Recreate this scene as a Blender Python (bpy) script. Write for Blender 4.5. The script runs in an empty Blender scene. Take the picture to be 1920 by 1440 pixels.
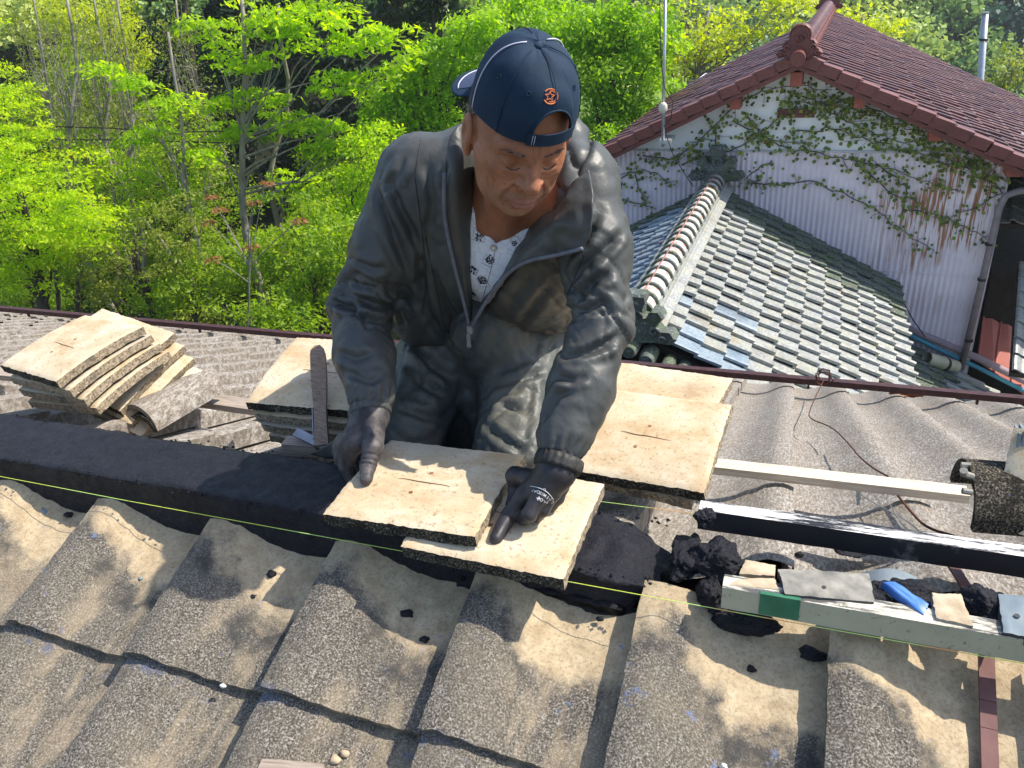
import bpy, bmesh, math, random
import numpy as np
from mathutils import Vector, Matrix, noise, Euler
from mathutils.bvhtree import BVHTree
random.seed(7); rng = np.random.default_rng(7)
S = bpy.context.scene
COL = S.collection

# ------------------------------------------------------------------ camera
CAM = np.array([0, -1.13, 0.92])
RIGHT = np.array([0.94132818, 0.33117072, -0.06501698])
DOWN = np.array([0.09598786, -0.44740361, -0.88916609])
FWD = np.array([-0.3235546, 0.83075626, -0.45294199])
cd = bpy.data.cameras.new('camera'); cam = bpy.data.objects.new('camera', cd); COL.objects.link(cam)
cd.sensor_width = 36; cd.lens = 36 * 1500 / 1920; cd.clip_start = 0.02; cd.clip_end = 2000
cam.matrix_world = Matrix(((RIGHT[0], -DOWN[0], -FWD[0], CAM[0]), (RIGHT[1], -DOWN[1], -FWD[1], CAM[1]),
                           (RIGHT[2], -DOWN[2], -FWD[2], CAM[2]), (0, 0, 0, 1)))
S.camera = cam

# ------------------------------------------------------------------ light
SUN = Vector((0.74, 0.32, 1.0)).normalized()          # towards the sun
wd = bpy.data.worlds.new('World'); S.world = wd; wd.use_nodes = True
nt = wd.node_tree; bg = nt.nodes['Background']
sky = nt.nodes.new('ShaderNodeTexSky'); sky.sky_type = 'NISHITA'; sky.sun_disc = False
sky.sun_elevation = math.asin(SUN.z); sky.sun_rotation = math.atan2(SUN.x, SUN.y)
sky.air_density = 1.0; sky.dust_density = 1.2; sky.ozone_density = 1.0
nt.links.new(sky.outputs[0], bg.inputs[0]); bg.inputs[1].default_value = 0.15
sl = bpy.data.lights.new('sun', 'SUN'); so = bpy.data.objects.new('sun', sl); COL.objects.link(so)
sl.energy = 4.0; sl.angle = math.radians(0.53); sl.color = (1.0, 0.93, 0.82)
so.rotation_euler = SUN.to_track_quat('Z', 'Y').to_euler(); so.location = (6, 4, 8)
S.view_settings.view_transform = 'Standard'; S.view_settings.look = 'None'
S.view_settings.gamma = 1; S.view_settings.exposure = 0.84; S.view_settings.use_curve_mapping = False

# ------------------------------------------------------------------ helpers
T22 = math.tan(math.radians(22)); C22 = math.cos(math.radians(22)); S22 = math.sin(math.radians(22))
def ray(px, py): return RIGHT * (px - 960) + DOWN * (py - 720) + FWD * 1500
def fy(px, py, y): r = ray(px, py); return CAM + r * ((y - CAM[1]) / r[1])
def fz(px, py, z): r = ray(px, py); return CAM + r * ((z - CAM[2]) / r[2])
def fpl(px, py, n, d): n = np.array(n); r = ray(px, py); return CAM + r * ((d - n.dot(CAM)) / n.dot(r))
def near(px, py, h=0): return fpl(px, py, (0, -S22, C22), h)
def far(px, py, h=0): return fpl(px, py, (0, S22, C22), h)

def tag(o, label=None, cat=None, group=None, kind=None):
    if label: o['label'] = label
    if cat: o['category'] = cat
    if group: o['group'] = group
    if kind: o['kind'] = kind
    return o
def empty(name, loc=(0, 0, 0), rz=0, **k):
    o = bpy.data.objects.new(name, None); COL.objects.link(o); o.location = loc
    o.rotation_euler = (0, 0, rz); o.empty_display_size = .1
    return tag(o, **k)
def link(name, me, parent=None, **k):
    o = bpy.data.objects.new(name, me); COL.objects.link(o)
    if parent is not None: o.parent = parent
    return tag(o, **k)
def mesh(name, V, F, m=None, smooth=False, mats=None, mi=None):
    me = bpy.data.meshes.new(name); V = np.asarray(V, dtype=np.float32)
    if isinstance(F, np.ndarray):
        n, k = F.shape
        me.vertices.add(len(V)); me.vertices.foreach_set('co', V.ravel())
        me.loops.add(n * k); me.loops.foreach_set('vertex_index', F.ravel().astype(np.int32))
        me.polygons.add(n); me.polygons.foreach_set('loop_start', np.arange(0, n * k, k, dtype=np.int32))
        me.update(calc_edges=True)
    else:
        me.from_pydata([tuple(map(float, v)) for v in V], [], F); me.update()
    for q in (mats or ([m] if m else [])): me.materials.append(q)
    if mi is not None: me.polygons.foreach_set('material_index', np.asarray(mi, dtype=np.int32))
    if smooth: me.polygons.foreach_set('use_smooth', np.ones(len(me.polygons), dtype=bool))
    return me
def fattr(me, name, vals, dom='POINT'):
    a = me.attributes.new(name, 'FLOAT', dom); a.data.foreach_set('value', np.asarray(vals, dtype=np.float32))
def smooth_angle(me, ang=40):
    me.polygons.foreach_set('use_smooth', np.ones(len(me.polygons), dtype=bool))
    bm = bmesh.new(); bm.from_mesh(me); a = math.radians(ang)
    for e in bm.edges:
        if len(e.link_faces) == 2 and e.calc_face_angle(0) > a: e.smooth = False
    bm.to_mesh(me); bm.free()

class MB:
    """collects simple shapes in one mesh"""
    def __init__(s): s.V = []; s.F = []
    def add(s, V, F):
        n = len(s.V); s.V += [tuple(map(float, v)) for v in V]; s.F += [tuple(i + n for i in f) for f in F]; return s
    def box(s, a, b, R=None, o=(0, 0, 0)):
        (x0, y0, z0), (x1, y1, z1) = a, b
        V = [Vector(v) for v in ((x0, y0, z0), (x1, y0, z0), (x1, y1, z0), (x0, y1, z0), (x0, y0, z1), (x1, y0, z1), (x1, y1, z1), (x0, y1, z1))]
        if R is not None: V = [R @ v for v in V]
        V = [v + Vector(o) for v in V]
        return s.add(V, [(3, 2, 1, 0), (4, 5, 6, 7), (0, 1, 5, 4), (1, 2, 6, 5), (2, 3, 7, 6), (3, 0, 4, 7)])
    def tube(s, pts, r, n=8, cap=True):
        pts = [Vector(p) for p in pts]; rs = r if hasattr(r, '__len__') else [r] * len(pts)
        V = []; up = None
        for i, p in enumerate(pts):
            d = (pts[min(i + 1, len(pts) - 1)] - pts[max(i - 1, 0)])
            if d.length < 1e-9: d = Vector((0, 0, 1))
            d.normalize()
            if up is None: up = Vector((0, 0, 1)) if abs(d.z) < .9 else Vector((1, 0, 0))
            a = d.cross(up).normalized(); b = a.cross(d).normalized(); up = b
            for k in range(n):
                t = 2 * math.pi * k / n; V.append(p + a * math.cos(t) * rs[i] + b * math.sin(t) * rs[i])
        F = [(i * n + k, i * n + (k + 1) % n, (i + 1) * n + (k + 1) % n, (i + 1) * n + k) for i in range(len(pts) - 1) for k in range(n)]
        if cap: F += [tuple(range(n))[::-1], tuple((len(pts) - 1) * n + k for k in range(n))]
        return s.add(V, F)
    def grid(s, G, closed=False):
        nu, nv = len(G), len(G[0]); V = [p for r in G for p in r]
        F = [(i * nv + j, (i + 1) * nv + j, (i + 1) * nv + (j + 1) % nv, i * nv + (j + 1) % nv) for i in range(nu - 1) for j in range(nv if closed else nv - 1)]
        return s.add(V, F)
    def mesh(s, name, m, smooth=False): return mesh(name, s.V, s.F, m, smooth)
    def build(s, name, m, parent=None, smooth=False, ang=None, **k):
        me = s.mesh(name, m, smooth)
        if ang: smooth_angle(me, ang)
        return link(name, me, parent, **k)
def bevel(me, w, seg=1):
    bm = bmesh.new(); bm.from_mesh(me)
    bmesh.ops.bevel(bm, geom=list(bm.edges), offset=w, segments=seg, affect='EDGES', profile=.6)
    bm.to_mesh(me); bm.free(); return me
def nz(p, s=1.0, seed=0.0): return noise.noise(Vector((p[0] * s + seed, p[1] * s - seed * .7, p[2] * s + seed * 1.3)))
def rough(me, amp, sc, seed=0, oct=3, flt=None):
    me.update(); n = len(me.vertices); out = []
    no = [v.normal.copy() for v in me.vertices]
    for v, q in zip(me.vertices, no):
        if flt and not flt(v.co): continue
        d = 0; a = amp; f = sc
        for _ in range(oct): d += a * nz(v.co, f, seed); a *= .5; f *= 2.1
        v.co += q * d
    me.update(); return me
def subdiv_box(a, b, h):
    """closed box of quads with cells about h"""
    n = [max(1, int(round((b[i] - a[i]) / h))) for i in range(3)]
    idx = {}; V = []; F = []
    def vid(i, j, k):
        q = (i, j, k)
        if q not in idx: idx[q] = len(V); V.append(tuple(a[t] + (b[t] - a[t]) * q[t] / n[t] for t in range(3)))
        return idx[q]
    for i in range(n[0]):
        for j in range(n[1]):
            F.append((vid(i, j, 0), vid(i, j + 1, 0), vid(i + 1, j + 1, 0), vid(i + 1, j, 0)))
            F.append((vid(i, j, n[2]), vid(i + 1, j, n[2]), vid(i + 1, j + 1, n[2]), vid(i, j + 1, n[2])))
    for i in range(n[0]):
        for k in range(n[2]):
            F.append((vid(i, 0, k), vid(i + 1, 0, k), vid(i + 1, 0, k + 1), vid(i, 0, k + 1)))
            F.append((vid(i, n[1], k), vid(i, n[1], k + 1), vid(i + 1, n[1], k + 1), vid(i + 1, n[1], k)))
    for j in range(n[1]):
        for k in range(n[2]):
            F.append((vid(0, j, k), vid(0, j, k + 1), vid(0, j + 1, k + 1), vid(0, j + 1, k)))
            F.append((vid(n[0], j, k), vid(n[0], j + 1, k), vid(n[0], j + 1, k + 1), vid(n[0], j, k + 1)))
    return V, F

# ------------------------------------------------------------------ materials
def c4(c): return (c[0], c[1], c[2], 1)
class NM:
    def __init__(s, name, rough=.8, spec=.3):
        s.m = bpy.data.materials.new(name); s.m.use_nodes = True; s.t = s.m.node_tree; s.n = s.t.nodes
        s.b = s.n['Principled BSDF']; s.b.inputs['Roughness'].default_value = rough
        s.b.inputs['Specular IOR Level'].default_value = spec; s._co = {}
    def L(s, a, b): s.t.links.new(a, b)
    def co(s, kind='Object', rnd=True):
        k = (kind, rnd)
        if k in s._co: return s._co[k]
        if kind == 'World': o = s.n.new('ShaderNodeNewGeometry').outputs['Position']
        else: o = s.n.new('ShaderNodeTexCoord').outputs[kind]
        if rnd and kind == 'Object':
            oi = s.n.new('ShaderNodeObjectInfo'); ad = s.n.new('ShaderNodeVectorMath'); ad.operation = 'MULTIPLY_ADD'
            cb = s.n.new('ShaderNodeCombineXYZ')
            for i in range(3): s.L(oi.outputs['Random'], cb.inputs[i])
            s.L(cb.outputs[0], ad.inputs[0]); ad.inputs[1].default_value = (37, 51, 23); s.L(o, ad.inputs[2]); o = ad.outputs[0]
        s._co[k] = o; return o
    def noise(s, sc, det=3, ro=.55, co=None, scale=None, dist=0):
        n = s.n.new('ShaderNodeTexNoise'); n.inputs['Scale'].default_value = sc; n.inputs['Detail'].default_value = det
        n.inputs['Roughness'].default_value = ro; n.inputs['Distortion'].default_value = dist
        c = co or s.co()
        if scale:
            mp = s.n.new('ShaderNodeMapping'); mp.inputs['Scale'].default_value = scale; s.L(c, mp.inputs[0]); c = mp.outputs[0]
        s.L(c, n.inputs['Vector']); return n.outputs['Fac']
    def vor(s, sc, feat='F1', co=None, scale=None, out='Distance', rand=1):
        n = s.n.new('ShaderNodeTexVoronoi'); n.feature = feat; n.inputs['Scale'].default_value = sc; n.inputs['Randomness'].default_value = rand
        c = co or s.co()
        if scale:
            mp = s.n.new('ShaderNodeMapping'); mp.inputs['Scale'].default_value = scale; s.L(c, mp.inputs[0]); c = mp.outputs[0]
        s.L(c, n.inputs['Vector']); return n.outputs[out]
    def ramp(s, f, stops, interp='LINEAR'):
        r = s.n.new('ShaderNodeValToRGB'); e = r.color_ramp.elements; r.color_ramp.interpolation = interp
        while len(e) > 2: e.remove(e[-1])
        for i, (p, c) in enumerate(stops):
            q = e[i] if i < 2 else e.new(p)
            q.position = p; q.color = c4(c) if hasattr(c, '__len__') else (c, c, c, 1)
        s.L(f, r.inputs[0]); return r.outputs[0]
    def mix(s, f, a, b, mode='MIX'):
        n = s.n.new('ShaderNodeMix'); n.data_type = 'RGBA'; n.blend_type = mode
        for k, v in ((0, f), (6, a), (7, b)):
            if hasattr(v, 'is_linked'): s.L(v, n.inputs[k])
            elif k == 0: n.inputs[0].default_value = v
            else: n.inputs[k].default_value = c4(v)
        return n.outputs[2]
    def math(s, op, a, b=0, c=None, clamp=False):
        n = s.n.new('ShaderNodeMath'); n.operation = op; n.use_clamp = clamp
        for i, v in enumerate((a, b) + ((c,) if c is not None else ())):
            if hasattr(v, 'is_linked'): s.L(v, n.inputs[i])
            else: n.inputs[i].default_value = v
        return n.outputs[0]
    def attr(s, name):
        n = s.n.new('ShaderNodeAttribute'); n.attribute_name = name; return n.outputs['Fac']
    def oinfo(s): return s.n.new('ShaderNodeObjectInfo').outputs['Random']
    def sep(s, co):
        n = s.n.new('ShaderNodeSeparateXYZ'); s.L(co, n.inputs[0]); return n.outputs
    def col(s, o):
        if hasattr(o, 'is_linked'): s.L(o, s.b.inputs['Base Color'])
        else: s.b.inputs['Base Color'].default_value = c4(o)
        return s
    def rgh(s, o): s.L(o, s.b.inputs['Roughness']); return s
    def bump(s, h, st=.5, d=.002, prev=None):
        n = s.n.new('ShaderNodeBump'); n.inputs['Strength'].default_value = st; n.inputs['Distance'].default_value = d
        s.L(h, n.inputs['Height'])
        if getattr(s, '_bp', None): s.L(s._bp, n.inputs['Normal'])
        s._bp = n.outputs[0]; s.L(n.outputs[0], s.b.inputs['Normal']); return s
def simple(name, a, b, sc=8, rough=.7, bsc=60, bst=.3, bd=.001, spec=.3, metal=0, scale=None):
    k = NM(name, rough, spec); k.col(k.ramp(k.noise(sc, 5, scale=scale), [(.3, a), (.7, b)]))
    if bst: k.bump(k.noise(bsc, 3), bst, bd)
    k.b.inputs['Metallic'].default_value = metal; return k.m

# weathered cement roof tile of the house we stand on
def cement_mat():
    k = NM('cement_tile', .88, .25); co = k.co(); w = k.co('World', False)
    sp = k.noise(290, 4, .72, co); sp2 = k.noise(75, 3, .6, co); big = k.noise(7, 4, .6, co)
    g = k.ramp(sp, [(.38, (.024, .021, .017)), (.50, (.11, .096, .078)), (.60, (.29, .265, .23)), (.75, (.50, .48, .44))])
    g = k.mix(k.ramp(sp2, [(.4, 0), (.7, .55)]), g, (.10, .088, .07), 'MIX')
    g = k.mix(k.ramp(big, [(.4, .0), (.75, .35)]), g, (.22, .185, .13))
    v = k.attr('valley'); y = k.sep(w)[1]
    tan = k.ramp(k.noise(28, 5, .65, co), [(.3, (.36, .27, .165)), (.6, (.50, .40, .26)), (.8, (.58, .48, .34))])
    tan = k.mix(k.ramp(k.noise(160, 3, .7, co), [(.35, .5), (.5, 0)]), tan, (.2, .15, .09))
    # clean band that the old ridge tiles covered, wider in the valleys: real wear on the near slope
    a = k.math('MULTIPLY_ADD', v, .09, .135); a = k.math('MULTIPLY_ADD', k.noise(13, 4, .6, w), .20, k.math('SUBTRACT', a, .11))
    ay = k.math('ABSOLUTE', y); m = k.math('SUBTRACT', a, ay); mb = k.math('MULTIPLY_ADD', m, 22, .5, True)
    # sandy wash streaks running down the valleys
    wv = k.noise(10, 5, .6, w, (1.6, .45, .45)); st = k.math('MULTIPLY', k.ramp(wv, [(.46, 0), (.56, 1)]), k.ramp(v, [(.35, 0), (.75, 1)]))
    st = k.math('MULTIPLY', st, .38); allm = k.math('MAXIMUM', mb, st)
    nearside = k.ramp(k.math('MULTIPLY_ADD', y, -5, .62), [(.35, .35), (.6, 1)])
    c = k.mix(k.math('MULTIPLY', allm, nearside), g, tan)
    # dark mould line at the border of the band, on the crests
    d = k.math('ABSOLUTE', k.math('SUBTRACT', m, -.035)); d = k.math('MULTIPLY_ADD', d, -26, 1, True)
    d = k.math('MULTIPLY', d, k.ramp(k.noise(14, 4, .6, w), [(.42, 0), (.60, .92)]))
    c = k.mix(k.math('MULTIPLY', d, nearside), c, (.05, .048, .045))
    bl = k.math('MULTIPLY', k.ramp(k.noise(19, 4, .7, w), [(.66, 0), (.71, .75)]), k.math('MULTIPLY', nearside, k.math('MULTIPLY_ADD', ay, -2.0, 1.1, True)))
    c = k.mix(bl, c, (.12, .20, .42))
    ln = k.math('ABSOLUTE', k.math('SUBTRACT', ay, .372)); ln = k.math('MULTIPLY_ADD', ln, -70, 1, True); ln = k.math('MULTIPLY', ln, k.ramp(k.noise(11, 4, .7, w), [(.52, 0), (.60, .5)])); c = k.mix(ln, c, (.07, .11, .22))
    k.col(c); k.bump(sp, .75, .0022).bump(sp2, .5, .002).bump(big, .4, .004); return k.m
def far_cement_mat():
    k = NM('weathered_cement_tile', .9, .2); co = k.co(); w = k.co('World', False)
    fib = k.noise(34, 5, .75, w, (5, 1.2, 1.2)); sp = k.noise(230, 3, .7, co)
    g = k.ramp(sp, [(.36, (.07, .062, .054)), (.5, (.25, .225, .195)), (.64, (.47, .44, .40))])
    g2 = k.ramp(fib, [(.42, (.10, .08, .062)), (.52, (.29, .255, .22)), (.60, (.54, .51, .47))])
    c = k.mix(.55, g, g2)
    c = k.mix(k.ramp(k.noise(5, 4, .6, w), [(.35, 0), (.75, .55)]), c, (.20, .165, .12))
    k.col(c); k.bump(sp, .8, .0025).bump(fib, .5, .003); return k.m
def ridge_mat():
    """top of the flat ridge tiles: warm beige cement with faint stains"""
    k = NM('beige_cement', .85, .25); co = k.co()
    c = k.ramp(k.noise(9, 5, .6, co), [(.25, (.38, .27, .16)), (.45, (.54, .43, .28)), (.62, (.62, .53, .39)), (.8, (.48, .36, .22))])
    c = k.mix(k.ramp(k.noise(7, 5, .7, co, (1, 1.5, 1)), [(.48, 0), (.66, .6)]), c, (.42, .27, .13))
    c = k.mix(k.ramp(k.noise(120, 4, .7, co), [(.32, .75), (.44, 0)]), c, (.22, .15, .09))
    c = k.mix(k.ramp(k.noise(2.5, 3, .5, co), [(.52, 0), (.66, .5)]), c, (.42, .42, .38))
    k.col(c); k.bump(k.noise(420, 3, .7, co), .5, .0012).bump(k.noise(60, 3, .6, co), .3, .001); return k.m
def ridge_edge_mat():
    k = NM('mossy_tile_edge', .95, .15); co = k.co()
    c = k.ramp(k.noise(240, 4, .75, co), [(.38, (.012, .011, .009)), (.52, (.05, .045, .035)), (.64, (.28, .24, .18)), (.8, (.6, .55, .48))])
    c = k.mix(k.ramp(k.noise(22, 3, .6, co), [(.5, 0), (.68, .8)]), c, (.015, .014, .012))
    c = k.mix(k.ramp(k.noise(30, 3, .6, co, (1.3, 1, 1)), [(.70, 0), (.74, .6)]), c, (.06, .13, .35))
    k.col(c); k.bump(k.noise(260, 4, .75, co), 1.0, .004); return k.m
def mortar_mat():
    k = NM('black_mortar', .62, .28); co = k.co('World', False)
    n1 = k.noise(45, 6, .7, co); n2 = k.noise(240, 4, .7, co); n3 = k.noise(10, 3, .5, co, (1, 3.5, 1))
    k.col(k.ramp(n2, [(.3, (.003, .003, .005)), (.55, (.008, .008, .012)), (.72, (.030, .030, .038))]))
    k.col(k.mix(k.ramp(k.noise(9, 5, .7, co, (1, 2.5, 1)), [(.45, 0), (.65, .6)]), k.ramp(n2, [(.3, (.004, .004, .006)), (.55, (.009, .009, .014)), (.72, (.028, .029, .040))]), (.015, .017, .026)))
    k.rgh(k.ramp(n1, [(.35, .34), (.65, .70)]))
    k.bump(n3, .8, .010).bump(n1, .9, .007).bump(n2, 1.0, .003); return k.m
M = {}
M['cement'] = cement_mat(); M['farcement'] = far_cement_mat(); M['ridge'] = ridge_mat(); M['edge'] = ridge_edge_mat()
k = NM('rough_tile_side', .95, .15); co = k.co(); c = k.ramp(k.noise(150, 4, .75, co), [(.36, (.10, .075, .05)), (.5, (.33, .26, .175)), (.66, (.52, .44, .32))]); c = k.mix(k.ramp(k.noise(18, 4, .7, co), [(.5, 0), (.64, .8)]), c, (.12, .105, .085)); k.col(c); k.bump(k.noise(180, 4, .75, co), 1.0, .004).bump(k.noise(30, 3, .6, co), .6, .004); M['side'] = k.m; M['mortar'] = mortar_mat()
M['dark'] = simple('dark_underside', (.02, .018, .015), (.04, .035, .03), 9)
M['rustbar'] = simple('dark_brown_painted_steel', (.035, .014, .014), (.075, .030, .028), 30, .5, 90, .3, .001)
# ================================================================== the roof we stand on
W = 0.30; EX = 0.30   # tile pitch across and down the slope
def prof(u):
    pts = [(-.02, -.012), (0, -.006), (.06, -.001), (.13, 0), (.22, -.006), (.34, -.021), (.46, -.036), (.58, -.047), (.72, -.053), (.86, -.053), (1.0, -.050), (1.08, -.047)]
    for (a, b), (c, d) in zip(pts, pts[1:]):
        if u <= c: t = (u - a) / (c - a); t = t * t * (3 - 2 * t) if 0 < a < .6 else t; return b + (d - b) * t
    return pts[-1][1]
def cement_tile(name, nu, nv, m, seed, th=.020, amp=.0, lf=.022, dp=1.0):
    """x across (0..W), y down the slope (0..-L), z up; lifted lip at the low end"""
    V = []; F = []; A = []; L = EX + .03
    us = np.linspace(-.0, 1.06, nu + 1); vs = np.linspace(0, 1, nv + 1)
    for layer in (0, 1):
        for j, v in enumerate(vs):
            for i, u in enumerate(us):
                h = prof(u) * dp; lift = lf * v
                e = nz((u * 9, seed, v * 9), 1.0, seed) * amp
                yy = -L * v + (nz((u * 14, seed * 3, 0), 1, seed) * .004 if j == nv and amp else 0)
                xx = u * W + (nz((v * 14, seed * 5, 2), 1, seed) * .003 if i == 0 and amp else 0)
                V.append((xx, yy, h + lift + e - (th if layer else 0))); A.append(min(1, max(0, -h / .05 / dp)))
    n = (nu + 1); N = n * (nv + 1)
    for j in range(nv):
        for i in range(nu):
            a = j * n + i; F.append((a, a + n, a + n + 1, a + 1))
    for i in range(nu): a = nv * n + i; F.append((a, a + N, a + N + 1, a + 1))
    for j in range(nv): a = j * n; F.append((a, a + N, a + n + N, a + n))
    for j in range(nv): a = j * n + nu; F.append((a, a + n, a + n + N, a + N))
    me = mesh(name, V, F, m); smooth_angle(me, 50); fattr(me, 'valley', A); return me
roof = empty('tiled_roof', (0, 0, 0), label='grey cement tiled roof whose ridge is being rebuilt under the kneeling man', cat='roof')
near_me = [cement_tile('roof_tile', 26, 18, M['cement'], s, amp=.0035) for s in (1, 2, 3)]
mid_me = [cement_tile('roof_tile', 14, 5, M['farcement'], s, amp=.002, lf=.013, th=.05, dp=1.3) for s in (4, 5)]
low_me = cement_tile('roof_tile', 12, 1, M['farcement'], 6, lf=.013, th=.05, dp=1.3)
def place_tile(me, x, s0, side, jit=1, name='roof_tile'):
    """s0 = distance down the slope from the apex of the tile's top end"""
    o = link(name, me, roof)
    j = lambda a: random.uniform(-a, a) * jit
    if side < 0: o.rotation_euler = (math.radians(22) + j(.006), j(.008), j(.006)); o.location = (x + j(.003), -s0 * C22, -s0 * S22 - .002 + j(.002))
    else: o.rotation_euler = (math.radians(22) + j(.005), j(.006), math.pi + j(.006)); o.location = (x + W + j(.003), s0 * C22, -s0 * S22 - .002 + j(.002))
    return o
X0 = 0.101
# near slope: first course edge sits .388 m down from the apex
for r in range(4):
    s0 = .388 - EX - .03 + .03 + r * EX - .03
    for c in range(-8, 4):
        place_tile(near_me[(c * 5 + r * 3) % 3], X0 + c * W, s0, -1)
# far slope
fars = []
for r in range(14):
    for c in range(-27, 9):
        x = X0 - .06 + c * W; y = (.06 + r * EX) * C22
        d = math.hypot(x, y + 1.13); fars.append((d, r, x))
vis = []
for d, r, x in fars:
    y = (.2 + r * EX) * C22; p = np.array([x, y, -y * T22]) - CAM
    z = p.dot(FWD); vis.append(z > .2 and abs(p.dot(RIGHT) / z) < .72 and abs(p.dot(DOWN) / z) < .56)
order = sorted([i for i in range(len(fars)) if vis[i]], key=lambda i: fars[i][0])
close = set(order[:248]); rest_b = []
for i, (d, r, x) in enumerate(fars):
    s0 = .055 + r * EX
    if i in close: place_tile(mid_me[i % 2] if d < 3.2 else low_me, x, s0, 1)
    elif vis[i] or (d < 9 and -8 < x < 2.4): rest_b.append((x, s0))
V = []; F = []; A = []
bv = np.array([v.co[:] for v in low_me.vertices]); bf = [tuple(p.vertices) for p in low_me.polygons]; ba = [a.value for a in low_me.attributes['valley'].data]
for x, s0 in rest_b:
    n = len(V); R = Matrix.Rotation(math.pi, 3, 'Z') @ Matrix.Rotation(math.radians(22), 3, 'X')
    for v in bv: q = R @ Vector(v) + Vector((x + W, s0 * C22, -s0 * S22 - .002)); V.append(tuple(q))
    F += [tuple(a + n for a in f) for f in bf]; A += ba
me = mesh('roof_tile_field', V, F, M['farcement']); smooth_angle(me, 50); fattr(me, 'valley', A)
link('roof_tile_field', me, roof, kind='stuff')
# decking below the tiles and the gable-end body of the house
b = MB()
yn, yf = -1.25, 3.95
for (y0, y1) in ((yn, 0), (0, yf)):
    z0, z1 = -abs(y0) * T22 - .095, -abs(y1) * T22 - .095
    b.add([(-9, y0, z0), (3.2, y0, z0), (3.2, y1, z1), (-9, y1, z1), (-9, y0, z0 - .1), (3.2, y0, z0 - .1), (3.2, y1, z1 - .1), (-9, y1, z1 - .1)],
          [(0, 1, 2, 3), (7, 6, 5, 4), (0, 4, 5, 1), (2, 6, 7, 3), (1, 5, 6, 2), (0, 3, 7, 4)])
b.build('deck', M['dark'], roof)
b = MB(); b.box((-8.6, -1.0, -4.8), (2.9, 3.5, -1.6)); b.build('house_wall', simple('plaster', (.3, .28, .25), (.36, .34, .3)), roof)

# snow guard bar along the eaves
sg = empty('snow_guard', (0, 3.35, -1.305), label='long dark brown steel snow bar along the far eaves', cat='snow guard')
def on(o, me_or_mb, name, m=None, **k):   # world-coordinate part under an unrotated empty
    q = me_or_mb.build(name, m, o, **k) if isinstance(me_or_mb, MB) else link(name, me_or_mb, o, **k)
    q.location = [-c for c in o.location]; return q
bar = lambda x: (x, 3.33 + .004 * (x + 3), -3.33 * T22 + .045)
b = MB(); b.box((-8.5, -.022, -.012), (2.4, .022, .024)); q = b.build('bar', M['rustbar'], sg); q.location = (0, 0, .0)
b = MB(); b.box((-8.5, .018, -.012), (2.4, .022, -.05)); q = b.build('bar_flange', M['rustbar'], sg); q.location = (0, 0, .02)
brme = MB(); brme.box((-.006, .0, -.07), (.006, .018, -.012)); brm = brme.mesh('bracket', M['rustbar'])
for i in range(12): q = link('bracket', brm, sg); q.location = (-7.8 + i * .88, 0, .02)

# ================================================================== ridge: mortar bed, battens, strings
def mortar_lump(name, a, b, h, seed, amp, label, shape=None, low=None, parent=None):
    V, F = subdiv_box(a, b, h); me = mesh(name, V, F, M['mortar'])
    if shape:
        for v in me.vertices: v.co = shape(v.co)
    me.update(); rough(me, amp, 9, seed, 2); rough(me, amp * .7, 38, seed + 3, 3)
    me.polygons.foreach_set('use_smooth', np.ones(len(me.polygons), dtype=bool))
    return link(name, me, parent, label=label, cat='mortar')
def bedshape(co):
    x, y, z = co
    e = min(1, max(0, (z + .10) / .12))
    y2 = y + (nz((x, 0, z), 2, 3) * .006)
    if z > .015: z += nz((x, y, 0), 6, 2) * .004 - .22 * max(0, abs(y) - .07)
    return Vector((x, y2 * (1.0 if e > .5 else 1.02), z))
mortar_lump('mortar_bed', (-2.6, -.082, -.10), (-.545, .082, .026), .0125, 1, .0035, 'long black mortar bed laid along the left half of the ridge', bedshape)
def bed2(co):
    x, y, z = co; t = (x + .545) / .37
    z2 = z if z < -.05 else z - .020 - .016 * max(0, t) + nz((x, y, 0), 14, 5) * .010
    if t > .8: y = y * (1 - .35 * (t - .8) / .2); z2 -= .03 * (t - .8) / .2
    x2 = x + (nz((0, y, z), 22, 6) * .028 if t > .9 else 0)
    return Vector((x2, y, z2))
mortar_lump('mortar_bed', (-.545, -.088, -.10), (-.17, .085, .026), .0085, 7, .0065, 'rough torn black mortar end to the right of the hand-laid ridge tile', bed2)
def blob(c, r, seed, label, amp=.4, cat='mortar', name='mortar_lump', m=None, sub=5):
    bm = bmesh.new(); bmesh.ops.create_icosphere(bm, subdivisions=sub, radius=1); me = bpy.data.meshes.new(name); bm.to_mesh(me); bm.free()
    for v in me.vertices:
        k = 1 + amp * 1.2 * nz(v.co, 1.1, seed) + amp * .42 * nz(v.co, 3.2, seed + 2) + amp * .26 * nz(v.co, 8, seed) + amp * .20 * nz(v.co, 19, seed) + amp * .10 * nz(v.co, 42, seed)
        v.co = Vector((v.co.x * r[0], v.co.y * r[1], v.co.z * r[2])) * k
    me.materials.append(m or M['mortar']); me.polygons.foreach_set('use_smooth', np.ones(len(me.polygons), dtype=bool))
    o = link(name, me, None, label=label, cat=cat); o.location = c; return o
P = lambda px, py, z: tuple(fz(px, py, z))
blob(P(1348, 1052, .0), (.046, .038, .032), 1, 'black mortar lump left of the grey battens, between their ends')
blob(P(1335, 1112, -.035), (.022, .034, .03), 2, 'black mortar lump squeezed against the end of the pale lower batten')
blob(P(1400, 1165, -.055), (.045, .018, .022), 3, 'dark mortar smear hanging under the pale lower batten near its green tape')
blob(P(1290, 1040, -.01), (.030, .055, .018), 4, 'flat black mortar scrap at the torn end of the mortar bed')
blob(P(1692, 1122, .004), (.058, .034, .026), 5, 'black mortar bedding around the blue shard')
blob(P(1845, 1140, .010), (.034, .038, .028), 6, 'glossy black mortar lump between the cream shard and the blue-grey slate')
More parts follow.
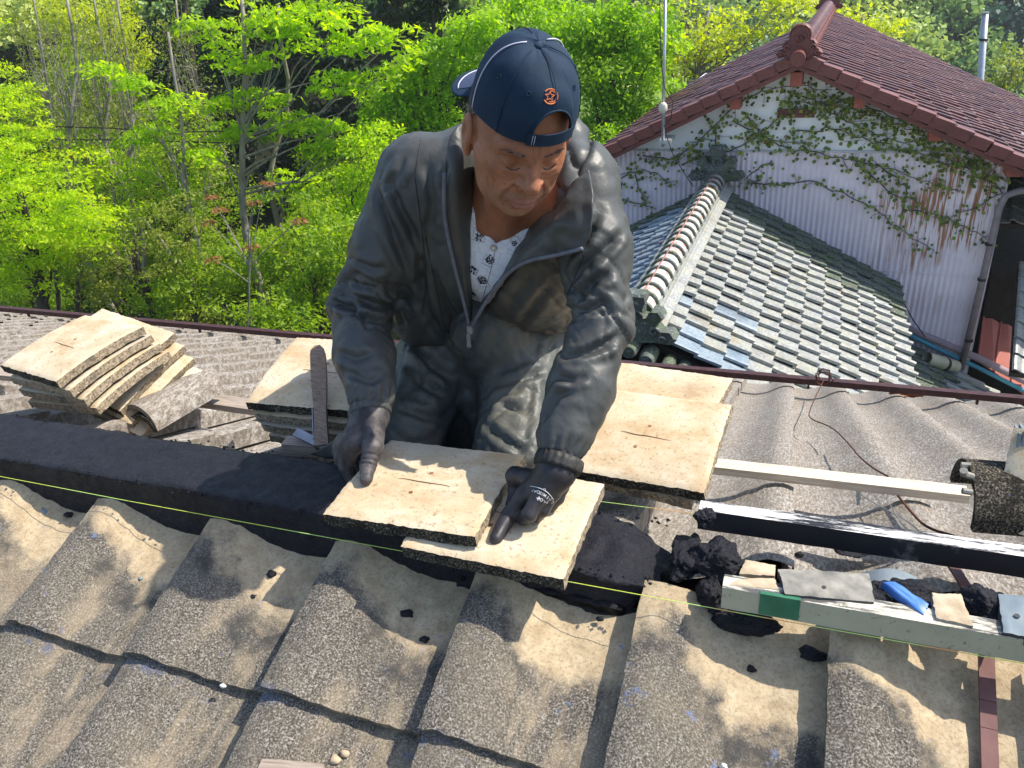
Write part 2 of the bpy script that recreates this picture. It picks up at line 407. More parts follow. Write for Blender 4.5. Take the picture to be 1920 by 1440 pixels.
blob(P(1590, 1128, .012), (.075, .018, .018), 8, 'thin black mortar seam under the grey slate between the battens')
blob(P(1322, 972, .035), (.018, .02, .016), 9, 'small black mortar dab stuck on the left end of the upper batten')
blob(P(1525, 1228, -.075), (.02, .012, .01), 11, 'small black mortar crumb below the lower batten by the roof tile crest')
blob(P(1600, 1010, -.11), (.05, .04, .012), 10, 'dark soil and mortar patch in the valley beyond the upper batten', .5)

# crumbs pressed out along the edges of the bed
V = []; F = []; r_ = random.Random(8)
for i in range(520):
    x = r_.uniform(-2.5, -.18); sd_ = 1 if r_.random() < .6 else -1; y = sd_ * (.078 + abs(r_.gauss(0, .006))); z = .020 + r_.gauss(0, .004) - (.02 if x > -.545 else 0); s_ = r_.uniform(.0012, .0045); n = len(V)
    for q in ((1, 0, 0), (-1, 0, 0), (0, 1, 0), (0, -1, 0), (0, 0, 1), (0, 0, -1)): V.append((x + q[0] * s_ * r_.uniform(.6, 1.5), y + q[1] * s_ * r_.uniform(.6, 1.4), z + q[2] * s_ * r_.uniform(.6, 1.3)))
    F += [(n + a, n + b_, n + c_) for a, b_, c_ in ((0, 2, 4), (2, 1, 4), (1, 3, 4), (3, 0, 4), (2, 0, 5), (1, 2, 5), (3, 1, 5), (0, 3, 5))]
link('mortar_crumbs', mesh('mortar_crumbs', V, F, M['mortar'], True), bpy.data.objects['mortar_bed'], kind='stuff')
# battens
def painted(name, base, scuff, dark, amt):
    k = NM(name, .55, .35); co = k.co()
    c = k.mix(k.ramp(k.noise(30, 5, .7, co, (.25, 1, 1)), [(.5 - amt, 1), (.6 - amt * .5, 0)]), base, scuff)
    c = k.mix(k.ramp(k.noise(90, 4, .7, co, (.4, 1, 1)), [(.60, 0), (.68, .85)]), c, dark)
    k.col(c); k.bump(k.noise(200, 3, .6, co), .25, .0006); return k.m
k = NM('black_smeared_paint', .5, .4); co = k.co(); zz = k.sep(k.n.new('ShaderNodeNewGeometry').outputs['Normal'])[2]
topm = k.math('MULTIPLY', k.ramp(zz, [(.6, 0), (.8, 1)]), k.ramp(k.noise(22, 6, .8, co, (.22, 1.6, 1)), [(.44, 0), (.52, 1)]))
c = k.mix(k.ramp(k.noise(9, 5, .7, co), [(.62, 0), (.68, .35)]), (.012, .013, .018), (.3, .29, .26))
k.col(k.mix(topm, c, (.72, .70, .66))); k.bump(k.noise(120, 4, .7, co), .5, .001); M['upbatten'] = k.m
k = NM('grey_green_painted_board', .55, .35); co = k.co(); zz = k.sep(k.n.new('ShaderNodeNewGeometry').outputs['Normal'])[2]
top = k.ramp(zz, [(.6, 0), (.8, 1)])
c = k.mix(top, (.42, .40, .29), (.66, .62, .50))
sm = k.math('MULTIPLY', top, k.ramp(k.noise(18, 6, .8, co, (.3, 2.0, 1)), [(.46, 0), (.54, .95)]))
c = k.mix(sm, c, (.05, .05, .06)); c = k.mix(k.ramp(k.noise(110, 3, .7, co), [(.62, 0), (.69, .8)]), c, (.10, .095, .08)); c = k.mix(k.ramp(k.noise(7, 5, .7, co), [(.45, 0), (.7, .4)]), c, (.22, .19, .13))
k.col(c); k.bump(k.noise(120, 4, .7, co), .4, .001); M['lowbatten'] = k.m
def batten(name, p, x0, x1, dy, dz, m, slope=0, **kw):
    V, F = subdiv_box((x0, 0, 0), (x1, dy, dz), .03); me = mesh(name, V, F, m); rough(me, .0012, 12, 3, 2); bevel_me = me
    o = link(name, me, None, **kw); o.location = p; o.rotation_euler = (0, slope, 0); return o
ub = empty('batten', (-.128, .072, .006), label='upper wooden batten, black faced with a whitish top, laid across the ridge', cat='batten')
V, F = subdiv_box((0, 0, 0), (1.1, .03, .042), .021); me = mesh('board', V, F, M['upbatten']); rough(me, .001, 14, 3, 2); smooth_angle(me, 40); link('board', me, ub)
lb = empty('batten', (-.066, -.104, -.010), label='lower pale grey-green batten with a green tape patch', cat='batten')
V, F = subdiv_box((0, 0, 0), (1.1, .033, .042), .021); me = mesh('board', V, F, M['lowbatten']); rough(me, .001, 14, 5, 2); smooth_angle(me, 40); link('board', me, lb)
b = MB(); b.box((.058, -.0012, .002), (.118, .006, .0435)); b.build('tape', simple('green_tape', (.03, .13, .07), (.045, .18, .10), 40, .35, 200, .2), lb)
# string lines
k = NM('string', .6); k.col(k.ramp(k.noise(5, 2, .5, k.co('Object', False)), [(.42, (.62, .72, .10)), (.56, (.50, .78, .22)), (.66, (.85, .38, .12))])); M['string'] = k.m
def string(name, pts, r, label):
    b = MB(); b.tube(pts, r, 5); return b.build(name, M['string'], None, label=label, cat='string')
string('string_line', [(-2.6, -.106, .001), (-1.3, -.106, -.0115), (0, -.107, -.012), (.9, -.108, -.005)], .0007, 'yellow-green string line pulled tight along the near side of the ridge')
string('string_line', [(-2.6, .105, -.01), (-.8, .103, .0), (-.13, .1015, .017)], .0006, 'thin yellow-green string line along the far side of the mortar bed')

# shards between the battens
def slab(name, cx_, cy_, rz, lx, ly, th, m, label, cat, seed, z=0, tilt=(0, 0), irr=.12, n=10, curve=0, edge=None):
    """irregular flat piece, outline polygon extruded with a rounded rim"""
    rr = random.Random(seed); cr = []
    corners = [(-.5, -.5), (.5, -.5), (.5, .5), (-.5, .5)]; corners = [(x + rr.uniform(-irr, irr), y + rr.uniform(-irr, irr)) for x, y in corners]
    G = 10; V = []; F = []
    for lay in (0, 1):
        for j in range(G + 1):
            for i in range(G + 1):
                u, v = i / G, j / G
                x = (corners[0][0] * (1 - u) + corners[1][0] * u) * (1 - v) + (corners[3][0] * (1 - u) + corners[2][0] * u) * v
                y = (corners[0][1] * (1 - u) + corners[1][1] * u) * (1 - v) + (corners[3][1] * (1 - u) + corners[2][1] * u) * v
                rim = (i in (0, G)) or (j in (0, G)); jx = nz((u * 5, v * 5, seed), 1.7, seed) * .03 if rim else 0
                zc = curve * (1 - (2 * v - 1) ** 2)
                V.append((x * lx + jx * lx, y * ly + jx * ly, zc + nz((u * 3, v * 3, seed), 1, seed) * .002 + (0 if lay == 0 else -th)))
    n1 = G + 1; N = n1 * n1; mi = []
    for j in range(G):
        for i in range(G):
            a = j * n1 + i; F.append((a, a + 1, a + n1 + 1, a + n1)); mi.append(0)
            F.append((a + N, a + n1 + N, a + n1 + 1 + N, a + 1 + N)); mi.append(1)
    for i in range(G):
        for (a, bb) in ((i, i + 1), (G * n1 + i + 1, G * n1 + i), ((i + 1) * n1, i * n1), (i * n1 + G, (i + 1) * n1 + G)):
            F.append((a, a + N, bb + N, bb)); mi.append(1)
    me = mesh(name, V, F, mats=[m, edge or m], mi=mi); smooth_angle(me, 35)
    o = link(name, me, None, label=label, cat=cat); o.location = (cx_, cy_, z); o.rotation_euler = (tilt[0], tilt[1], rz); return o
M['slate'] = simple('grey_slate', (.13, .125, .11), (.34, .32, .27), 34, .6, 120, .4, .001)
M['slate_d'] = simple('dark_slate_edge', (.03, .03, .035), (.08, .08, .08), 14, .7)
M['cream'] = simple('cream_shard', (.34, .26, .17), (.58, .48, .34), 36, .85, 200, .5, .0015)
M['blue'] = simple('blue_glazed_shard', (.04, .13, .42), (.10, .24, .60), 18, .4, 90, .4, .001)
M['bluegrey'] = simple('blue_grey_slate', (.13, .17, .20), (.25, .29, .31), 12, .55, 150, .3, .001)
def slab_px(pix, zs, th, m, label, seed, edge=None, curve=0, parts=None):
    """flat piece through four seen corners (back-left, back-right, front-right, front-left) at heights zs"""
    c = [Vector(fz(x, y, z)) for (x, y), z in zip(pix, zs)]; o_ = (c[0] + c[1] + c[2] + c[3]) / 4; G = 10; V = []; F = []; mi = []
    nn = (c[1] - c[0]).cross(c[3] - c[0]).normalized(); nn = nn if nn.z > 0 else -nn
    for lay in (0, 1):
        for j in range(G + 1):
            for i in range(G + 1):
                u, v = i / G, j / G; q = (c[0] * (1 - u) + c[1] * u) * (1 - v) + (c[3] * (1 - u) + c[2] * u) * v
                rim = i in (0, G) or j in (0, G)
                if rim: q = q + (q - o_).normalized() * nz((u * 5, v * 5, seed), 1.9, seed) * .0022
                q = q + nn * (nz((u * 3, v * 3, seed), 1, seed) * .002 + curve * (1 - (2 * v - 1) ** 2) - (.0015 if rim and not lay else 0) - (th if lay else 0)); V.append(q - o_)
    n1 = G + 1; N = n1 * n1
    for j in range(G):
        for i in range(G):
            a = j * n1 + i; F.append((a, a + n1, a + n1 + 1, a + 1)); mi.append(0); F.append((a + N, a + 1 + N, a + n1 + 1 + N, a + n1 + N)); mi.append(1)
    for i in range(G):
        for (a, bb) in ((i, i + 1), (G * n1 + i + 1, G * n1 + i), ((i + 1) * n1, i * n1), (i * n1 + G, (i + 1) * n1 + G)): F.append((a, bb, bb + N, a + N)); mi.append(1)
    me = mesh('tile_fragment', V, F, mats=[m, edge or m], mi=mi); smooth_angle(me, 35); o = link('tile_fragment', me, None, label=label, cat='tile fragment'); o.location = o_; return o, nn
o, nn = slab_px([(1458, 1066), (1630, 1074), (1640, 1128), (1472, 1112)], (.040, .040, .038, .038), .016, M['slate'], 'long grey roof tile fragment with a nail hole lying between the battens', 3, M['slate_d'], .003)
q = Vector(fz(1545, 1101, .041)) - o.location; b = MB(); b.tube([q, q + nn * .0008], .0035, 10); b.build('nail_hole', M['slate_d'], o)
slab_px([(1382, 1085), (1452, 1082), (1460, 1104), (1366, 1096)], (.034, .034, .034, .034), .014, M['cream'], 'cream cement shard tucked behind the left end of the lower batten', 5)
slab_px([(1398, 1048), (1455, 1058), (1452, 1078), (1386, 1074)], (.02, .02, .02, .02), .014, M['cream'], 'small cream shard leaning against the black mortar lump', 6)
slab_px([(1655, 1090), (1680, 1090), (1742, 1132), (1732, 1150)], (.045, .045, .038, .036), .016, M['blue'], 'bright blue glazed tile shard set in black mortar', 8)
slab_px([(1748, 1110), (1802, 1112), (1824, 1172), (1756, 1158)], (.042, .042, .038, .038), .016, M['cream'], 'cream shard between the blue shard and a black mortar lump', 9, M['slate'])
o, nn = slab_px([(1872, 1112), (1950, 1118), (1955, 1200), (1882, 1184)], (.045, .045, .04, .04), .018, M['bluegrey'], 'blue-grey slate piece with a dark hole at the right picture edge', 10, M['slate_d'])
q = Vector(fz(1907, 1155, .044)) - o.location; b = MB(); b.tube([q, q + nn * .001], .004, 10); b.build('hole', M['slate_d'], o)
slab('tile_fragment', -.105, .035, .3, .055, .04, .014, M['slate'], 'small grey stone under the left end of the upper batten', 'tile fragment', 12, -.006, (0, .1), .15)
# arched old tile lip showing between the battens
G = []
for i in range(13):
    t = -1 + i / 6; x0 = .196 + t * .052; zz = -.012 + .024 * (math.cos(t * 1.45) - .12)
    G.append([(x0, -.01, zz), (x0, .035, zz + .004), (x0, .035, zz - .008), (x0, -.01, zz - .010)])
b = MB(); b.grid(G, True); b.build('arched_tile', M['bluegrey'], None, ang=40, label='arched tile rim standing between the battens behind the blue shard', cat='tile fragment')

# brown flat rods
M['rod'] = simple('brown_plastic_rod', (.13, .055, .05), (.18, .085, .075), 25, .45, 90, .2, .0008)
a = Vector(near(1848, 1232, -.036)); e = Vector(near(1856, 1470, -.030)); d = e - a
rd = empty('flat_rod', a, label='brown flat rod hanging down the near slope below the lower batten', cat='rod')
R = d.to_track_quat('X', 'Z').to_matrix()
for (f0, f1) in ((0, .38), (.385, .60), (.605, 1.0)):
    b = MB(); b.box((d.length * f0, -.011, 0), (d.length * f1, .011, .007), R); b.build('rod_section', M['rod'], rd)
a2 = Vector(P(1785, 1062, -.02)); e2 = Vector(P(1818, 1115, -.02)); d2 = e2 - a2; R = d2.to_track_quat('X', 'Z').to_matrix()
rd2 = empty('flat_rod', a2, label='short brown rod showing behind the black mortar between the battens', cat='rod')
b = MB(); b.box((-.03, -.008, 0), (d2.length, .008, .006), R); b.build('rod_section', M['rod'], rd2)

# ------------------------------------------------------------------ flat ridge tiles
def ridge_tile_mesh(seed, lx=.30, ly=.275, th=.026, sag=.009, h=.0075, rim=.0028):
    nx, ny = int(lx / h), int(ly / h); V = []; F = []; mi = []
    for lay in (0, 1):
        for j in range(ny + 1):
            for i in range(nx + 1):
                u, v = i / nx, j / ny; x = (u - .5) * lx; y = (v - .5) * ly
                edge = min(u, 1 - u, v, 1 - v)
                if edge == 0:
                    x += (nz((x * 45, y * 45, lay), 1, seed) * .5 + nz((x * 170, y * 170, lay), 1, seed)) * rim; y += (nz((y * 45, x * 45, lay + 5), 1, seed) * .5 + nz((y * 170, x * 170, lay + 5), 1, seed)) * rim
                z = sag * (1 - (2 * v - 1) ** 2) - sag
                z += nz((x * 8, y * 8, seed), 1, seed) * .0015 - (.003 if edge == 0 and lay == 0 else 0)
                if lay: z -= th * (1.0 + .12 * nz((x * 40, y * 40, 3), 1, seed))
                V.append((x, y, z))
    n = nx + 1; N = n * (ny + 1)
    for j in range(ny):
        for i in range(nx):
            a = j * n + i; F.append((a, a + 1, a + n + 1, a + n)); mi.append(0)
            F.append((a + N, a + n + N, a + n + 1 + N, a + 1 + N)); mi.append(1)
    for i in range(nx):
        for (a, bb) in ((i, i + 1), (ny * n + i + 1, ny * n + i)): F.append((a, a + N, bb + N, bb)); mi.append(1 if seed in (2, 3, 4) else 2)
    for j in range(ny):
        for (a, bb) in (((j + 1) * n, j * n), (j * n + nx, (j + 1) * n + nx)): F.append((a, a + N, bb + N, bb)); mi.append(2)
    me = mesh('ridge_tile', V, F, mats=[M['ridge'], M['edge'], M['side']], mi=mi); smooth_angle(me, 45); return me
RT = [ridge_tile_mesh(s) for s in range(1, 7)]
M['stain'] = simple('rust_stain', (.16, .07, .035), (.30, .15, .08), 40, .8)
def slot(parent, lx=.11, seed=0):
    """moulded groove and two nail holes on the tile's face"""
    z = .0008
    b = MB(); r = random.Random(seed)
    pts = [(-lx / 2 + lx * i / 8, -.012 + r.uniform(-.0012, .0012) - .006 * i / 8, z) for i in range(9)]
    b.tube(pts, [.0004 + .0006 * math.sin(math.pi * i / 8) for i in range(9)], 5); b.build('groove', M['stain'], parent)
    for (x, y) in ((.0, .018), (-.012, -.05)):
        b = MB(); b.tube([(x, y, -.004), (x, y, .0006 - sag_at(y))], .0042, 9); b.build('nail_hole', M['stain'], parent)
def sag_at(y): return .009 * (2 * y / .275) ** 2
def ridge_tile(loc, rot, k, label, grp='flat beige ridge tiles', detail=True, rz0=0):
    o = empty('ridge_tile', loc, label=label, cat='ridge tile', group=grp); o.rotation_euler = rot
    q = link('tile_body', RT[k % 6], o)
    if detail: slot(o, .11, k)
    return o
E2 = lambda px, py, z: Vector(fz(px, py, z))
# the tile being laid, resting on the one before it
ridge_tile((-.629, .006, .078), (math.radians(-1), math.radians(-1.2), math.radians(.5)), 1, 'beige ridge tile held down at its left edge by the black glove')
ridge_tile((-.462, -.016, .052), (math.radians(1.5), math.radians(1.0), math.radians(-.5)), 3, 'beige ridge tile under the pointing finger, overlapped by the held tile')
# stack behind the right hand
R_ = math.radians
ridge_tile((-.268, .325, .046), (R_(11), R_(-1), R_(-5)), 2, 'large beige ridge tile lying right of the pointing arm with a long groove')
ridge_tile((-.290, .485, .040), (R_(9), R_(-1), R_(-9)), 5, 'beige ridge tile half hidden behind the tile right of the pointing arm', detail=False)
ridge_tile((-.285, .345, .012), (R_(9), 0, R_(-8)), 4, 'lower ridge tile under the large one right of the pointing arm', detail=False)
# stack left of the man with the tool leaning on it
for i in range(4):
    ridge_tile((-1.085 + .010 * i, .385 + .006 * i, .085 - .036 * i), (R_(11), 0, R_(4 - 2 * i)), (2, 0, 4, 5)[i],
               ['top tile of the stack where the wooden-handled tool leans', 'second tile of the stack where the wooden-handled tool leans', 'third tile of the stack where the wooden-handled tool leans', 'bottom tile of the stack where the wooden-handled tool leans'][i], detail=(i == 0))
# left piles
for i in range(4):
    ridge_tile((-1.905 + .012 * i, .375 + .008 * i, .088 - .034 * i), (R_(10), R_(-3 - i), R_(-14 + 2.5 * i)), (1, 0, 4, 5, 0)[i],
               ['topmost square beige tile of the leftmost pile', 'second tile from the top of the leftmost pile', 'third tile from the top of the leftmost pile', 'fourth tile from the top of the leftmost pile', 'bottom tile of the leftmost pile'][i], detail=(i == 0))
for i in range(4):
    ridge_tile((-1.915 + .026 * i, .485 - .004 * i, .020 - .030 * i), (R_(20), R_(9 + 4 * i), R_(-6 + 2 * i)), (0, 2, 4, 5)[i],
               ['upper leaning ridge tile right of the leftmost pile', 'second leaning ridge tile right of the leftmost pile', 'third leaning ridge tile right of the leftmost pile', 'lowest leaning ridge tile right of the leftmost pile'][i], detail=False)
# half-round old ridge tile beside the piles
def half_round(name, loc, rz, r, L, th, m, label, tilt=0, cat='ridge tile'):
    G = []
    for i in range(13):
        t = math.pi * i / 12; c_, s_ = math.cos(t), math.sin(t)
        G.append([(c_ * r, 0, s_ * r), (c_ * r, L, s_ * r), (c_ * (r - th), L, s_ * (r - th)), (c_ * (r - th), 0, s_ * (r - th))])
    b = MB(); b.grid(G, True); o = b.build(name, m, None, ang=40, label=label, cat=cat); rough(o.data, .0025, 30, 4); o.location = loc; o.rotation_euler = (tilt, 0, rz); return o
half_round('curved_tile', (-1.72, .36, -.165), math.radians(-4), .052, .26, .014, M['edge'], 'dark half-round ridge tile beside the leaning tiles')
half_round('curved_tile', (-1.735, .37, -.160), math.radians(-8), .072, .26, .014, M['farcement'], 'weathered half-round tile over the dark half-round one')

# pale lath right, grey board left
def plank(name, p0, p1, w, th, m, label, cat, parts=False):
    p0, p1 = Vector(p0), Vector(p1); d = p1 - p0; q = d.to_track_quat('X', 'Z')
    V, F = subdiv_box((0, -w / 2, 0), (d.length, w / 2, th), max(.018, min(w, th) * .8)); me = mesh(name, V, F, m); rough(me, .0008, 15, 3, 2); smooth_angle(me, 40)
    o = link(name, me, None, label=label, cat=cat); o.location = p0; o.rotation_mode = 'QUATERNION'; o.rotation_quaternion = q; return o
def wood(name, a, b, c):
    k = NM(name, .75, .25); co = k.co(); g = k.noise(9, 6, .7, co, (1.2, 22, 22)); k.col(k.ramp(g, [(.3, a), (.5, b), (.7, c)])); k.bump(g, .4, .0015); return k.m
M['pale'] = wood('pale_wood', (.42, .34, .24), (.60, .52, .40), (.68, .62, .52)); M['greywood'] = wood('grey_wood', (.16, .12, .09), (.32, .26, .21), (.44, .38, .32))
a = far(1330, 880, .03); e = far(1812, 935, .03)
plank('wooden_lath', a, e, .042, .022, M['pale'], 'pale new wooden lath lying across the far slope behind the battens', 'lath')
a = far(285, 742, .035); e = far(520, 775, .035)
plank('wooden_lath', a, e, .060, .020, M['greywood'], 'weathered grey-brown lath between the leaning tiles and the tool stack', 'lath')
a = far(-60, 700, .03); e = far(60, 712, .03)
plank('wooden_lath', a, e, .05, .02, M['greywood'], 'grey lath end poking out left of the leftmost pile', 'lath')
a = Vector(far(535, 845, .04)); e = Vector(far(600, 850, .04))
plank('wooden_block', a, e, .04, .03, M['greywood'], 'small wooden block at the foot of the leaning tool', 'block')
a = Vector(near(485, 1452, .005)); e = Vector(near(600, 1462, .005))
plank('wooden_stick', a, e, .04, .012, M['greywood'], 'pale wooden stick end at the bottom edge of the picture', 'stick')
# the tool leaning on the stack
tp = Vector(fy(596, 652, .37)); bt = Vector(fy(604, 838, .175))
M['handle'] = wood('worn_handle_wood', (.15, .10, .07), (.27, .19, .14), (.36, .28, .22)); M['steel'] = simple('dull_steel', (.25, .26, .28), (.38, .39, .42), 40, .4, 100, .2, .0006, .5, .7)
tl = empty('hand_tool', bt, label='wooden-handled steel tool leaning on the stack left of the man', cat='tool')
d = tp - bt; q = d.to_track_quat('Z', 'Y').to_matrix()
V, F = subdiv_box((-.016, -.012, 0), (.016, .012, d.length), .012); me = mesh('handle', V, F, M['handle'])
for v in me.vertices:
    t = v.co.z / d.length
    if t > .93: v.co.x *= math.sqrt(max(0, 1 - ((t - .93) / .075) ** 2)) * .9 + .1
    v.co.x *= 1 - .12 * math.sin(t * 6); v.co = q @ v.co
me.update(); smooth_angle(me, 60); link('handle', me, tl)
b = MB(); b.box((.0165, -.010, .02), (.0185, .010, d.length * .36), q); b.build('metal_strap', M['steel'], tl)
for t in (.12, .2, .3): b = MB(); b.tube([q @ Vector((.018, 0, d.length * t)), q @ Vector((.021, 0, d.length * t))], .003, 8); b.build('rivet', M['steel'], tl)
for i in range(7):
    b = MB(); z = d.length * (.5 + .055 * i); b.tube([q @ Vector((-.0155, -.0125, z)), q @ Vector((.0145, -.0125, z + .012))], .0007, 4); b.build('grip_groove', M['dark'], tl)
b = MB(); b.box((-.030, -.004, -.006), (.075, .004, .014), q @ Matrix.Rotation(math.radians(-35), 3, 'Y')); b.build('blade', M['steel'], tl)

# cylindrical ridge cap and cement block at the right edge
o = half_round('curved_tile', (.335, .325, -.035), math.radians(-84), .088, .13, .014, M['cement'], 'dark mossy half-round ridge cap standing at the end of the pale lath')
o.data.materials[0] = M['edge']
slab_px([(1900, 800), (2010, 825), (2005, 1035), (1862, 985)], (.12, .12, -.03, -.03), .03, M['ridge'], 'broken thick cement tile at the right picture edge beside the half-round cap', 21, M['edge'])
b = MB()
for i in range(6): b.box((i * .0075, 0, 0), (i * .0075 + .0045, .09, .075 + .004 * (i % 2)))
o = b.build('slate_bundle', M['bluegrey'], None, label='blue-grey slates bundled upright at the right picture edge', cat='slates'); o.location = (.405, .33, .045); o.rotation_euler = (math.radians(-18), 0, math.radians(-8))
# end-cap rim on the half-round cap
b = MB(); b.tube([(.338, .30, .045), (.322, .295, .052), (.320, .29, .062)], .007, 8); b.tube([(.338, .33, .05), (.322, .328, .050)], .006, 8); b.tube([(.336, .27, .03), (.320, .268, .032)], .006, 8)
b.build('tile_nib', M['slate'], None, label='pale broken nib on the rim of the half-round cap', cat='tile fragment')

# rusty wire on the far slope
M['wire'] = simple('rusty_wire', (.05, .018, .010), (.12, .04, .02), 60, .8)
def wire(name, pix, r, label, h=.02, m='wire'):
    pts = [Vector(far(x, y, hh)) for (x, y, hh) in [(p if len(p) == 3 else p + (h,)) for p in pix]]
    # smooth
    for _ in range(2):
        q = [pts[0]]
        for a, c in zip(pts, pts[1:]): q += [a.lerp(c, .25), a.lerp(c, .75)]
        pts = q + [pts[-1]]
    b = MB(); b.tube(pts, r, 5); return b.build(name, M[m], None, smooth=True, label=label, cat='wire')
wire('tie_wire', [(1545, 712, .07), (1530, 742), (1518, 770), (1516, 785), (1560, 800), (1590, 830), (1612, 858), (1640, 880), (1665, 893, .04)], .0026, 'long rusty wire trailing from the snow bar to the pale lath')
wire('tie_wire', [(1680, 925), (1712, 965), (1738, 990), (1790, 1005)], .003, 'thick dark wire curled in the valley below the pale lath')
wire('tie_wire', [(1610, 925), (1650, 950), (1700, 975), (1735, 1006)], .0013, 'thin grey wires tangled below the pale lath', m='steel')
wire('tie_wire', [(1645, 915), (1672, 950), (1690, 985), (1720, 1004)], .0012, 'thin grey wire loop under the middle of the pale lath', m='steel')
b = MB(); c0 = Vector(bar(0)); kx = fy(1545, 708, 3.32); r_ = random.Random(3); pts = []
for i in range(26): t = i * .9; pts.append(Vector(kx) + Vector((.04 * math.cos(t) * (1 + r_.uniform(-.4, .4)), .03 * math.sin(t * .7), .045 * math.sin(t) + .0)))
b.tube(pts, .0035, 4); b.build('wire_knot', M['wire'], None, label='knot of rusty wire twisted round the snow bar', cat='wire')
blobs = [(1700, 735, .025, (.10, .05, .012), 'rusty brown dead leaf litter against the snow bar')]
for (x, y, h, r, lab) in blobs: blob(tuple(far(x, y, h)), r, 4, lab, .5, 'litter', 'leaf_litter', simple('dead_leaves', (.16, .06, .03), (.30, .13, .06), 60, .9))
# crumbs on the near slope
deb = [(508, 1077, .010, 'm'), (908, 1118, .011, 'm'), (475, 1118, .009, 'm'), (796, 1198, .009, 'm'), (764, 1152, .012, 'm'), (128, 965, .010, 'm'), (85, 960, .012, 's'), (418, 1286, .006, 'w'),
       (735, 1262, .005, 'm'), (1410, 1255, .008, 'm'), (1125, 1160, .006, 'm'), (710, 1218, .011, 't'), (630, 1425, .012, 't'), (645, 1412, .008, 't'), (1365, 1305, .005, 'm'), (1515, 1232, .007, 'm'), (264, 1085, .006, 's'), (1358, 1436, .005, 'w'), (1498, 1040, .009, 'm')]
words = {'m': ('mortar_crumb', M['mortar'], 'black mortar crumb'), 's': ('tile_chip', M['bluegrey'], 'blue-grey chip'), 'w': ('tile_chip', simple('white_chip', (.6, .6, .58), (.75, .74, .7)), 'tiny white chip'), 't': ('tile_chip', M['cream'], 'tan pebble')}
where = ['in the valley below the black bed, second from left', 'below the middle of the held tile', 'beside the third crest from the left', 'on sunlit sand right of the tan pebble', 'in shade above the tan pebble',
         'near the left string', 'beside the crumb near the left string', 'on the first course edge', 'low on the sandy patch', 'in the shaded valley below the green tape', 'below the corner of the laid tile',
         'lying alone on the sandy valley', 'at the bottom picture edge', 'beside the pebble at the bottom picture edge', 'on the crest right of centre', 'under the pale lower batten', 'by the second crest from the left', 'at the bottom edge right of centre', 'between the two battens']
for i, (x, y, r, kd) in enumerate(deb):
    h = -.040 if kd != 'w' else -.02
    pos = near(x, y, h) if y > 1045 or x < 900 else far(x, y, -.03)
    nm, m_, lb_ = words[kd]; blob(tuple(pos), (r, r * .7, r * .6), 20 + i, lb_ + ' ' + where[i], .6, 'crumb' if kd == 'm' else 'chip', nm, m_, 2)
# ================================================================== house with the red roof
def roof_tile_mesh(name, w, e, m, th=.024, roll=.028, nu=6, lift=.026, mir=False):
    """x across the tile, y down the slope; rolled right side, lifted lower lip"""
    us = [0, .08, .2, .34, .58, .84, 1.04]; hs = [.016, .022, .018, .004, -.006, -.006, -.002]
    if mir: us = [1 - u for u in us[::-1]]; hs = hs[::-1]
    hs = [h * roll / .02 for h in hs]; V = []; F = []
    for lay in (0, 1):
        for v in (0, 1):
            for u, h in zip(us, hs): V.append((u * w, -v * e * 1.12, h + lift * v - (th if lay else 0)))
    n = len(us)
    for i in range(n - 1):
        F.append((i, i + n, i + n + 1, i + 1)); F.append((n + i, 3 * n + i, 3 * n + i + 1, n + i + 1))
    F.append((0, 2 * n, 3 * n, n)); F.append((n - 1, 2 * n - 1, 4 * n - 1, 3 * n - 1))
    me = mesh(name, V, F, m); smooth_angle(me, 35); return me
def glazed(name, cols, rough=.35, bumps=.25, moss=None, sc=6):
    k = NM(name, rough, .5); t = k.math('FRACT', k.math('ADD', k.oinfo(), k.attr('tint'))); t = k.math('MULTIPLY_ADD', t, .35, k.math('MULTIPLY', k.ramp(k.noise(1.6, 4, .6, k.co('World', False)), [(.3, 0), (.7, 1)]), .65))
    n = len(cols); c = k.ramp(t, [(i / max(1, n - 1), q) for i, q in enumerate(cols)])
    co = k.co('World', False)
    c = k.mix(k.ramp(k.noise(35, 4, .7, co), [(.35, .5), (.65, 0)]), c, tuple(.45 * x for x in cols[0]))
    if moss:
        for (msc, lo, hi, mc, amt) in moss: c = k.mix(k.ramp(k.noise(msc, 5, .7, co), [(lo, 0), (hi, amt)]), c, mc)
    k.col(c); k.rgh(k.ramp(k.noise(12, 3, .6, co), [(.3, rough - .12), (.7, rough + .25)])); k.bump(k.noise(70, 4, .65, co), bumps, .004); return k.m
M['redtile'] = glazed('red_brown_glazed_tile', [(.085, .030, .026), (.14, .052, .044), (.11, .052, .055), (.19, .080, .066), (.13, .065, .072), (.08, .030, .027)], .34)
M['redtrim'] = glazed('red_brown_trim', [(.15, .042, .032), (.21, .062, .048)], .45)
LICH = [(9, .54, .64, (.30, .27, .17), .7), (5, .46, .66, (.33, .33, .23), .55), (34, .52, .62, (.46, .46, .38), .6), (2.2, .58, .68, (.20, .14, .07), .5), (55, .58, .66, (.08, .075, .05), .8)]
M['greytile'] = glazed('grey_kiln_tile', [(.20, .23, .26), (.30, .32, .33), (.36, .37, .35), (.25, .26, .26), (.40, .40, .37)], .5, .5, LICH)
M['bluetile'] = glazed('blue_grey_kiln_tile', [(.14, .20, .26), (.24, .31, .37), (.32, .38, .42), (.18, .22, .26), (.24, .20, .17)], .4, .4)
M['mosstile'] = glazed('mossy_kiln_tile', [(.045, .055, .045), (.08, .10, .08), (.12, .14, .13), (.06, .075, .045)], .7, .6, [(5, .45, .62, (.07, .10, .03), .8), (40, .56, .64, (.35, .38, .36), .7)])
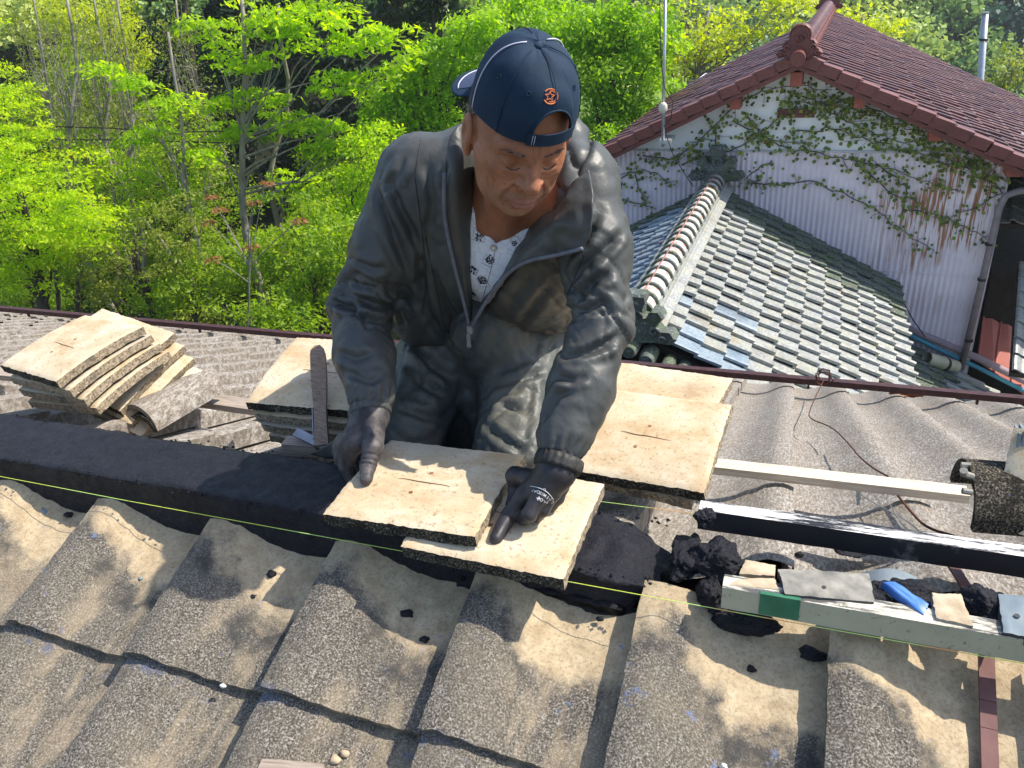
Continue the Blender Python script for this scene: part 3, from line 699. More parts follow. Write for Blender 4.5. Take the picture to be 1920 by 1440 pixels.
def tile_slope(house, me, p0, along, down, n_al, n_dn, w, e, keep, name='roof_tile', matfn=None, close_to=None, maxn=290, cull=None, mats=None):
    """p0: upper corner (house coords); along, down: unit vectors; first maxn nearest tiles become parts, the rest one stuff part"""
    al, dn = Vector(along).normalized(), Vector(down).normalized(); up = al.cross(-dn).normalized()
    if up.z < 0: up = -up
    Rm = Matrix((al, -dn, up)).transposed(); items = []
    for i in range(n_al):
        for j in range(n_dn):
            q = Vector(p0) + al * (i * w) + dn * (j * e)
            if cull and cull(q): continue
            wq = house.matrix_basis @ q; d = (wq - Vector(CAM)).length; items.append((d, i, j, q))
    return items, Rm
def lay_tiles(house, sets, maxn, name='roof_tile'):
    allt = []
    for si, (items, Rm, me, mf) in enumerate(sets):
        for it in items: allt.append((it[0], si, it))
    allt.sort(key=lambda a: a[0]); V = {}; r_ = random.Random(5)
    for n_, (d, si, (dd, i, j, q)) in enumerate(allt):
        items, Rm, me, mf = sets[si]; m_ = mf(q) if mf else None
        Rj = Rm @ Euler((r_.uniform(-.03, .03), r_.uniform(-.03, .03), r_.uniform(-.022, .022))).to_matrix()
        if n_ < maxn:
            mm = me[m_] if isinstance(me, dict) else me
            o = link(name, mm, house); o.matrix_basis = Matrix.Translation(q) @ Rj.to_4x4()
        else:
            mm = me[m_] if isinstance(me, dict) else me
            g = V.setdefault(mm.materials[0], ([], [], [])); n = len(g[0])
            for v in mm.vertices: g[0].append(tuple(Rj @ v.co + q))
            for p in mm.polygons: g[1].append(tuple(a + n for a in p.vertices))
            g[2].extend([r_.random()] * len(mm.vertices))
    if V:
        vs = []; fs = []; ts = []; mats = list(V); mi = []
        for k_, m_ in enumerate(mats):
            g = V[m_]; n = len(vs); vs += g[0]; fs += [tuple(a + n for a in f) for f in g[1]]; ts += g[2]; mi += [k_] * len(g[1])
        me = mesh(name + '_field', vs, fs, mats=mats, mi=mi); smooth_angle(me, 35); fattr(me, 'tint', ts); link(name + '_field', me, house, kind='stuff')

YAW = math.radians(-2)
H = empty('red_roofed_house', (-.225, 10.0, 0), YAW, label='white and lilac clad house with a red-brown glazed tile roof and ivy on its gable', cat='house')
HM = Matrix.Translation(H.location) @ Matrix.Rotation(YAW, 4, 'Z'); HI = HM.inverted()
H.matrix_basis = HM
SL = .475; ZR = -.13   # slope and ridge height of the tile plane
def hpt(px, py, yl):
    """house coordinates of the point seen at a photo position on the plane y=yl of the house"""
    c = HI @ Vector(CAM); r = (HI.to_3x3() @ Vector(ray(px, py))); return c + r * ((yl - c.y) / r.y)
k = NM('white_gable_render', .8, .25); co = k.co('Object', False)
k.col(k.ramp(k.noise(2.5, 5, .6, co), [(.3, (.70, .72, .71)), (.6, (.80, .81, .79))])); k.bump(k.noise(40, 3), .1, .002); M['gable'] = k.m
k = NM('lilac_corrugated_steel', .5, .4); co = k.co('Object', False); sx = k.sep(co)
base = k.ramp(k.noise(1.6, 4, .6, co), [(.3, (.64, .57, .62)), (.7, (.78, .71, .74))])
st = k.noise(26, 3, .6, co, (1, 1, .055)); reg = k.noise(.9, 3, .5, co)
rgt = k.math('MULTIPLY_ADD', sx[0], .55, -.35, True)
lo = k.math('MULTIPLY_ADD', sx[2], .0, .5)
mask = k.math('MULTIPLY', k.math('MULTIPLY', k.ramp(st, [(.50, 0), (.58, 1)]), k.ramp(reg, [(.42, 0), (.55, 1)])), k.math('MULTIPLY', rgt, k.math('MULTIPLY_ADD', sx[2], .5, 1.75, True)))
c = k.mix(k.math('MULTIPLY', mask, 4.0, clamp=True), base, (.34, .16, .08)); c = k.mix(k.ramp(k.noise(30, 3, .6, co, (1, 1, .05)), [(.6, 0), (.75, .25)]), c, (.4, .33, .36))
k.col(c); M['lilac'] = k.m
# gable wall (upper, white) as a solid with the roof line cut
zb = -1.32; xl, xr = -2.50, 2.50
def roofz(x): return ZR - .10 - SL * abs(x)
b = MB(); pr_ = [(xl, zb), (xr, zb), (xr, roofz(xr)), (0, roofz(0)), (xl, roofz(xl))]
V = [(x, 0, z) for x, z in pr_] + [(x, .15, z) for x, z in pr_]
b.add(V, [(0, 1, 2, 3, 4), (9, 8, 7, 6, 5)] + [(i, i + 5, (i + 1) % 5 + 5, (i + 1) % 5) for i in range(5)]); b.build('gable_wall', M['gable'], H)
# corrugated lower wall
G = []; n = 0; cor = .068; xs = np.arange(xl, xr + .001, cor / 6)
V = []; F = []
for i, x in enumerate(xs):
    d = -.008 * math.cos(2 * math.pi * x / cor) - .010; V += [(x, d, zb), (x, d, -4.6)]
for i in range(len(xs) - 1): F.append((2 * i + 1, 2 * i + 3, 2 * i + 2, 2 * i))
me = mesh('corrugated_cladding', V, F, M['lilac'], True); link('corrugated_cladding', me, H)
b = MB(); b.box((xl + .01, .0, -5.2), (xr - .01, .15, zb)); b.box((xl, .15, -5.2), (xl + .15, 8.5, zb)); b.box((xr - .15, .15, -5.2), (xr, 8.5, zb)); b.build('wall_core', M['lilac'], H)
b = MB(); b.box((xl, -.03, zb - .012), (xr, .0, zb + .014)); b.build('wall_trim', simple('grey_trim', (.4, .4, .42), (.5, .5, .5)), H)
b = MB(); b.box((xl, -.022, -2.86), (xr, -.017, -2.845)); b.build('cladding_lap', M['lilac'], H)
# roof
VY = -.42; ee = .235; ww = .262; cs = 1 / math.sqrt(1 + SL * SL); sn = SL * cs
rt = roof_tile_mesh('roof_tile', ww, ee, M['redtile'], roll=.022); rtm = roof_tile_mesh('roof_tile', ww, ee, M['redtile'], roll=.022, mir=True)
n_al = 34; n_dn_r = 20; n_dn_l = 12
def cullr(q): 
    p = HM @ q; v = np.array(p) - CAM; z = v.dot(FWD); u = v.dot(RIGHT) / z; w_ = v.dot(DOWN) / z
    return u > .72 or u < -.72
setR, RmR = tile_slope(H, rt, (.06, VY + .02, ZR - .03), (0, 1, 0), (cs, 0, -sn), n_al, n_dn_r, ww, ee, 0, cull=cullr)
rtl = rt
setL, RmL = tile_slope(H, rt, (-.06, VY + .02 + ww * 28, ZR - .03), (0, -1, 0), (-cs, 0, -sn), 28, n_dn_l, ww, ee, 0)
lay_tiles(H, [(setR, RmR, rt, None), (setL, RmL, rtm, None)], 285)
b = MB()
for sx_, L in ((1, 4.65), (-1, 2.80)):
    for (y0, y1) in ((VY + .05, VY + ww * (34 if sx_ > 0 else 28)),):
        x1 = sx_ * L * cs; z1 = ZR - L * sn
        V = [(0, y0, ZR - .06), (x1, y0, z1 - .06), (x1, y1, z1 - .06), (0, y1, ZR - .06), (0, y0, ZR - .10), (x1, y0, z1 - .10), (x1, y1, z1 - .10), (0, y1, ZR - .10)]
        b.add(V, [(0, 1, 2, 3), (7, 6, 5, 4), (0, 4, 5, 1), (1, 5, 6, 2), (2, 6, 7, 3)])
b.build('roof_deck', M['dark'], H)
# verge tiles with a hanging flange, each one its own
vt = MB()
vt.box((-.01, -.262, -.10), (.20, 0, .012)); 
vt2 = MB(); vt2.add([(0, 0, 0), (0, -ee * 1.1, .022), (.12, -ee * 1.1, .030), (.12, 0, .008), (0, 0, -.125), (0, -ee * 1.1, -.10), (.02, -ee * 1.1, -.10), (.02, 0, -.125), (.12, -ee * 1.1, .008), (.12, 0, -.012)],
                    [(0, 1, 2, 3), (0, 4, 5, 1), (1, 5, 6, 8, 2), (4, 7, 6, 5), (3, 2, 8, 9)])
for sx_ in (1, -1):
    al = Vector((0, 1, 0)); dn = Vector((sx_ * cs, 0, -sn)); up = Vector((sx_ * sn, 0, cs))
    Rm = Matrix((al, -dn, up)).transposed()
    me = vt2.mesh('verge_tile', M['redtrim'])
    for j in range(19 if sx_ > 0 else 12):
        o = link('verge_tile', me, H); o.matrix_basis = Matrix.Translation(Vector((sx_ * .05, VY - .02, ZR + .012)) + dn * (j * ee)) @ Rm.to_4x4()
b = MB()
for sx_, L in ((1, 4.4), (-1, 2.80)):
    x1 = sx_ * L * cs; z1 = ZR - .10 - L * sn; y0, y1 = VY + .02, VY + .06
    b.add([(0, y0, ZR - .10), (x1, y0, z1), (x1, y1, z1), (0, y1, ZR - .10), (0, y0, ZR - .16), (x1, y0, z1 - .06), (x1, y1, z1 - .06), (0, y1, ZR - .16)], [(3, 2, 1, 0), (4, 5, 6, 7), (0, 1, 5, 4), (2, 3, 7, 6), (1, 2, 6, 5)])
b.build('bargeboard', M['redtrim'], H)
# ridge: stacked base courses and round cap tiles
def cap_mesh(name, r, L, m, n=9, fl=.0):
    G = []
    for (y, k_) in ((0, 1.0), (0.02, 1.10), (.045, 1.10), (.05, 1.0), (L, .95)):
        G.append([(math.cos(math.pi * i / n) * r * k_, y, math.sin(math.pi * i / n) * r * k_) for i in range(n + 1)])
    b = MB(); b.grid(G); b.add([g for g in G[0]], [tuple(range(n + 1))[::-1]]); return b.mesh(name, m, True)
b = MB(); b.box((-.15, VY + .05, ZR - .02), (.15, 8.5, ZR + .05)); b.build('ridge_course', M['redtrim'], H)
b = MB(); b.box((-.125, VY + .05, ZR + .052), (.125, 8.5, ZR + .10)); b.build('ridge_course', M['redtrim'], H)
cp = cap_mesh('ridge_cap', .095, .25, M['redtile'])
for i in range(36): o = link('ridge_cap', cp, H); o.location = (0, VY + .06 + .235 * i, ZR + .10)
# end ornament
def ornament(name, parent, loc, s, m, kind=0, rz=0):
    prof_ = [(0, .34), (.07, .33), (.13, .28), (.15, .21), (.14, .14), (.19, .13), (.23, .08), (.22, .03), (.27, .01), (.31, -.04), (.27, -.10), (.20, -.08), (.14, -.13), (0, -.10)]
    if kind: prof_ = [(0, .36), (.09, .36), (.10, .30), (.075, .24), (.075, .16), (.12, .15), (.15, .22), (.22, .22), (.26, .16), (.20, .09), (.24, .03), (.33, .03), (.37, -.03), (.31, -.09), (.18, -.08), (0, -.10)]
    out = prof_ + [(-x, z) for x, z in prof_[::-1][1:-1]]; n = len(out); V = []
    for (y, k_) in ((-.045, .84), (-.06, .93), (-.045, 1), (.05, 1)):
        for x, z in out: V.append((x * s * k_, y * s * 1.4, (.08 + (z - .08) * k_) * s))
    F = [tuple(range(n))]; F += [(a * n + i, (a + 1) * n + i, (a + 1) * n + (i + 1) % n, a * n + (i + 1) % n) for a in range(3) for i in range(n)]; F.append(tuple(3 * n + i for i in range(n))[::-1])
    me = mesh(name, V, F, m); bmx = bmesh.new(); bmx.from_mesh(me); bmesh.ops.recalc_face_normals(bmx, faces=bmx.faces); bmx.to_mesh(me); bmx.free(); smooth_angle(me, 40)
    o = link(name, me, parent); o.location = loc; o.rotation_euler = (0, 0, rz)
    for (cx_, cz_, rr) in ((0, .16, .07), (-.17, .03, .05), (.17, .03, .05), (-.24, -.04, .035), (.24, -.04, .035)):
        b = MB(); pts = [(math.cos(a) * rr * s * (1 - a / 9) + cx_ * s, -.088 * s, math.sin(a) * rr * s * (1 - a / 9) + cz_ * s) for a in np.linspace(0, 7, 16)]
        b.tube(pts, .014 * s, 5); b.build('scroll', m, o, smooth=True)
    return o
ornament('ridge_ornament', H, (0, VY + .02, ZR + .06), .85, M['redtrim'])
b = MB(); b.tube([(0, VY - .20, ZR - .02), (0, VY + .04, ZR - .0)], [.085, .085], 14); b.build('end_cap_tile', M['redtrim'], H, ang=40)
ornament('ridge_ornament', H, (0, 8.45, ZR + .10), .9, M['redtrim'], 0, math.pi)
# purlin ends under the verge
pm = simple('red_painted_wood', (.28, .075, .05), (.36, .11, .075), 20, .6)
for (px, py, w_, h_) in ((1494, 147, .14, .16), (1380, 193, .12, .13), (1612, 190, .12, .13), (1754, 251, .14, .13), (1900, 316, .15, .15)):
    c_ = hpt(px, py, VY + .22); b = MB(); b.box((c_.x - w_ / 2, VY + .12, c_.z - h_ / 2), (c_.x + w_ / 2, .06, c_.z + h_ / 2)); b.build('purlin_end', pm, H)
a = hpt(1458, 204, 0); e = hpt(1527, 220, 0)
b = MB(); b.box((a.x, -.025, e.z), (e.x, .01, a.z)); vn = b.build('gable_vent', M['redtrim'], H)
for i in range(3): b = MB(); z = e.z + (a.z - e.z) * (.2 + .28 * i); b.box((a.x + .02, -.045, z), (e.x - .02, -.026, z + .02)); b.build('vent_slat', M['redtrim'], vn)
# corner post under the left eave, downpipe at the right corner
M['pipe'] = simple('grey_brown_pvc', (.20, .17, .17), (.28, .24, .25), 8, .45, 50, .1)
b = MB(); b.tube([(xr + .50, -.12, -1.70), (xr + .10, -.12, -1.74), (xr - .02, -.12, -1.80), (xr - .06, -.12, -1.95), (xr - .10, -.11, -4.12)], .042, 10); dp = b.build('downpipe', M['pipe'], H, smooth=True)
for z in (-2.4, -2.86, -3.7): b = MB(); b.tube([(xr - .085, -.12, z - .015), (xr - .085, -.12, z + .015)], .050, 10); b.build('pipe_clip', M['dark'], dp)
b = MB(); b.box((xl - .02, -.35, -1.50), (xl + .10, .0, -1.36)); b.build('eave_block', M['dark'], H)

# ivy
k = NM('ivy_leaf', .5, .35); t = k.attr('tint'); k.col(k.ramp(t, [(0, (.06, .10, .016)), (.5, (.15, .21, .03)), (.85, (.25, .31, .05)), (1, (.22, .13, .05))])); k.b.inputs['Transmission Weight'].default_value = 0; M['ivy'] = k.m
M['vine'] = simple('vine_stem', (.06, .045, .035), (.12, .09, .07), 30, .8)
iv = empty('ivy', (0, 0, 0), label='ivy climbing across the white gable and lilac cladding', cat='ivy'); iv.matrix_basis = HM.copy()
paths = [([(1205, 292), (1262, 300), (1320, 258), (1360, 215), (1400, 182), (1450, 165), (1500, 160), (1560, 168)], 1.3),
 ([(1150, 352), (1180, 322), (1230, 322), (1252, 342)], 1.2), ([(1165, 345), (1160, 372), (1230, 392)], .5), ([(1190, 330), (1200, 360), (1215, 372)], .6),
 ([(1280, 306), (1340, 292), (1400, 268), (1440, 238), (1500, 190), (1560, 196), (1620, 212), (1700, 240), (1770, 268), (1840, 300), (1885, 340)], 1.5),
 ([(1400, 215), (1430, 258), (1480, 280), (1540, 288), (1600, 298), (1680, 318), (1750, 345), (1800, 360)], 1.1),
 ([(1480, 250), (1560, 240), (1640, 268), (1740, 288), (1850, 318)], 1.2), ([(1400, 340), (1460, 345), (1520, 338), (1580, 365), (1640, 390), (1700, 440), (1752, 470)], .55),
 ([(1640, 308), (1700, 350), (1690, 400), (1722, 395), (1800, 420), (1865, 452)], .7), ([(1450, 300), (1400, 332), (1430, 345)], .7),
 ([(1560, 180), (1640, 205), (1680, 222), (1740, 250), (1790, 270)], 1.6), ([(1850, 330), (1880, 362), (1800, 400), (1770, 420)], .7), ([(1540, 200), (1600, 232), (1680, 262), (1760, 276)], 1.6),
 ([(1480, 175), (1540, 195), (1600, 190)], 1.5), ([(1750, 300), (1810, 310), (1870, 350)], 1.4), ([(1340, 245), (1345, 290), (1330, 300)], 1.0), ([(1380, 230), (1440, 262), (1520, 268)], 1.1), ([(1600, 300), (1640, 330), (1660, 360), (1730, 380)], .8)]
b = MB(); LV = []; LT = []
r_ = random.Random(11)
for pth, dens in paths:
    P3 = [hpt(x, y, -.03) for x, y in pth]; pts = []
    for a, c in zip(P3, P3[1:]):
        m_ = max(2, int((c - a).length / .07))
        for i in range(m_): t = i / m_; q = a.lerp(c, t); pts.append(q + Vector((r_.uniform(-.02, .02), 0, r_.uniform(-.025, .025))))
    pts.append(P3[-1]); b.tube(pts, [.009 * (1 - .6 * i / len(pts)) for i in range(len(pts))], 4, cap=False)
    for q in pts:
        for _ in range(int(dens * 4.0 + r_.random())):
            o_ = Vector((r_.gauss(0, .055 * (.5 + dens)), 0, r_.gauss(0, .045 * (.5 + dens))))
            if r_.random() < .3: b.tube([q, q + o_ * .9], .003, 3, cap=False)
            LV.append(q + o_ + Vector((0, -r_.uniform(.0, .05), 0)))
b.build('vine_stem', M['vine'], iv)
V = []; F = []; T = []
for q in LV:
    if q.z > roofz(q.x) - .02 or q.x > xr or q.x < xl: continue
    s = r_.uniform(.022, .043); a = r_.uniform(-2.6, -.5); ca, sa = math.cos(a), math.sin(a); tl = r_.uniform(-.5, .5)
    lobes = [(0, 0), (.45, -.55), (.35, -.15), (1.1, 0), (.35, .15), (.45, .55)]; n = len(V); ti = r_.random() ** 1.3
    lobes = [(-.15, 0), (.1, -.6), (.45, -.62), (1.05, 0), (.45, .62), (.1, .6)]
    for (u, v) in lobes: V.append((q.x + (u * ca - v * sa) * s, q.y - abs(v) * s * .5 - (u * s * .6 * (1 + tl)), q.z + (u * sa + v * ca) * s)); T.append(ti)
    F += [(n, n + 1, n + 2, n + 3), (n, n + 3, n + 4, n + 5)]
me = mesh('leaf_mass', V, F, M['ivy']); fattr(me, 'tint', T); link('leaf_mass', me, iv, kind='stuff')

# television aerial pole with cable on the left eave
ap = fy(1243, 275, 9.35); at_ = fy(1248, -40, 9.35)
M['galv'] = simple('galvanised_steel', (.35, .37, .38), (.5, .52, .53), 15, .4, 60, .1, .001, .5, .6)
an = empty('aerial_pole', tuple(ap), label='thin galvanised aerial pole clamped at the left eave of the red roof', cat='pole')
b = MB(); tv = Vector(at_) - Vector(ap); b.tube([(0, 0, 0), tv], .020, 8); b.build('mast', M['galv'], an, smooth=True)
q = Vector(fy(1243, 202, 9.30)) - Vector(ap); b = MB(); b.tube([q + Vector((0, 0, -.06)), q + Vector((0, 0, -.03)), q + Vector((0, 0, .03)), q + Vector((0, 0, .06))], [.03, .055, .055, .03], 10); b.build('insulator', simple('cream_insulator', (.5, .47, .38), (.6, .57, .48)), an, ang=40)
b = MB(); pts = [Vector(fy(x, y, 9.28)) - Vector(ap) for x, y in [(1237, -20), (1238, 60), (1240, 120), (1246, 165), (1262, 190), (1258, 222), (1246, 235), (1252, 262), (1262, 290), (1280, 320), (1300, 350)]]; b.tube(pts, .006, 5); b.build('cable', M['dark'], an, smooth=True)
b = MB(); b.box((-.05, -.02, .04), (.10, .35, .08)); b.build('clamp', M['galv'], an)
# grey pole far right behind the roof
q0, q1 = fy(1834, 200, 22), fy(1847, 26, 22)
up_ = empty('utility_pole', tuple(q0), label='grey steel pole rising behind the right slope of the red roof', cat='pole')
b = MB(); b.tube([Vector((0, 0, -3)), (0, 0, 0), Vector(q1) - Vector(q0)], [.09, .09, .075], 12); b.build('shaft', M['galv'], up_, smooth=True)
b = MB(); c_ = (Vector(q1) - Vector(q0)) * .72; b.tube([c_, c_ + Vector((.004, 0, .05))], .10, 12); b.build('band', M['dark'], up_)
b = MB(); c_ = (Vector(q1) - Vector(q0)); b.tube([c_, c_ + Vector((0, 0, .04))], .082, 12); b.build('pole_cap', M['galv'], up_)

# ================================================================== annex with the grey tiled roof
YW2 = math.radians(-1)
A = empty('grey_roofed_annex', (-1.145, 10.0, 0), YW2, label='low annex with a lichen-covered grey kiln tile roof built against the lilac wall', cat='annex')
A.matrix_basis = Matrix.Translation(A.location) @ Matrix.Rotation(YW2, 4, 'Z')
AZ = -1.78; AS = .52; ac = 1 / math.sqrt(1 + AS * AS); asn = AS * ac; Y1 = -.06; YN = -5.0
gw, ge = .258, .216
mt = {'g': roof_tile_mesh('roof_tile', gw, ge, M['greytile'], th=.03, roll=.042, lift=.034), 'm': roof_tile_mesh('roof_tile', gw, ge, M['mosstile'], roll=.030, lift=.030), 'b': roof_tile_mesh('roof_tile', gw, ge, M['bluetile'], roll=.030, lift=.030)}
def mfR(q):
    n_ = nz((q.x, q.y, 0), 2.2, 4) * .35
    if q.y > -1.05 - .30 * q.x * 0 + n_ - .12 * q.x: return 'm'  # mossy band along the wall, its darkness also painting in the house's shadow
    if q.y < -3.9 and q.x < .75 and random.random() < .42: return 'b'
    return 'g'
setR, Rm1 = tile_slope(A, None, (.09, YN + .02, AZ - .02), (0, 1, 0), (ac, 0, -asn), int(-YN / gw) - 0, 12, gw, ge, 0)
setL, Rm2 = tile_slope(A, None, (-.09, Y1, AZ - .02), (0, -1, 0), (-ac, 0, -asn), int(-YN / gw), 11, gw, ge, 0)
mtm = {'m': roof_tile_mesh('roof_tile', gw, ge, M['mosstile'], roll=.034, lift=.030, mir=True), 'b': roof_tile_mesh('roof_tile', gw, ge, M['bluetile'], roll=.034, lift=.030, mir=True)}
lay_tiles(A, [(setR, Rm1, mt, mfR), (setL, Rm2, mtm, lambda q: 'm' if q.y > -.5 + nz((q.x, q.y, 0), 2, 1) * .4 else 'b')], 290)  # left slope gets darker bluish tiles, painting in its shaded side
b = MB()
for sx_ in (1, -1):
    L = 12 * ge if sx_ > 0 else 11 * ge
    x1 = sx_ * (L + .02) * ac; z1 = AZ - (L + .02) * asn; V = []
    for dz in (-.045, -.11): V += [(0, YN + .06, AZ + dz), (x1, YN + .06, z1 + dz), (x1, 0, z1 + dz), (0, 0, AZ + dz)]
    b.add(V, [(0, 1, 2, 3), (7, 6, 5, 4), (0, 4, 5, 1), (1, 5, 6, 2), (2, 6, 7, 3)])
b.build('roof_deck', M['dark'], A)
b = MB(); b.box((-2.2, YN + .3, -5.0), (2.1, -.02, AZ - 1.32)); b.build('annex_wall', simple('earth_wall', (.25, .2, .15), (.33, .27, .2), 4), A)
b = MB()
for kx, (w_, h0, h1) in enumerate(((.17, -.03, .04), (.145, .044, .08), (.125, .084, .12))):
    for sx_ in (0,): b.box((-w_, YN + .02, AZ + h0), (w_, -.02, AZ + h1))
b.build('ridge_course', M['greytile'], A)
# noshi side tiles along the ridge, one by one
nm = MB(); nm.add([(0, 0, 0), (.10, 0, -.05), (.10, .20, -.045), (0, .20, .005), (.10, 0, -.065), (.0, 0, -.015), (.10, .20, -.06)], [(0, 1, 2, 3), (0, 5, 4, 1), (1, 4, 6, 2)]); nme = nm.mesh('ridge_side_tile', M['greytile'])
for i in range(23):
    for sx_ in (1, -1):
        o = link('ridge_side_tile', nme, A); o.location = (sx_ * .13, YN + .04 + .213 * i, AZ + .055); o.scale = (sx_, 1, 1)
k = NM('patched_ridge_cap', .5, .4); co = k.co(); k.col(k.mix(k.ramp(k.noise(14, 5, .7, co), [(.5, 0), (.62, .9)]), k.ramp(k.noise(5, 4), [(.3, (.45, .45, .46)), (.6, (.66, .64, .62))]), (.48, .20, .12)))
k.bump(k.noise(60, 4), .4, .003); M['cap'] = k.m
def band_mesh():
    n = 10; G = []; r = .115
    for (y, k_) in ((-.012, 1.16), (.02, 1.18), (.024, 1.0)): G.append([(math.cos(math.pi * i / n) * r * k_, y, math.sin(math.pi * i / n) * r * k_) for i in range(n + 1)])
    b = MB(); b.grid(G); b.add(G[0], [tuple(range(n + 1))[::-1]]); return b.mesh('cap_rim', M['mosstile'], True)
cp = cap_mesh('ridge_cap', .115, .24, M['cap'], 10); bm_ = band_mesh()
for i in range(22):
    o = link('ridge_cap', cp, A); o.location = (0, YN + .07 + .222 * i, AZ + .10)
    q = link('cap_rim', bm_, o)
b = MB(); b.tube([(0, YN + .05, AZ + .235)] + [(0, YN + .07 + .222 * i, AZ + .232 + .006 * (i % 2)) for i in range(23)], .005, 4); b.build('copper_wire', simple('copper_wire', (.35, .14, .08), (.45, .2, .12)), A)
ornament('ridge_ornament', A, (0, YN - .02, AZ + .0), .95, M['mosstile'], 1)
ornament('ridge_ornament', A, (0, -.16, AZ + .20), 1.0, M['mosstile'], 1)
for i, (x, y, z, r) in enumerate(((-.20, YN - .1, AZ - .16, .07), (.12, YN - .15, AZ - .20, .075), (.28, YN - .12, AZ - .28, .06), (-.02, YN - .17, AZ - .12, .07), (.40, YN - .10, AZ - .33, .06))):
    b = MB(); b.tube([(x, y - .05, z), (x, y, z), (x, y + .16, z)], [r * .75, r, r], 12); b.build('round_end_tile', M['mosstile'], A, ang=35)

# lower lean-to roof at the right foot of the wall
Lr = empty('lean_to_roof', (1.05, 10.0, 0), YW2, label='low mossy tiled lean-to roof at the foot of the lilac wall', cat='roof')
Lr.matrix_basis = Matrix.Translation(Lr.location) @ Matrix.Rotation(YW2, 4, 'Z')
setA, Rma = tile_slope(Lr, None, (-.15, -4.6, -3.50), (0, 1, 0), (ac, 0, -asn), 17, 16, gw, ge, 0)
lay_tiles(Lr, [(setA, Rma, mt, lambda q: 'm' if q.x < .75 + nz((q.x, q.y, 0), 2, 1) * .5 else 'g')], 272)
L = 16 * ge; x1 = -.15 + L * ac; z1 = -3.5 - L * asn; V = []
for dz in (-.045, -.11): V += [(-.2, -4.55, -3.48 + dz), (x1, -4.55, z1 + dz), (x1, -.02, z1 + dz), (-.2, -.02, -3.48 + dz)]
b = MB(); b.add(V, [(0, 1, 2, 3), (7, 6, 5, 4), (0, 4, 5, 1), (1, 5, 6, 2), (2, 6, 7, 3)]); b.build('roof_deck', M['dark'], Lr)
# pipes at the foot of the wall
def onl(px, py, h=.05):   # on the lean-to plane
    n_ = Vector((asn, 0, ac)); p0 = Vector((1.05 - .15, 0, -3.5)); d_ = n_.dot(p0) + h
    return Vector(fpl(px, py, tuple(n_), d_))
b = MB(); b.tube([onl(1738, 672, .07), onl(1792, 688, .07)], .085, 12, cap=False); b.tube([onl(1792, 688, .07), onl(1738, 672, .07)], .073, 12, cap=False)
vp = b.build('vent_pipe', simple('pale_pvc', (.36, .36, .25), (.46, .45, .33), 7, .5), None, smooth=True, label='short pale plastic pipe lying on the mossy lean-to roof', cat='pipe')
b = MB(); m0 = onl(1770, 682, .07); m1 = onl(1774, 683, .07); b.tube([m0, m1], .088, 12); b.build('pipe_joint', M['dark'], vp)
wl = [Vector(fy(x, y, 9.86)) for x, y in ((1688, 620), (1760, 655), (1835, 690), (1925, 735))]
b = MB(); b.tube(wl, .030, 8); b.build('hose', simple('blue_hose', (.05, .25, .36), (.09, .36, .46), 6, .4), None, smooth=True, label='thin blue hose running along the foot of the lilac wall', cat='hose')
wl = [Vector(fy(x, y, 9.90)) for x, y in ((1686, 610), (1760, 640), (1835, 672), (1925, 716))]
b = MB(); b.tube(wl, .050, 8); b.build('gutter_pipe', simple('mauve_pipe', (.30, .22, .25), (.42, .33, .35), 6, .45), None, smooth=True, label='mauve gutter pipe along the foot of the lilac wall above the blue hose', cat='pipe')
b = MB(); pts = [Vector(fy(x, y, 9.8)) for x, y in ((1676, 532), (1690, 560), (1712, 600), (1735, 632))]; b.tube(pts, .007, 4); b.build('loose_cable', M['dark'], None, label='black cable sagging from the annex eave down the lilac wall', cat='cable')
# ridge weed at the eave corner
V = []; F = []; c0 = Vector(fy(1672, 530, 9.8)); r_ = random.Random(4)
for i in range(22):
    d_ = Vector((r_.uniform(-1, 1), r_.uniform(-1, .3), r_.uniform(.1, 1))).normalized() * r_.uniform(.06, .14); s_ = d_.cross(Vector((0, 0, 1))).normalized() * .006; n = len(V)
    V += [c0 - s_, c0 + s_, c0 + d_]; F.append((n, n + 1, n + 2))
link('weed', mesh('weed', V, F, M['ivy']), None, label='small weed tuft at the upper right eave corner of the grey roof', cat='weed')
# rust-red metal roof and dark tiled roof at the far right
V = [fy(1868, 548, 10.6), fy(1922, 672, 9.9), fy(1922, 720, 9.7), fy(1836, 672, 10.2)]
rm = empty('red_metal_roof', (2.6, 10.6, -3.6), label='faded red metal sheet roof in the gap right of the downpipe', cat='roof')
pa, pb, pc, pd = [Vector(v) for v in (fy(1855, 500, 11.2), fy(2010, 640, 10.9), fy(1990, 790, 9.6), fy(1832, 676, 10.15))]
M['redmetal'] = simple('faded_red_metal', (.50, .15, .12), (.62, .24, .19), 2.2, .55, 30, .2)
nmr = (pb - pa).cross(pd - pa).normalized(); nmr = nmr if nmr.z > 0 else -nmr
for i in range(5):
    t0, t1 = i / 5 + .004, (i + 1) / 5 - .004; A_ = [pa.lerp(pb, t0), pa.lerp(pb, t1), pd.lerp(pc, t1), pd.lerp(pc, t0)]
    V = [v + nmr * .02 for v in A_] + [v - nmr * .01 for v in A_]
    b = MB(); b.add(V, [(0, 1, 2, 3), (7, 6, 5, 4), (0, 4, 5, 1), (1, 5, 6, 2), (2, 6, 7, 3), (3, 7, 4, 0)]); o = b.build('metal_sheet', M['redmetal'], rm); o.location = (-2.6, -10.6, 3.6)
for t in (0, .2, .4, .6, .8, 1):
    b = MB(); b.tube([pa.lerp(pb, t) + nmr * .03, pd.lerp(pc, t) + nmr * .03], .012, 6); o = b.build('seam', M['redmetal'], rm); o.location = (-2.6, -10.6, 3.6)
N2 = empty('neighbour_roof', (3.15, 12.0, -2.2), label='dark wavy kiln tile roof of the neighbouring house at the right picture edge', cat='roof')
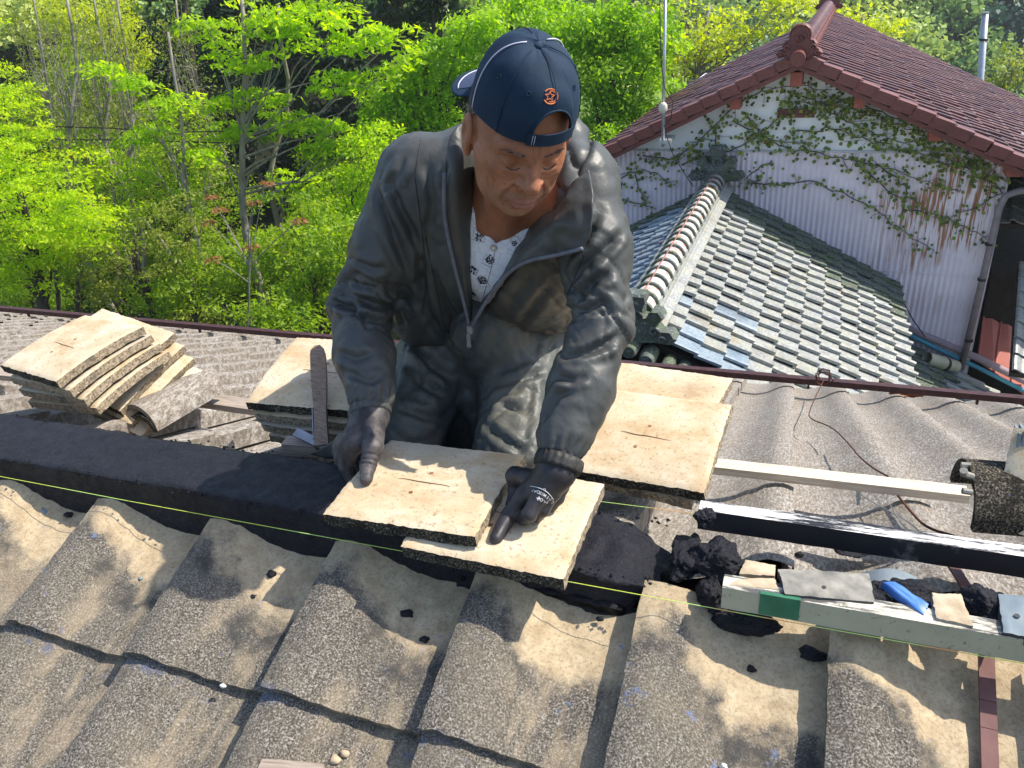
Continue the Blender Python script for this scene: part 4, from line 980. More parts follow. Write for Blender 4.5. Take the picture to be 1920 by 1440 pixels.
M['wave'] = glazed('silver_kiln_tile', [(.16, .17, .17), (.26, .27, .26), (.34, .36, .36)], .28, .3, [(4, .5, .62, (.30, .32, .24), .6)])
nt_ = roof_tile_mesh('roof_tile', .27, .24, M['wave'], roll=.05, lift=.03)
# slope falls towards the camera
dn = Vector((-.10, -.87, -.50)).normalized(); al = Vector((1, -.1, 0)).normalized(); al = (al - dn * al.dot(dn)).normalized()
for seg, (o0, nr) in enumerate(((Vector((-.75, .0, .72)), 7), (Vector((-.52, -1.85, -.55)), 7))):
    upn = al.cross(-dn).normalized(); Rm = Matrix((al, -dn, upn)).transposed()
    for i in range(5):
        for j in range(nr):
            o = link('roof_tile', nt_, N2); o.matrix_basis = Matrix.Translation(o0 + al * (.27 * i) + dn * (.24 * j)) @ Rm.to_4x4()
    Lx = 5 * .27; Ld = nr * .24; V = []
    for dz in (-.04, -.12): V += [o0 + upn * dz, o0 + al * Lx + upn * dz, o0 + al * Lx + dn * Ld + upn * dz, o0 + dn * Ld + upn * dz]
    b = MB(); b.add(V, [(3, 2, 1, 0), (4, 5, 6, 7), (0, 1, 5, 4), (1, 2, 6, 5), (2, 3, 7, 6), (3, 0, 4, 7)]); b.build('roof_deck', M['dark'], N2)
b = MB(); b.box((-.7, -1.4, -3.2), (1.2, 2.2, -.8)); b.build('neighbour_wall', M['dark'], N2)
# ================================================================== the kneeling man
def smin(a, b, k):
    h = np.clip(.5 + .5 * (b - a) / k, 0, 1); return b * (1 - h) + a * h - k * h * (1 - h)
def smax(a, b, k): return -smin(-a, -b, k)
def cap(P, a, b, r0, r1=None):
    a = np.array(a); b = np.array(b); r1 = r0 if r1 is None else r1; ab = b - a
    t = np.clip((P - a) @ ab / max(1e-12, ab @ ab), 0, 1); return np.linalg.norm(P - a - t[:, None] * ab, axis=1) - (r0 + (r1 - r0) * t)
def ell(P, c, r, R=None):
    q = P - np.array(c)
    if R is not None: q = q @ R
    r = np.array(r); k0 = np.linalg.norm(q / r, axis=1); k1 = np.linalg.norm(q / r ** 2, axis=1) + 1e-9; return k0 * (k0 - 1) / k1
def chain(P, pts, rs, k=.02):
    d = None
    for i in range(len(pts) - 1):
        e = cap(P, pts[i], pts[i + 1], rs[i], rs[i + 1]); d = e if d is None else smin(d, e, k)
    return d
def surfnet(f, lo, hi, h):
    lo = np.array(lo, float); hi = np.array(hi, float); n = np.ceil((hi - lo) / h).astype(int) + 1; n = ((n + 3) // 4) * 4
    cn = n // 4; cg = np.stack(np.meshgrid(*[np.arange(c) * 4 + 1.5 for c in cn], indexing='ij'), -1).reshape(-1, 3) * h + lo
    dc = f(cg).reshape(cn); D = np.repeat(np.repeat(np.repeat(dc, 4, 0), 4, 1), 4, 2)
    mask = np.abs(D) < h * 7; idx = np.argwhere(mask); D[mask] = f(idx * h + lo)
    s = D < 0; c = np.zeros(tuple(n - 1), np.int8)
    for i in (0, 1):
        for j in (0, 1):
            for k in (0, 1): c += s[i:n[0] - 1 + i, j:n[1] - 1 + j, k:n[2] - 1 + k]
    cells = np.argwhere((c > 0) & (c < 8)); vid = -np.ones(tuple(n - 1), np.int64); vid[tuple(cells.T)] = np.arange(len(cells))
    acc = np.zeros((len(cells), 3)); cnt = np.zeros(len(cells))
    corners = [(i, j, k) for i in (0, 1) for j in (0, 1) for k in (0, 1)]
    for a in corners:
        for ax in range(3):
            if a[ax]: continue
            b = list(a); b[ax] = 1
            da = D[cells[:, 0] + a[0], cells[:, 1] + a[1], cells[:, 2] + a[2]]; db = D[cells[:, 0] + b[0], cells[:, 1] + b[1], cells[:, 2] + b[2]]
            m = (da < 0) != (db < 0); t = np.where(m, da / np.where(m, da - db, 1), 0); p = np.tile(np.array(a, float), (len(cells), 1)); p[:, ax] += t
            acc[m] += p[m]; cnt[m] += 1
    V = (cells + acc / cnt[:, None]) * h + lo; F = []
    for ax in range(3):
        u, v = (ax + 1) % 3, (ax + 2) % 3; sl0 = [slice(1, n[i] - 1) for i in range(3)]; sl0[ax] = slice(0, n[ax] - 1); sl1 = list(sl0); sl1[ax] = slice(1, n[ax])
        a = s[tuple(sl0)]; b = s[tuple(sl1)]; off = np.array([1, 1, 1]); off[ax] = 0
        for flip in (False, True):
            e = np.argwhere((a & ~b) if not flip else (~a & b)) + off
            if not len(e): continue
            def g(du, dv):
                q = e.copy(); q[:, u] += du; q[:, v] += dv; return vid[tuple(q.T)]
            Q = np.stack([g(-1, -1), g(0, -1), g(0, 0), g(-1, 0)], 1)
            F.append(Q[:, ::-1] if flip else Q)
    F = np.concatenate(F); return V, F[(F >= 0).all(1)]
def sdf_mesh(name, f, lo, hi, h, m, mats=None):
    V, F = surfnet(f, lo, hi, h)
    # pull vertices onto the surface and get smooth positions
    for _ in range(2):
        d = f(V); e = h * .4; g = np.stack([f(V + np.eye(3)[i] * e) - f(V - np.eye(3)[i] * e) for i in range(3)], 1); g /= np.linalg.norm(g, axis=1)[:, None] + 1e-9
        V = V - g * np.clip(d, -h, h)[:, None] * .8
    return mesh(name, V, F, m, True, mats), g
def vnoise(P, sc, seed=0):
    q = P * sc + seed * 7.31
    return np.array([noise.noise(Vector(p)) for p in q])
def setmesh(me, V): me.vertices.foreach_set('co', np.asarray(V, dtype=np.float32).ravel()); me.update()
def getv(me): a = np.empty(len(me.vertices) * 3, np.float32); me.vertices.foreach_get('co', a); return a.reshape(-1, 3).astype(float)

person = empty('person', (-.62, .45, -.15), label='elderly man in a backwards navy cap and dark grey rain jacket kneeling at the ridge', cat='person')
PI_ = np.array(person.location)
def pl(o):   # geometry built in world coordinates
    o.location = tuple(-PI_); return o
A3 = lambda *a: np.array(a, float)
# joints
SLh, ELb, WLr = A3(-.748, .335, .570), A3(-.894, .29, .30), A3(-.800, .115, .165)     # his right arm (left in the picture)
SRh, ERb, WRr = A3(-.398, .32, .568), A3(-.335, .20, .35), A3(-.362, .02, .172)
NECK = A3(-.51, .245, .60)
# ---------------- head frame, fitted to where the features sit
F0 = np.array([.42, -.80, -.43]); F0 /= np.linalg.norm(F0)
import itertools
LM = [((-.032, .093, .0), (1041, 320)), ((.032, .093, .0), (967, 322)), ((0, .122, -.034), (1003, 352)), ((0, .100, -.064), (988, 385)), ((0, .082, -.112), (966, 405)), ((.085, -.005, -.002), (874, 238)), ((0, -.005, .138), (1001, 92)), ((0, .100, .050), (1006, 266))]
def hm(pv):
    yaw, pit, rol = pv[:3]
    return np.array(Matrix.Rotation(yaw, 3, 'Z') @ Matrix.Rotation(pit, 3, 'X') @ Matrix.Rotation(rol, 3, 'Y'))
def herr(pv):
    R = hm(pv); c = pv[3:6]; r = []
    for l, (u, v) in LM:
        q = R @ np.array(l) * HS + c - CAM; z = q @ FWD; r += [960 + 1500 * (q @ RIGHT) / z - u, 720 + 1500 * (q @ DOWN) / z - v]
    r.append((c[1] - .13) * 300); return np.array(r)
HS = 1.0
pv = np.array([math.radians(190), math.radians(-35), 0.1, -.44, .14, .70])
for it in range(60):
    r0 = herr(pv); J = np.stack([(herr(pv + np.eye(6)[i] * 1e-4) - r0) / 1e-4 for i in range(6)], 1)
    st = np.linalg.solve(J.T @ J + np.eye(6) * 40, -J.T @ r0); pv = pv + np.clip(st, -.15, .15)
HR = hm(pv); HC = pv[3:6]
print('head fit', np.round(pv, 3), 'err', np.round(herr(pv), 1))
def h2w(q): return HR @ np.array(q) * HS + HC
# ---------------- head and neck
def head_local(q):
    x, y, z = q[:, 0], q[:, 1], q[:, 2]; ax = np.abs(x); Q = np.stack([ax, y, z], 1)
    d = ell(q, (0, -.012, .030), (.076, .096, .092))
    d = smin(d, ell(q, (0, .022, -.030), (.070, .072, .080)), .03)
    d = smin(d, ell(q, (0, .036, -.070), (.057, .048, .046)), .03)
    d = smin(d, ell(q, (0, .066, -.100), (.022, .018, .016)), .022)
    d = smin(d, cap(Q, (.040, .062, -.024), (.060, .030, -.018), .018, .014), .018)      # cheek bones
    d = smin(d, cap(Q, (.035, .052, -.055), (.040, .040, -.075), .016, .014), .02)
    d = smin(d, cap(Q, (.010, .083, .020), (.046, .066, .022), .009, .009), .012)         # brows
    d = smax(d, -ell(Q, (.033, .099, -.001), (.021, .019, .012)), .010)                     # eye sockets
    d = smin(d, ell(Q, (.032, .073, -.002), (.0145, .0125, .0125)), .004)                  # lids over the eyeballs
    d = smin(d, cap(Q, (.018, .087, -.0125), (.044, .075, -.0135), .0035, .003), .006)     # bags
    d = smin(d, chain(q, [(0, .086, .014), (0, .098, -.012), (0, .108, -.029)], [.008, .0100, .0135], .006), .010)
    d = smin(d, ell(Q, (.0150, .094, -.033), (.0090, .011, .0080)), .005)
    d = smax(d, -ell(Q, (.0070, .101, -.0410), (.0035, .005, .003)), .002)
    d = smin(d, cap(Q, (.0, .089, -.056), (.012, .087, -.062), .010, .009), .010)        # upper lip field
    d = smin(d, chain(Q, [(0, .0985, -.0665), (.012, .095, -.0675), (.025, .084, -.0715)], [.0046, .0044, .002], .003), .003)
    d = smin(d, chain(Q, [(0, .0965, -.0765), (.012, .0935, -.0755), (.024, .084, -.0730)], [.0055, .0050, .002], .003), .003)
    d = smax(d, -chain(Q, [(0, .1035, -.0717), (.013, .0990, -.0717), (.029, .086, -.0745)], [.0020, .0020, .0015], .001), .0016)
    d = smax(d, -cap(Q, (.0, .098, -.087), (.014, .092, -.087), .004), .005)
    # lids crease and slits
    d = smax(d, -chain(Q, [(.019, .0880, -.0065), (.031, .0885, -.0095), (.045, .0765, -.0070)], [.0015, .0018, .0013], .001), .0012)
    d = smax(d, -chain(Q, [(.018, .0880, .0060), (.031, .0870, .0085), (.046, .0760, .0050)], [.0010, .0013, .0010], .001), .002)
    # ears
    e = ell(Q, (.083, -.004, -.006), (.0075, .021, .033)); e = smin(e, ell(Q, (.080, .002, -.036), (.006, .009, .012)), .006)
    e = smax(e, -ell(Q, (.092, .002, -.004), (.0075, .012, .021)), .003); e = smin(e, ell(Q, (.085, .012, -.010), (.005, .004, .008)), .004)
    d = smin(d, e, .006)
    return d
NL = HR.T @ (NECK - HC)     # neck base in head coordinates
NL2 = HR.T @ (A3(-.565, .33, .555) - HC); CHL = HR.T @ (A3(-.575, .30, .43) - HC)
SHa, SHb = HR.T @ (A3(-.67, .335, .53) - HC), HR.T @ (A3(-.44, .32, .53) - HC)
def body_f(P):
    q = (P - HC) @ HR; d = head_local(q)
    nk = cap(q, (0, -.035, -.045), NL2, .050, .052); nk = smin(nk, cap(q, (0, .005, -.07), HR.T @ (A3(-.560, .315, .49) - HC), .036, .040), .03)
    nk = smin(nk, cap(q, (-.045, -.02, -.05), HR.T @ (A3(-.588, .285, .49) - HC), .012, .011), .02)
    nk = smin(nk, cap(q, (.045, -.02, -.05), HR.T @ (A3(-.545, .280, .49) - HC), .012, .011), .02)
    d = smin(d, nk, .016)
    ch = cap(q, SHa, SHb, .050, .050); ch = smin(ch, cap(q, HR.T @ (A3(-.60, .40, .46) - HC), HR.T @ (A3(-.72, .60, .18) - HC), .085, .07), .05)
    return smin(d, ch, .04)
k = NM('weathered_skin', .52, .35); co = k.co('Object', False)
c = k.ramp(k.noise(22, 5, .6, co), [(.3, (.23, .085, .042)), (.55, (.33, .135, .070)), (.8, (.40, .18, .10))])
c = k.mix(k.ramp(k.noise(110, 3, .6, co), [(.60, 0), (.70, .6)]), c, (.14, .055, .03))
c = k.mix(k.math('MULTIPLY', k.attr('lip'), .75), c, (.30, .085, .060)); c = k.mix(k.math('MULTIPLY', k.attr('stubble'), .35), c, (.22, .17, .14))
c = k.mix(k.math('MULTIPLY', k.attr('crease'), .45), c, (.13, .045, .025)); k.col(c); k.b.inputs['Subsurface Weight'].default_value = .12; k.b.inputs['Subsurface Radius'].default_value = (.012, .004, .002); k.b.inputs['Subsurface Scale'].default_value = .6  # wrinkle shade painted in: skin colour darkens along the creases
wr = k.vor(75, 'DISTANCE_TO_EDGE', co, (1, 1, 2.4)); k.bump(k.ramp(wr, [(0, 0), (.12, 1)]), .12, .0009).bump(k.noise(35, 4, .6, co), .35, .002).bump(k.noise(380, 2, .6, co), .25, .0004); M['skin'] = k.m
me, g = sdf_mesh('body', body_f, HC + A3(-.36, -.16, -.62), HC + A3(.22, .52, .16), .0030, M['skin'])
V = getv(me); q = (V - HC) @ HR; Q = np.stack([np.abs(q[:, 0]), q[:, 1], q[:, 2]], 1)
def pdist(pts):
    X = np.stack([Q[:, 0], Q[:, 2]], 1); dm = np.full(len(X), 9.0)
    for a, b_ in zip(pts, pts[1:]):
        a, b_ = np.array(a), np.array(b_); ab = b_ - a; t = np.clip((X - a) @ ab / (ab @ ab), 0, 1); dm = np.minimum(dm, np.linalg.norm(X - a - t[:, None] * ab, axis=1) / (.35 + .65 * np.sin(np.pi * np.clip(t, .08, .92))))
    return dm
front = (q[:, 1] > .02) & (np.linalg.norm(q, axis=1) < .17); dd = np.zeros(len(V))
for pts, am, sg in (([(.019, -.030), (.029, -.044), (.036, -.062), (.036, -.078)], -.0030, .0032), ([(.028, -.036), (.040, -.052), (.046, -.068)], .0016, .006), ([(.020, -.016), (.032, -.021), (.044, -.018)], -.0013, .0018),
                    ([(.022, -.024), (.036, -.030), (.050, -.024)], -.0012, .0022), ([(.020, -.010), (.032, -.014), (.044, -.011)], .0010, .003), ([(.046, -.002), (.058, .004)], -.0011, .0014), ([(.047, -.006), (.060, -.006)], -.0011, .0014), ([(.046, -.010), (.059, -.015)], -.0010, .0014),
                    ([(.0, .036), (.030, .038), (.050, .033)], -.0010, .0022), ([(.0, .045), (.030, .047), (.050, .042)], -.0009, .0022), ([(.0045, .016), (.0055, .034)], -.0013, .0016), ([(.050, -.024), (.053, -.044), (.048, -.066)], -.0012, .0018), ([(.057, -.020), (.060, -.040), (.056, -.058)], -.0010, .0018),
                    ([(.043, -.038), (.046, -.056), (.042, -.074)], -.0010, .0016), ([(.026, -.073), (.031, -.080), (.030, -.088)], -.0016, .0025), ([(.0, -.086), (.014, -.087)], -.0016, .003), ([(.008, .007), (.020, .012), (.036, .014), (.050, .008)], -.0014, .002), ([(.010, .001), (.006, -.014)], -.0010, .003)):
    dd += am * np.exp(-(pdist(pts) / sg) ** 2) * front
V = V + g * dd[:, None]; setmesh(me, V); fattr(me, 'crease', np.clip(-dd / .0018, 0, 1))
lip = np.minimum(chain(Q, [(0, .0985, -.0665), (.012, .095, -.0675), (.025, .084, -.0715)], [.0046, .0044, .002]), chain(Q, [(0, .0965, -.0765), (.012, .0935, -.0755), (.024, .084, -.0730)], [.0055, .005, .002]))
fattr(me, 'lip', np.clip(1 - lip / .002, 0, 1)); fattr(me, 'stubble', np.clip(1 - np.abs(ell(q, (0, .05, -.075), (.05, .05, .045))) / .02, 0, 1) * (q[:, 2] < -.05))
body = pl(link('body', me, person))
k = NM('grey_hair', .7, .3); k.col(k.ramp(k.noise(160, 2), [(.4, (.03, .026, .024)), (.6, (.16, .15, .14))])); M['hair'] = k.m
# short hair: many fine strands above the ears and a close-cropped cap of hair
b = MB(); rh = random.Random(2)
for i in range(2600):
    a = rh.uniform(0, 2 * math.pi); zz = rh.uniform(.0, .052)
    if math.sin(a) > .5: zz = rh.uniform(.066, .110)
    n_ = Vector((math.cos(a) * .076, math.sin(a) * .096 - .012, zz)); r_n = Vector((n_.x / .076 ** 2, (n_.y + .012) / .096 ** 2, (zz - .03) / .092 ** 2)).normalized()
    base = Vector((0, -.012, .03)) + Vector((n_.x, n_.y + .012, zz - .03)) * (1 / math.sqrt(max(1e-6, (n_.x / .076) ** 2 + ((n_.y + .012) / .096) ** 2 + ((zz - .03) / .092) ** 2)))
    tip = base + r_n * .0015 + Vector((rh.uniform(-.002, .002), -.004 - rh.random() * .003, -.009 - rh.random() * .004))
    b.tube([h2w(base), h2w(tip)], [.0006, .0002], 3, cap=False)
pl(b.build('hair', M['hair'], person))
# eyebrows and lashes
for sx_ in (-1, 1):
    b = MB()
    for i in range(60):
        t = rh.random(); base = Vector((sx_ * (.014 + .034 * t), .091 - .018 * t * t + .002, .0185 + .004 * math.sin(t * 3) + rh.uniform(-.002, .002)))
        b.tube([h2w(base), h2w(base + Vector((sx_ * .006, .0005, .001)))], [.0004, .0002], 3, cap=False)
    pl(b.build('eyebrow', M['hair'], person))
    b = MB(); pts = [h2w((sx_ * x, y, z)) for x, y, z in ((.0185, .0868, -.0068), (.025, .0886, -.0090), (.033, .0866, -.0098), (.040, .081, -.0088), (.046, .0745, -.0065))]; b.tube(pts, .0008, 4); pl(b.build('eyelashes', M['dark'], person))

# ---------------- clothes
CH1, CH2 = A3(-.60, .37, .48), A3(-.74, .66, .16)
def torso(P):
    d = cap(P, SLh + A3(.03, .02, 0), SRh + A3(-.03, .02, 0), .082, .082)
    d = smin(d, ell(P, (-.585, .42, .46), (.205, .15, .20)), .05)
    d = smin(d, cap(P, A3(-.69, .44, .45), A3(-.83, .60, .16), .135, .135), .05); d = smin(d, cap(P, A3(-.72, .40, .50), A3(-.82, .46, .24), .10, .10), .04)
    d = smin(d, cap(P, A3(-.50, .42, .45), A3(-.62, .60, .17), .13, .125), .05)
    d = smin(d, cap(P, A3(-.58, .42, .52), A3(-.70, .72, .22), .15, .13), .05)
    return d
def sleeves(P):
    d = chain(P, [SLh, SLh * .5 + ELb * .5 + A3(-.0, .0, 0), ELb, ELb * .45 + WLr * .55, WLr + A3(.0, .012, .012)], [.075, .070, .063, .059, .050], .03)
    e = chain(P, [SRh, SRh * .5 + ERb * .5 + A3(.008, 0, 0), ERb, ERb * .45 + WRr * .55 + A3(.002, 0, 0), WRr + A3(0, .015, .015)], [.070, .066, .058, .055, .050], .03)
    return np.minimum(d, e)
# planes of the open front, through the camera-side edges but with real depth
def plane(p0, p1, p2, inside):
    n = np.cross(p1 - p0, p2 - p0); n /= np.linalg.norm(n)
    if (inside - p0) @ n > 0: n = -n
    return lambda P: (P - p0) @ n
VB = fy(884, 612, .40); VL = fy(858, 300, .26); VR = fy(1040, 400, .22); DV = A3(.25, -.93, .05); VI = fy(930, 400, .3)
pl1 = plane(VB, VL, VB + DV, VI); pl2 = plane(VB, VR, VB + DV, VI)
NKc = A3(-.51, .24, .60)
def opening(P): return np.maximum(pl1(P), pl2(P))
def jacket_f(P):
    t = torso(P); d = smin(t, sleeves(P), .045)
    # neck hole
    d = smax(d, -cap(P, NKc + A3(-.02, .06, -.02), NKc + A3(.06, -.10, .14), .075, .10), .012)
    # open front
    o = opening(P); back = (P[:, 1] - .38)
    d = smax(d, -np.maximum(np.maximum(o, back), -.5 - P[:, 2]), .006)
    # hem of the jacket
    hem = (P - A3(-.70, .50, .13)) @ (A3(.25, -.45, -.85) / np.linalg.norm(A3(.25, -.45, -.85)))
    near_t = cap(P, A3(-.78, .55, .10), A3(-.60, .52, .12), .25)
    far_sl = np.minimum(cap(P, ELb, WLr, .085), cap(P, ERb, WRr, .085))
    d = np.maximum(d, np.minimum(np.maximum(hem, -1), far_sl + .0) if False else np.where(far_sl < .02, -1, hem))
    return d
k = NM('dark_grey_nylon', .46, .42); co = k.co('Object', False)
c = k.ramp(k.noise(9, 5, .6, co), [(.3, (.046, .049, .047)), (.6, (.062, .065, .062)), (.8, (.076, .078, .068))])
k.col(c); k.rgh(k.ramp(k.noise(16, 4, .6, co), [(.3, .40), (.7, .58)]))
n1 = k.noise(15, 4, .55, co, (1, 1, .6), .3); n2 = k.vor(26, 'DISTANCE_TO_EDGE', co); n3 = k.noise(52, 3, .6, co, (1, 1, .7), .2)
k.bump(n1, .4, .010).bump(n3, .25, .003).bump(k.noise(900, 1, .5, co), .15, .0003); M['nylon'] = k.m
def fold_disp(V, arms, seed):
    """irregular creases wrapping the arms, deepest on the inner side of the bend"""
    d = np.zeros(len(V)); w1 = vnoise(V, 5.0, seed)
    for (a, b, c_, amp) in arms:
        for (p, q, tc) in ((a, b, 1.0), (b, c_, 0.0)):
            ab = q - p; L = np.linalg.norm(ab); u = ab / L; t = ((V - p) @ u) / L; r = V - p - np.outer(t * L, u); rad = np.linalg.norm(r, axis=1)
            inn = (c_ + a) / 2 - b; inn = inn - u * (inn @ u); inn /= np.linalg.norm(inn); side = (r @ inn) / (rad + 1e-6); e2 = np.cross(u, inn); s2 = r @ e2
            sel = (rad < .12) & (t > -.15) & (t < 1.02)
            if not sel.any(): continue
            Q = np.stack([(t * L * 26 + side * .9 + w1 * 1.2 + s2 * 9)[sel], (side * .9)[sel], (s2 * 7)[sel]], 1)
            n1 = vnoise(Q, 1.0, seed + tc * 5); n2 = vnoise(Q * A3(1.9, 1.3, 1.3), 1.0, seed + 9)
            rg = np.clip(1 - np.abs(n1) * 4.2, 0, 1) ** 1.3 + .45 * np.clip(1 - np.abs(n2) * 4.5, 0, 1) ** 1.2
            mk = np.exp(-((t[sel] - tc) / .42) ** 2) * (.45 + .55 * np.clip(.5 + .6 * side[sel], 0, 1)) + .16
            w_ = np.clip((t[sel] + .15) / .15, 0, 1)
            d[sel] += amp * w_ * mk * (n1 * 1.1 - rg * .75)
    return d
me, g = sdf_mesh('jacket', jacket_f, (-1.05, -.06, .02), (-.22, .98, .74), .0052, M['nylon'])
V = getv(me)
def px_folds(V, me, folds):
    tr = BVHTree.FromPolygons([tuple(v) for v in V], [tuple(p.vertices) for p in me.polygons]); out = np.zeros(len(V))
    for pix, A_, sg in folds:
        pts = []
        for a, c_ in zip(pix, pix[1:]):
            for j in range(6):
                t = j / 6; r = Vector(ray(a[0] + (c_[0] - a[0]) * t, a[1] + (c_[1] - a[1]) * t)).normalized(); h = tr.ray_cast(Vector(CAM), r)
                if h[0] is not None and (not pts or (h[0] - Vector(pts[-1])).length < .06): pts.append(np.array(h[0]))
        if len(pts) < 4: continue
        pts = np.array(pts); lo, hi = pts.min(0) - .06, pts.max(0) + .06; sel = np.where(((V > lo) & (V < hi)).all(1))[0]
        if not len(sel): continue
        Pq = V[sel]; dm = np.full(len(sel), 9.0); tt = np.zeros(len(sel)); n_ = len(pts) - 1
        for i in range(n_):
            a, b_ = pts[i], pts[i + 1]; ab = b_ - a; t = np.clip((Pq - a) @ ab / (ab @ ab + 1e-12), 0, 1); dq = np.linalg.norm(Pq - a - t[:, None] * ab, axis=1); m_ = dq < dm; dm[m_] = dq[m_]; tt[m_] = (i + t[m_]) / n_
        tap = np.clip(np.sin(np.pi * np.clip(tt, .02, .98)) * 1.6, 0, 1); out[sel] += tap * (-A_ * np.exp(-(dm / sg) ** 2) + .55 * A_ * np.exp(-((dm - 2.3 * sg) / (sg * 1.1)) ** 2))
    return out
FJ = [([(649, 527), (680, 540), (716, 540)], .010, .006), ([(658, 556), (698, 571), (733, 576), (769, 562)], .013, .007), ([(618, 562), (644, 576), (689, 578)], .011, .006), ([(662, 589), (702, 598), (747, 611)], .011, .007),
      ([(702, 349), (724, 407), (751, 469), (778, 531)], .012, .009), ([(733, 340), (747, 384), (773, 433), (782, 469)], .011, .008), ([(627, 660), (667, 672), (711, 660)], .009, .008), ([(658, 487), (702, 504), (730, 500)], .008, .007),
      ([(1124, 398), (1093, 451), (1049, 496)], .010, .007), ([(1169, 433), (1133, 469), (1089, 504), (1049, 549)], .012, .007), ([(1027, 598), (1080, 593), (1124, 607), (1164, 602)], .013, .006), ([(1027, 620), (1071, 620), (1116, 638), (1156, 633)], .013, .007),
      ([(1044, 669), (1089, 664), (1133, 647), (1173, 620)], .012, .007), ([(1027, 704), (1071, 713), (1111, 700)], .009, .007), ([(1151, 509), (1111, 531), (1067, 576)], .011, .007), ([(1013, 798), (1044, 744), (1089, 722)], .008, .008),
      ([(1000, 513), (964, 558), (929, 620)], .006, .010), ([(1036, 531), (1000, 576), (956, 629)], .006, .010), ([(809, 496), (831, 558), (867, 620)], .010, .009), ([(787, 469), (791, 531), (813, 602)], .013, .009), ([(778, 549), (822, 620), (876, 655)], .011, .009),
      ([(760, 290), (742, 330), (720, 360)], .006, .007), ([(1140, 560), (1100, 580), (1062, 585)], .008, .005), ([(650, 700), (690, 715), (728, 700)], .007, .007), ([(1010, 650), (985, 640), (940, 655)], .008, .007), ([(800, 300), (812, 380), (806, 450)], .007, .008)]
dpf = px_folds(V, me, FJ)
d = dpf + .55 * fold_disp(V, [(SLh, ELb, WLr, .017), (SRh, ERb, WRr, .017)], 3)
b1 = vnoise(V * A3(1, 1, .5), 11, 5); b2 = vnoise(V * A3(.6, 1, 1), 24, 9)
tor = torso(V) < .03
# drag folds from the shoulders to the zip
ph = ((V - A3(-.6, .35, .4)) @ A3(1.0, .2, .75)) * 62 + b1 * 3.5; ph2 = ((V - A3(-.6, .35, .4)) @ A3(-1.0, .2, .7)) * 55 + b1 * 3.2
d += np.where(tor & (V[:, 0] > -.60), -.003 * (1 - np.abs(np.sin(ph))) ** 2, 0) + np.where(tor & (V[:, 0] <= -.60), -.003 * (1 - np.abs(np.sin(ph2))) ** 2, 0)
d += b1 * .004 + (1 - np.abs(b2) * 2) * .002
# gathered cuffs
for w_, e_ in ((WLr, ELb), (WRr, ERb)):
    u = (w_ - e_) / np.linalg.norm(w_ - e_); t = (V - w_) @ u; r = np.linalg.norm(V - w_ - np.outer(t, u), axis=1); mk = (r < .08) * np.clip((t + .030) / .022, 0, 1)
    a_ = np.arctan2((V - w_) @ np.cross(u, A3(0, 1, 0)), (V - w_) @ np.cross(u, np.cross(u, A3(0, 1, 0)))); d += mk * (np.sin(a_ * 15 + b1 * 3) * .0028 - .004)
V = V + g * d[:, None]; setmesh(me, V); jk = pl(link('jacket', me, person))
# elastic cuffs
def ring(name, c_, u, r, w_, th, m, seed, parent, fr=15, amp=.0022):
    u = np.array(u) / np.linalg.norm(u); a = np.cross(u, A3(0, 0, 1)); a /= np.linalg.norm(a); b_ = np.cross(u, a); G = []
    for i in range(64):
        t = 2 * math.pi * i / 64; rr = r + amp * math.sin(fr * t + 2 * math.sin(3 * t + seed)) + .001 * math.sin(31 * t + seed); n_ = a * math.cos(t) + b_ * math.sin(t)
        G.append([c_ + n_ * (rr - th) - u * w_, c_ + n_ * rr - u * w_, c_ + n_ * (rr + th * .7) - u * w_ * .3, c_ + n_ * (rr + th * .7) + u * w_ * .4, c_ + n_ * rr + u * w_, c_ + n_ * (rr - th * 1.6) + u * w_ * .9])
    G.append(G[0]); b = MB(); b.grid(G); return pl(b.build(name, m, parent, smooth=True))
uL = WLr - ELb; uR = WRr - ERb; uL /= np.linalg.norm(uL); uR /= np.linalg.norm(uR)
M['cuff'] = simple('black_cuff_elastic', (.018, .018, .018), (.05, .048, .044), 120, .6, 300, .3, .0006)
ring('cuff', WLr + uL * .020, uL, .0405, .012, .003, M['nylon'], 1, person, 17, .0016); ring('cuff', WRr + uR * .024, uR, .0405, .013, .0022, M['cuff'], 4, person, 19, .0018)
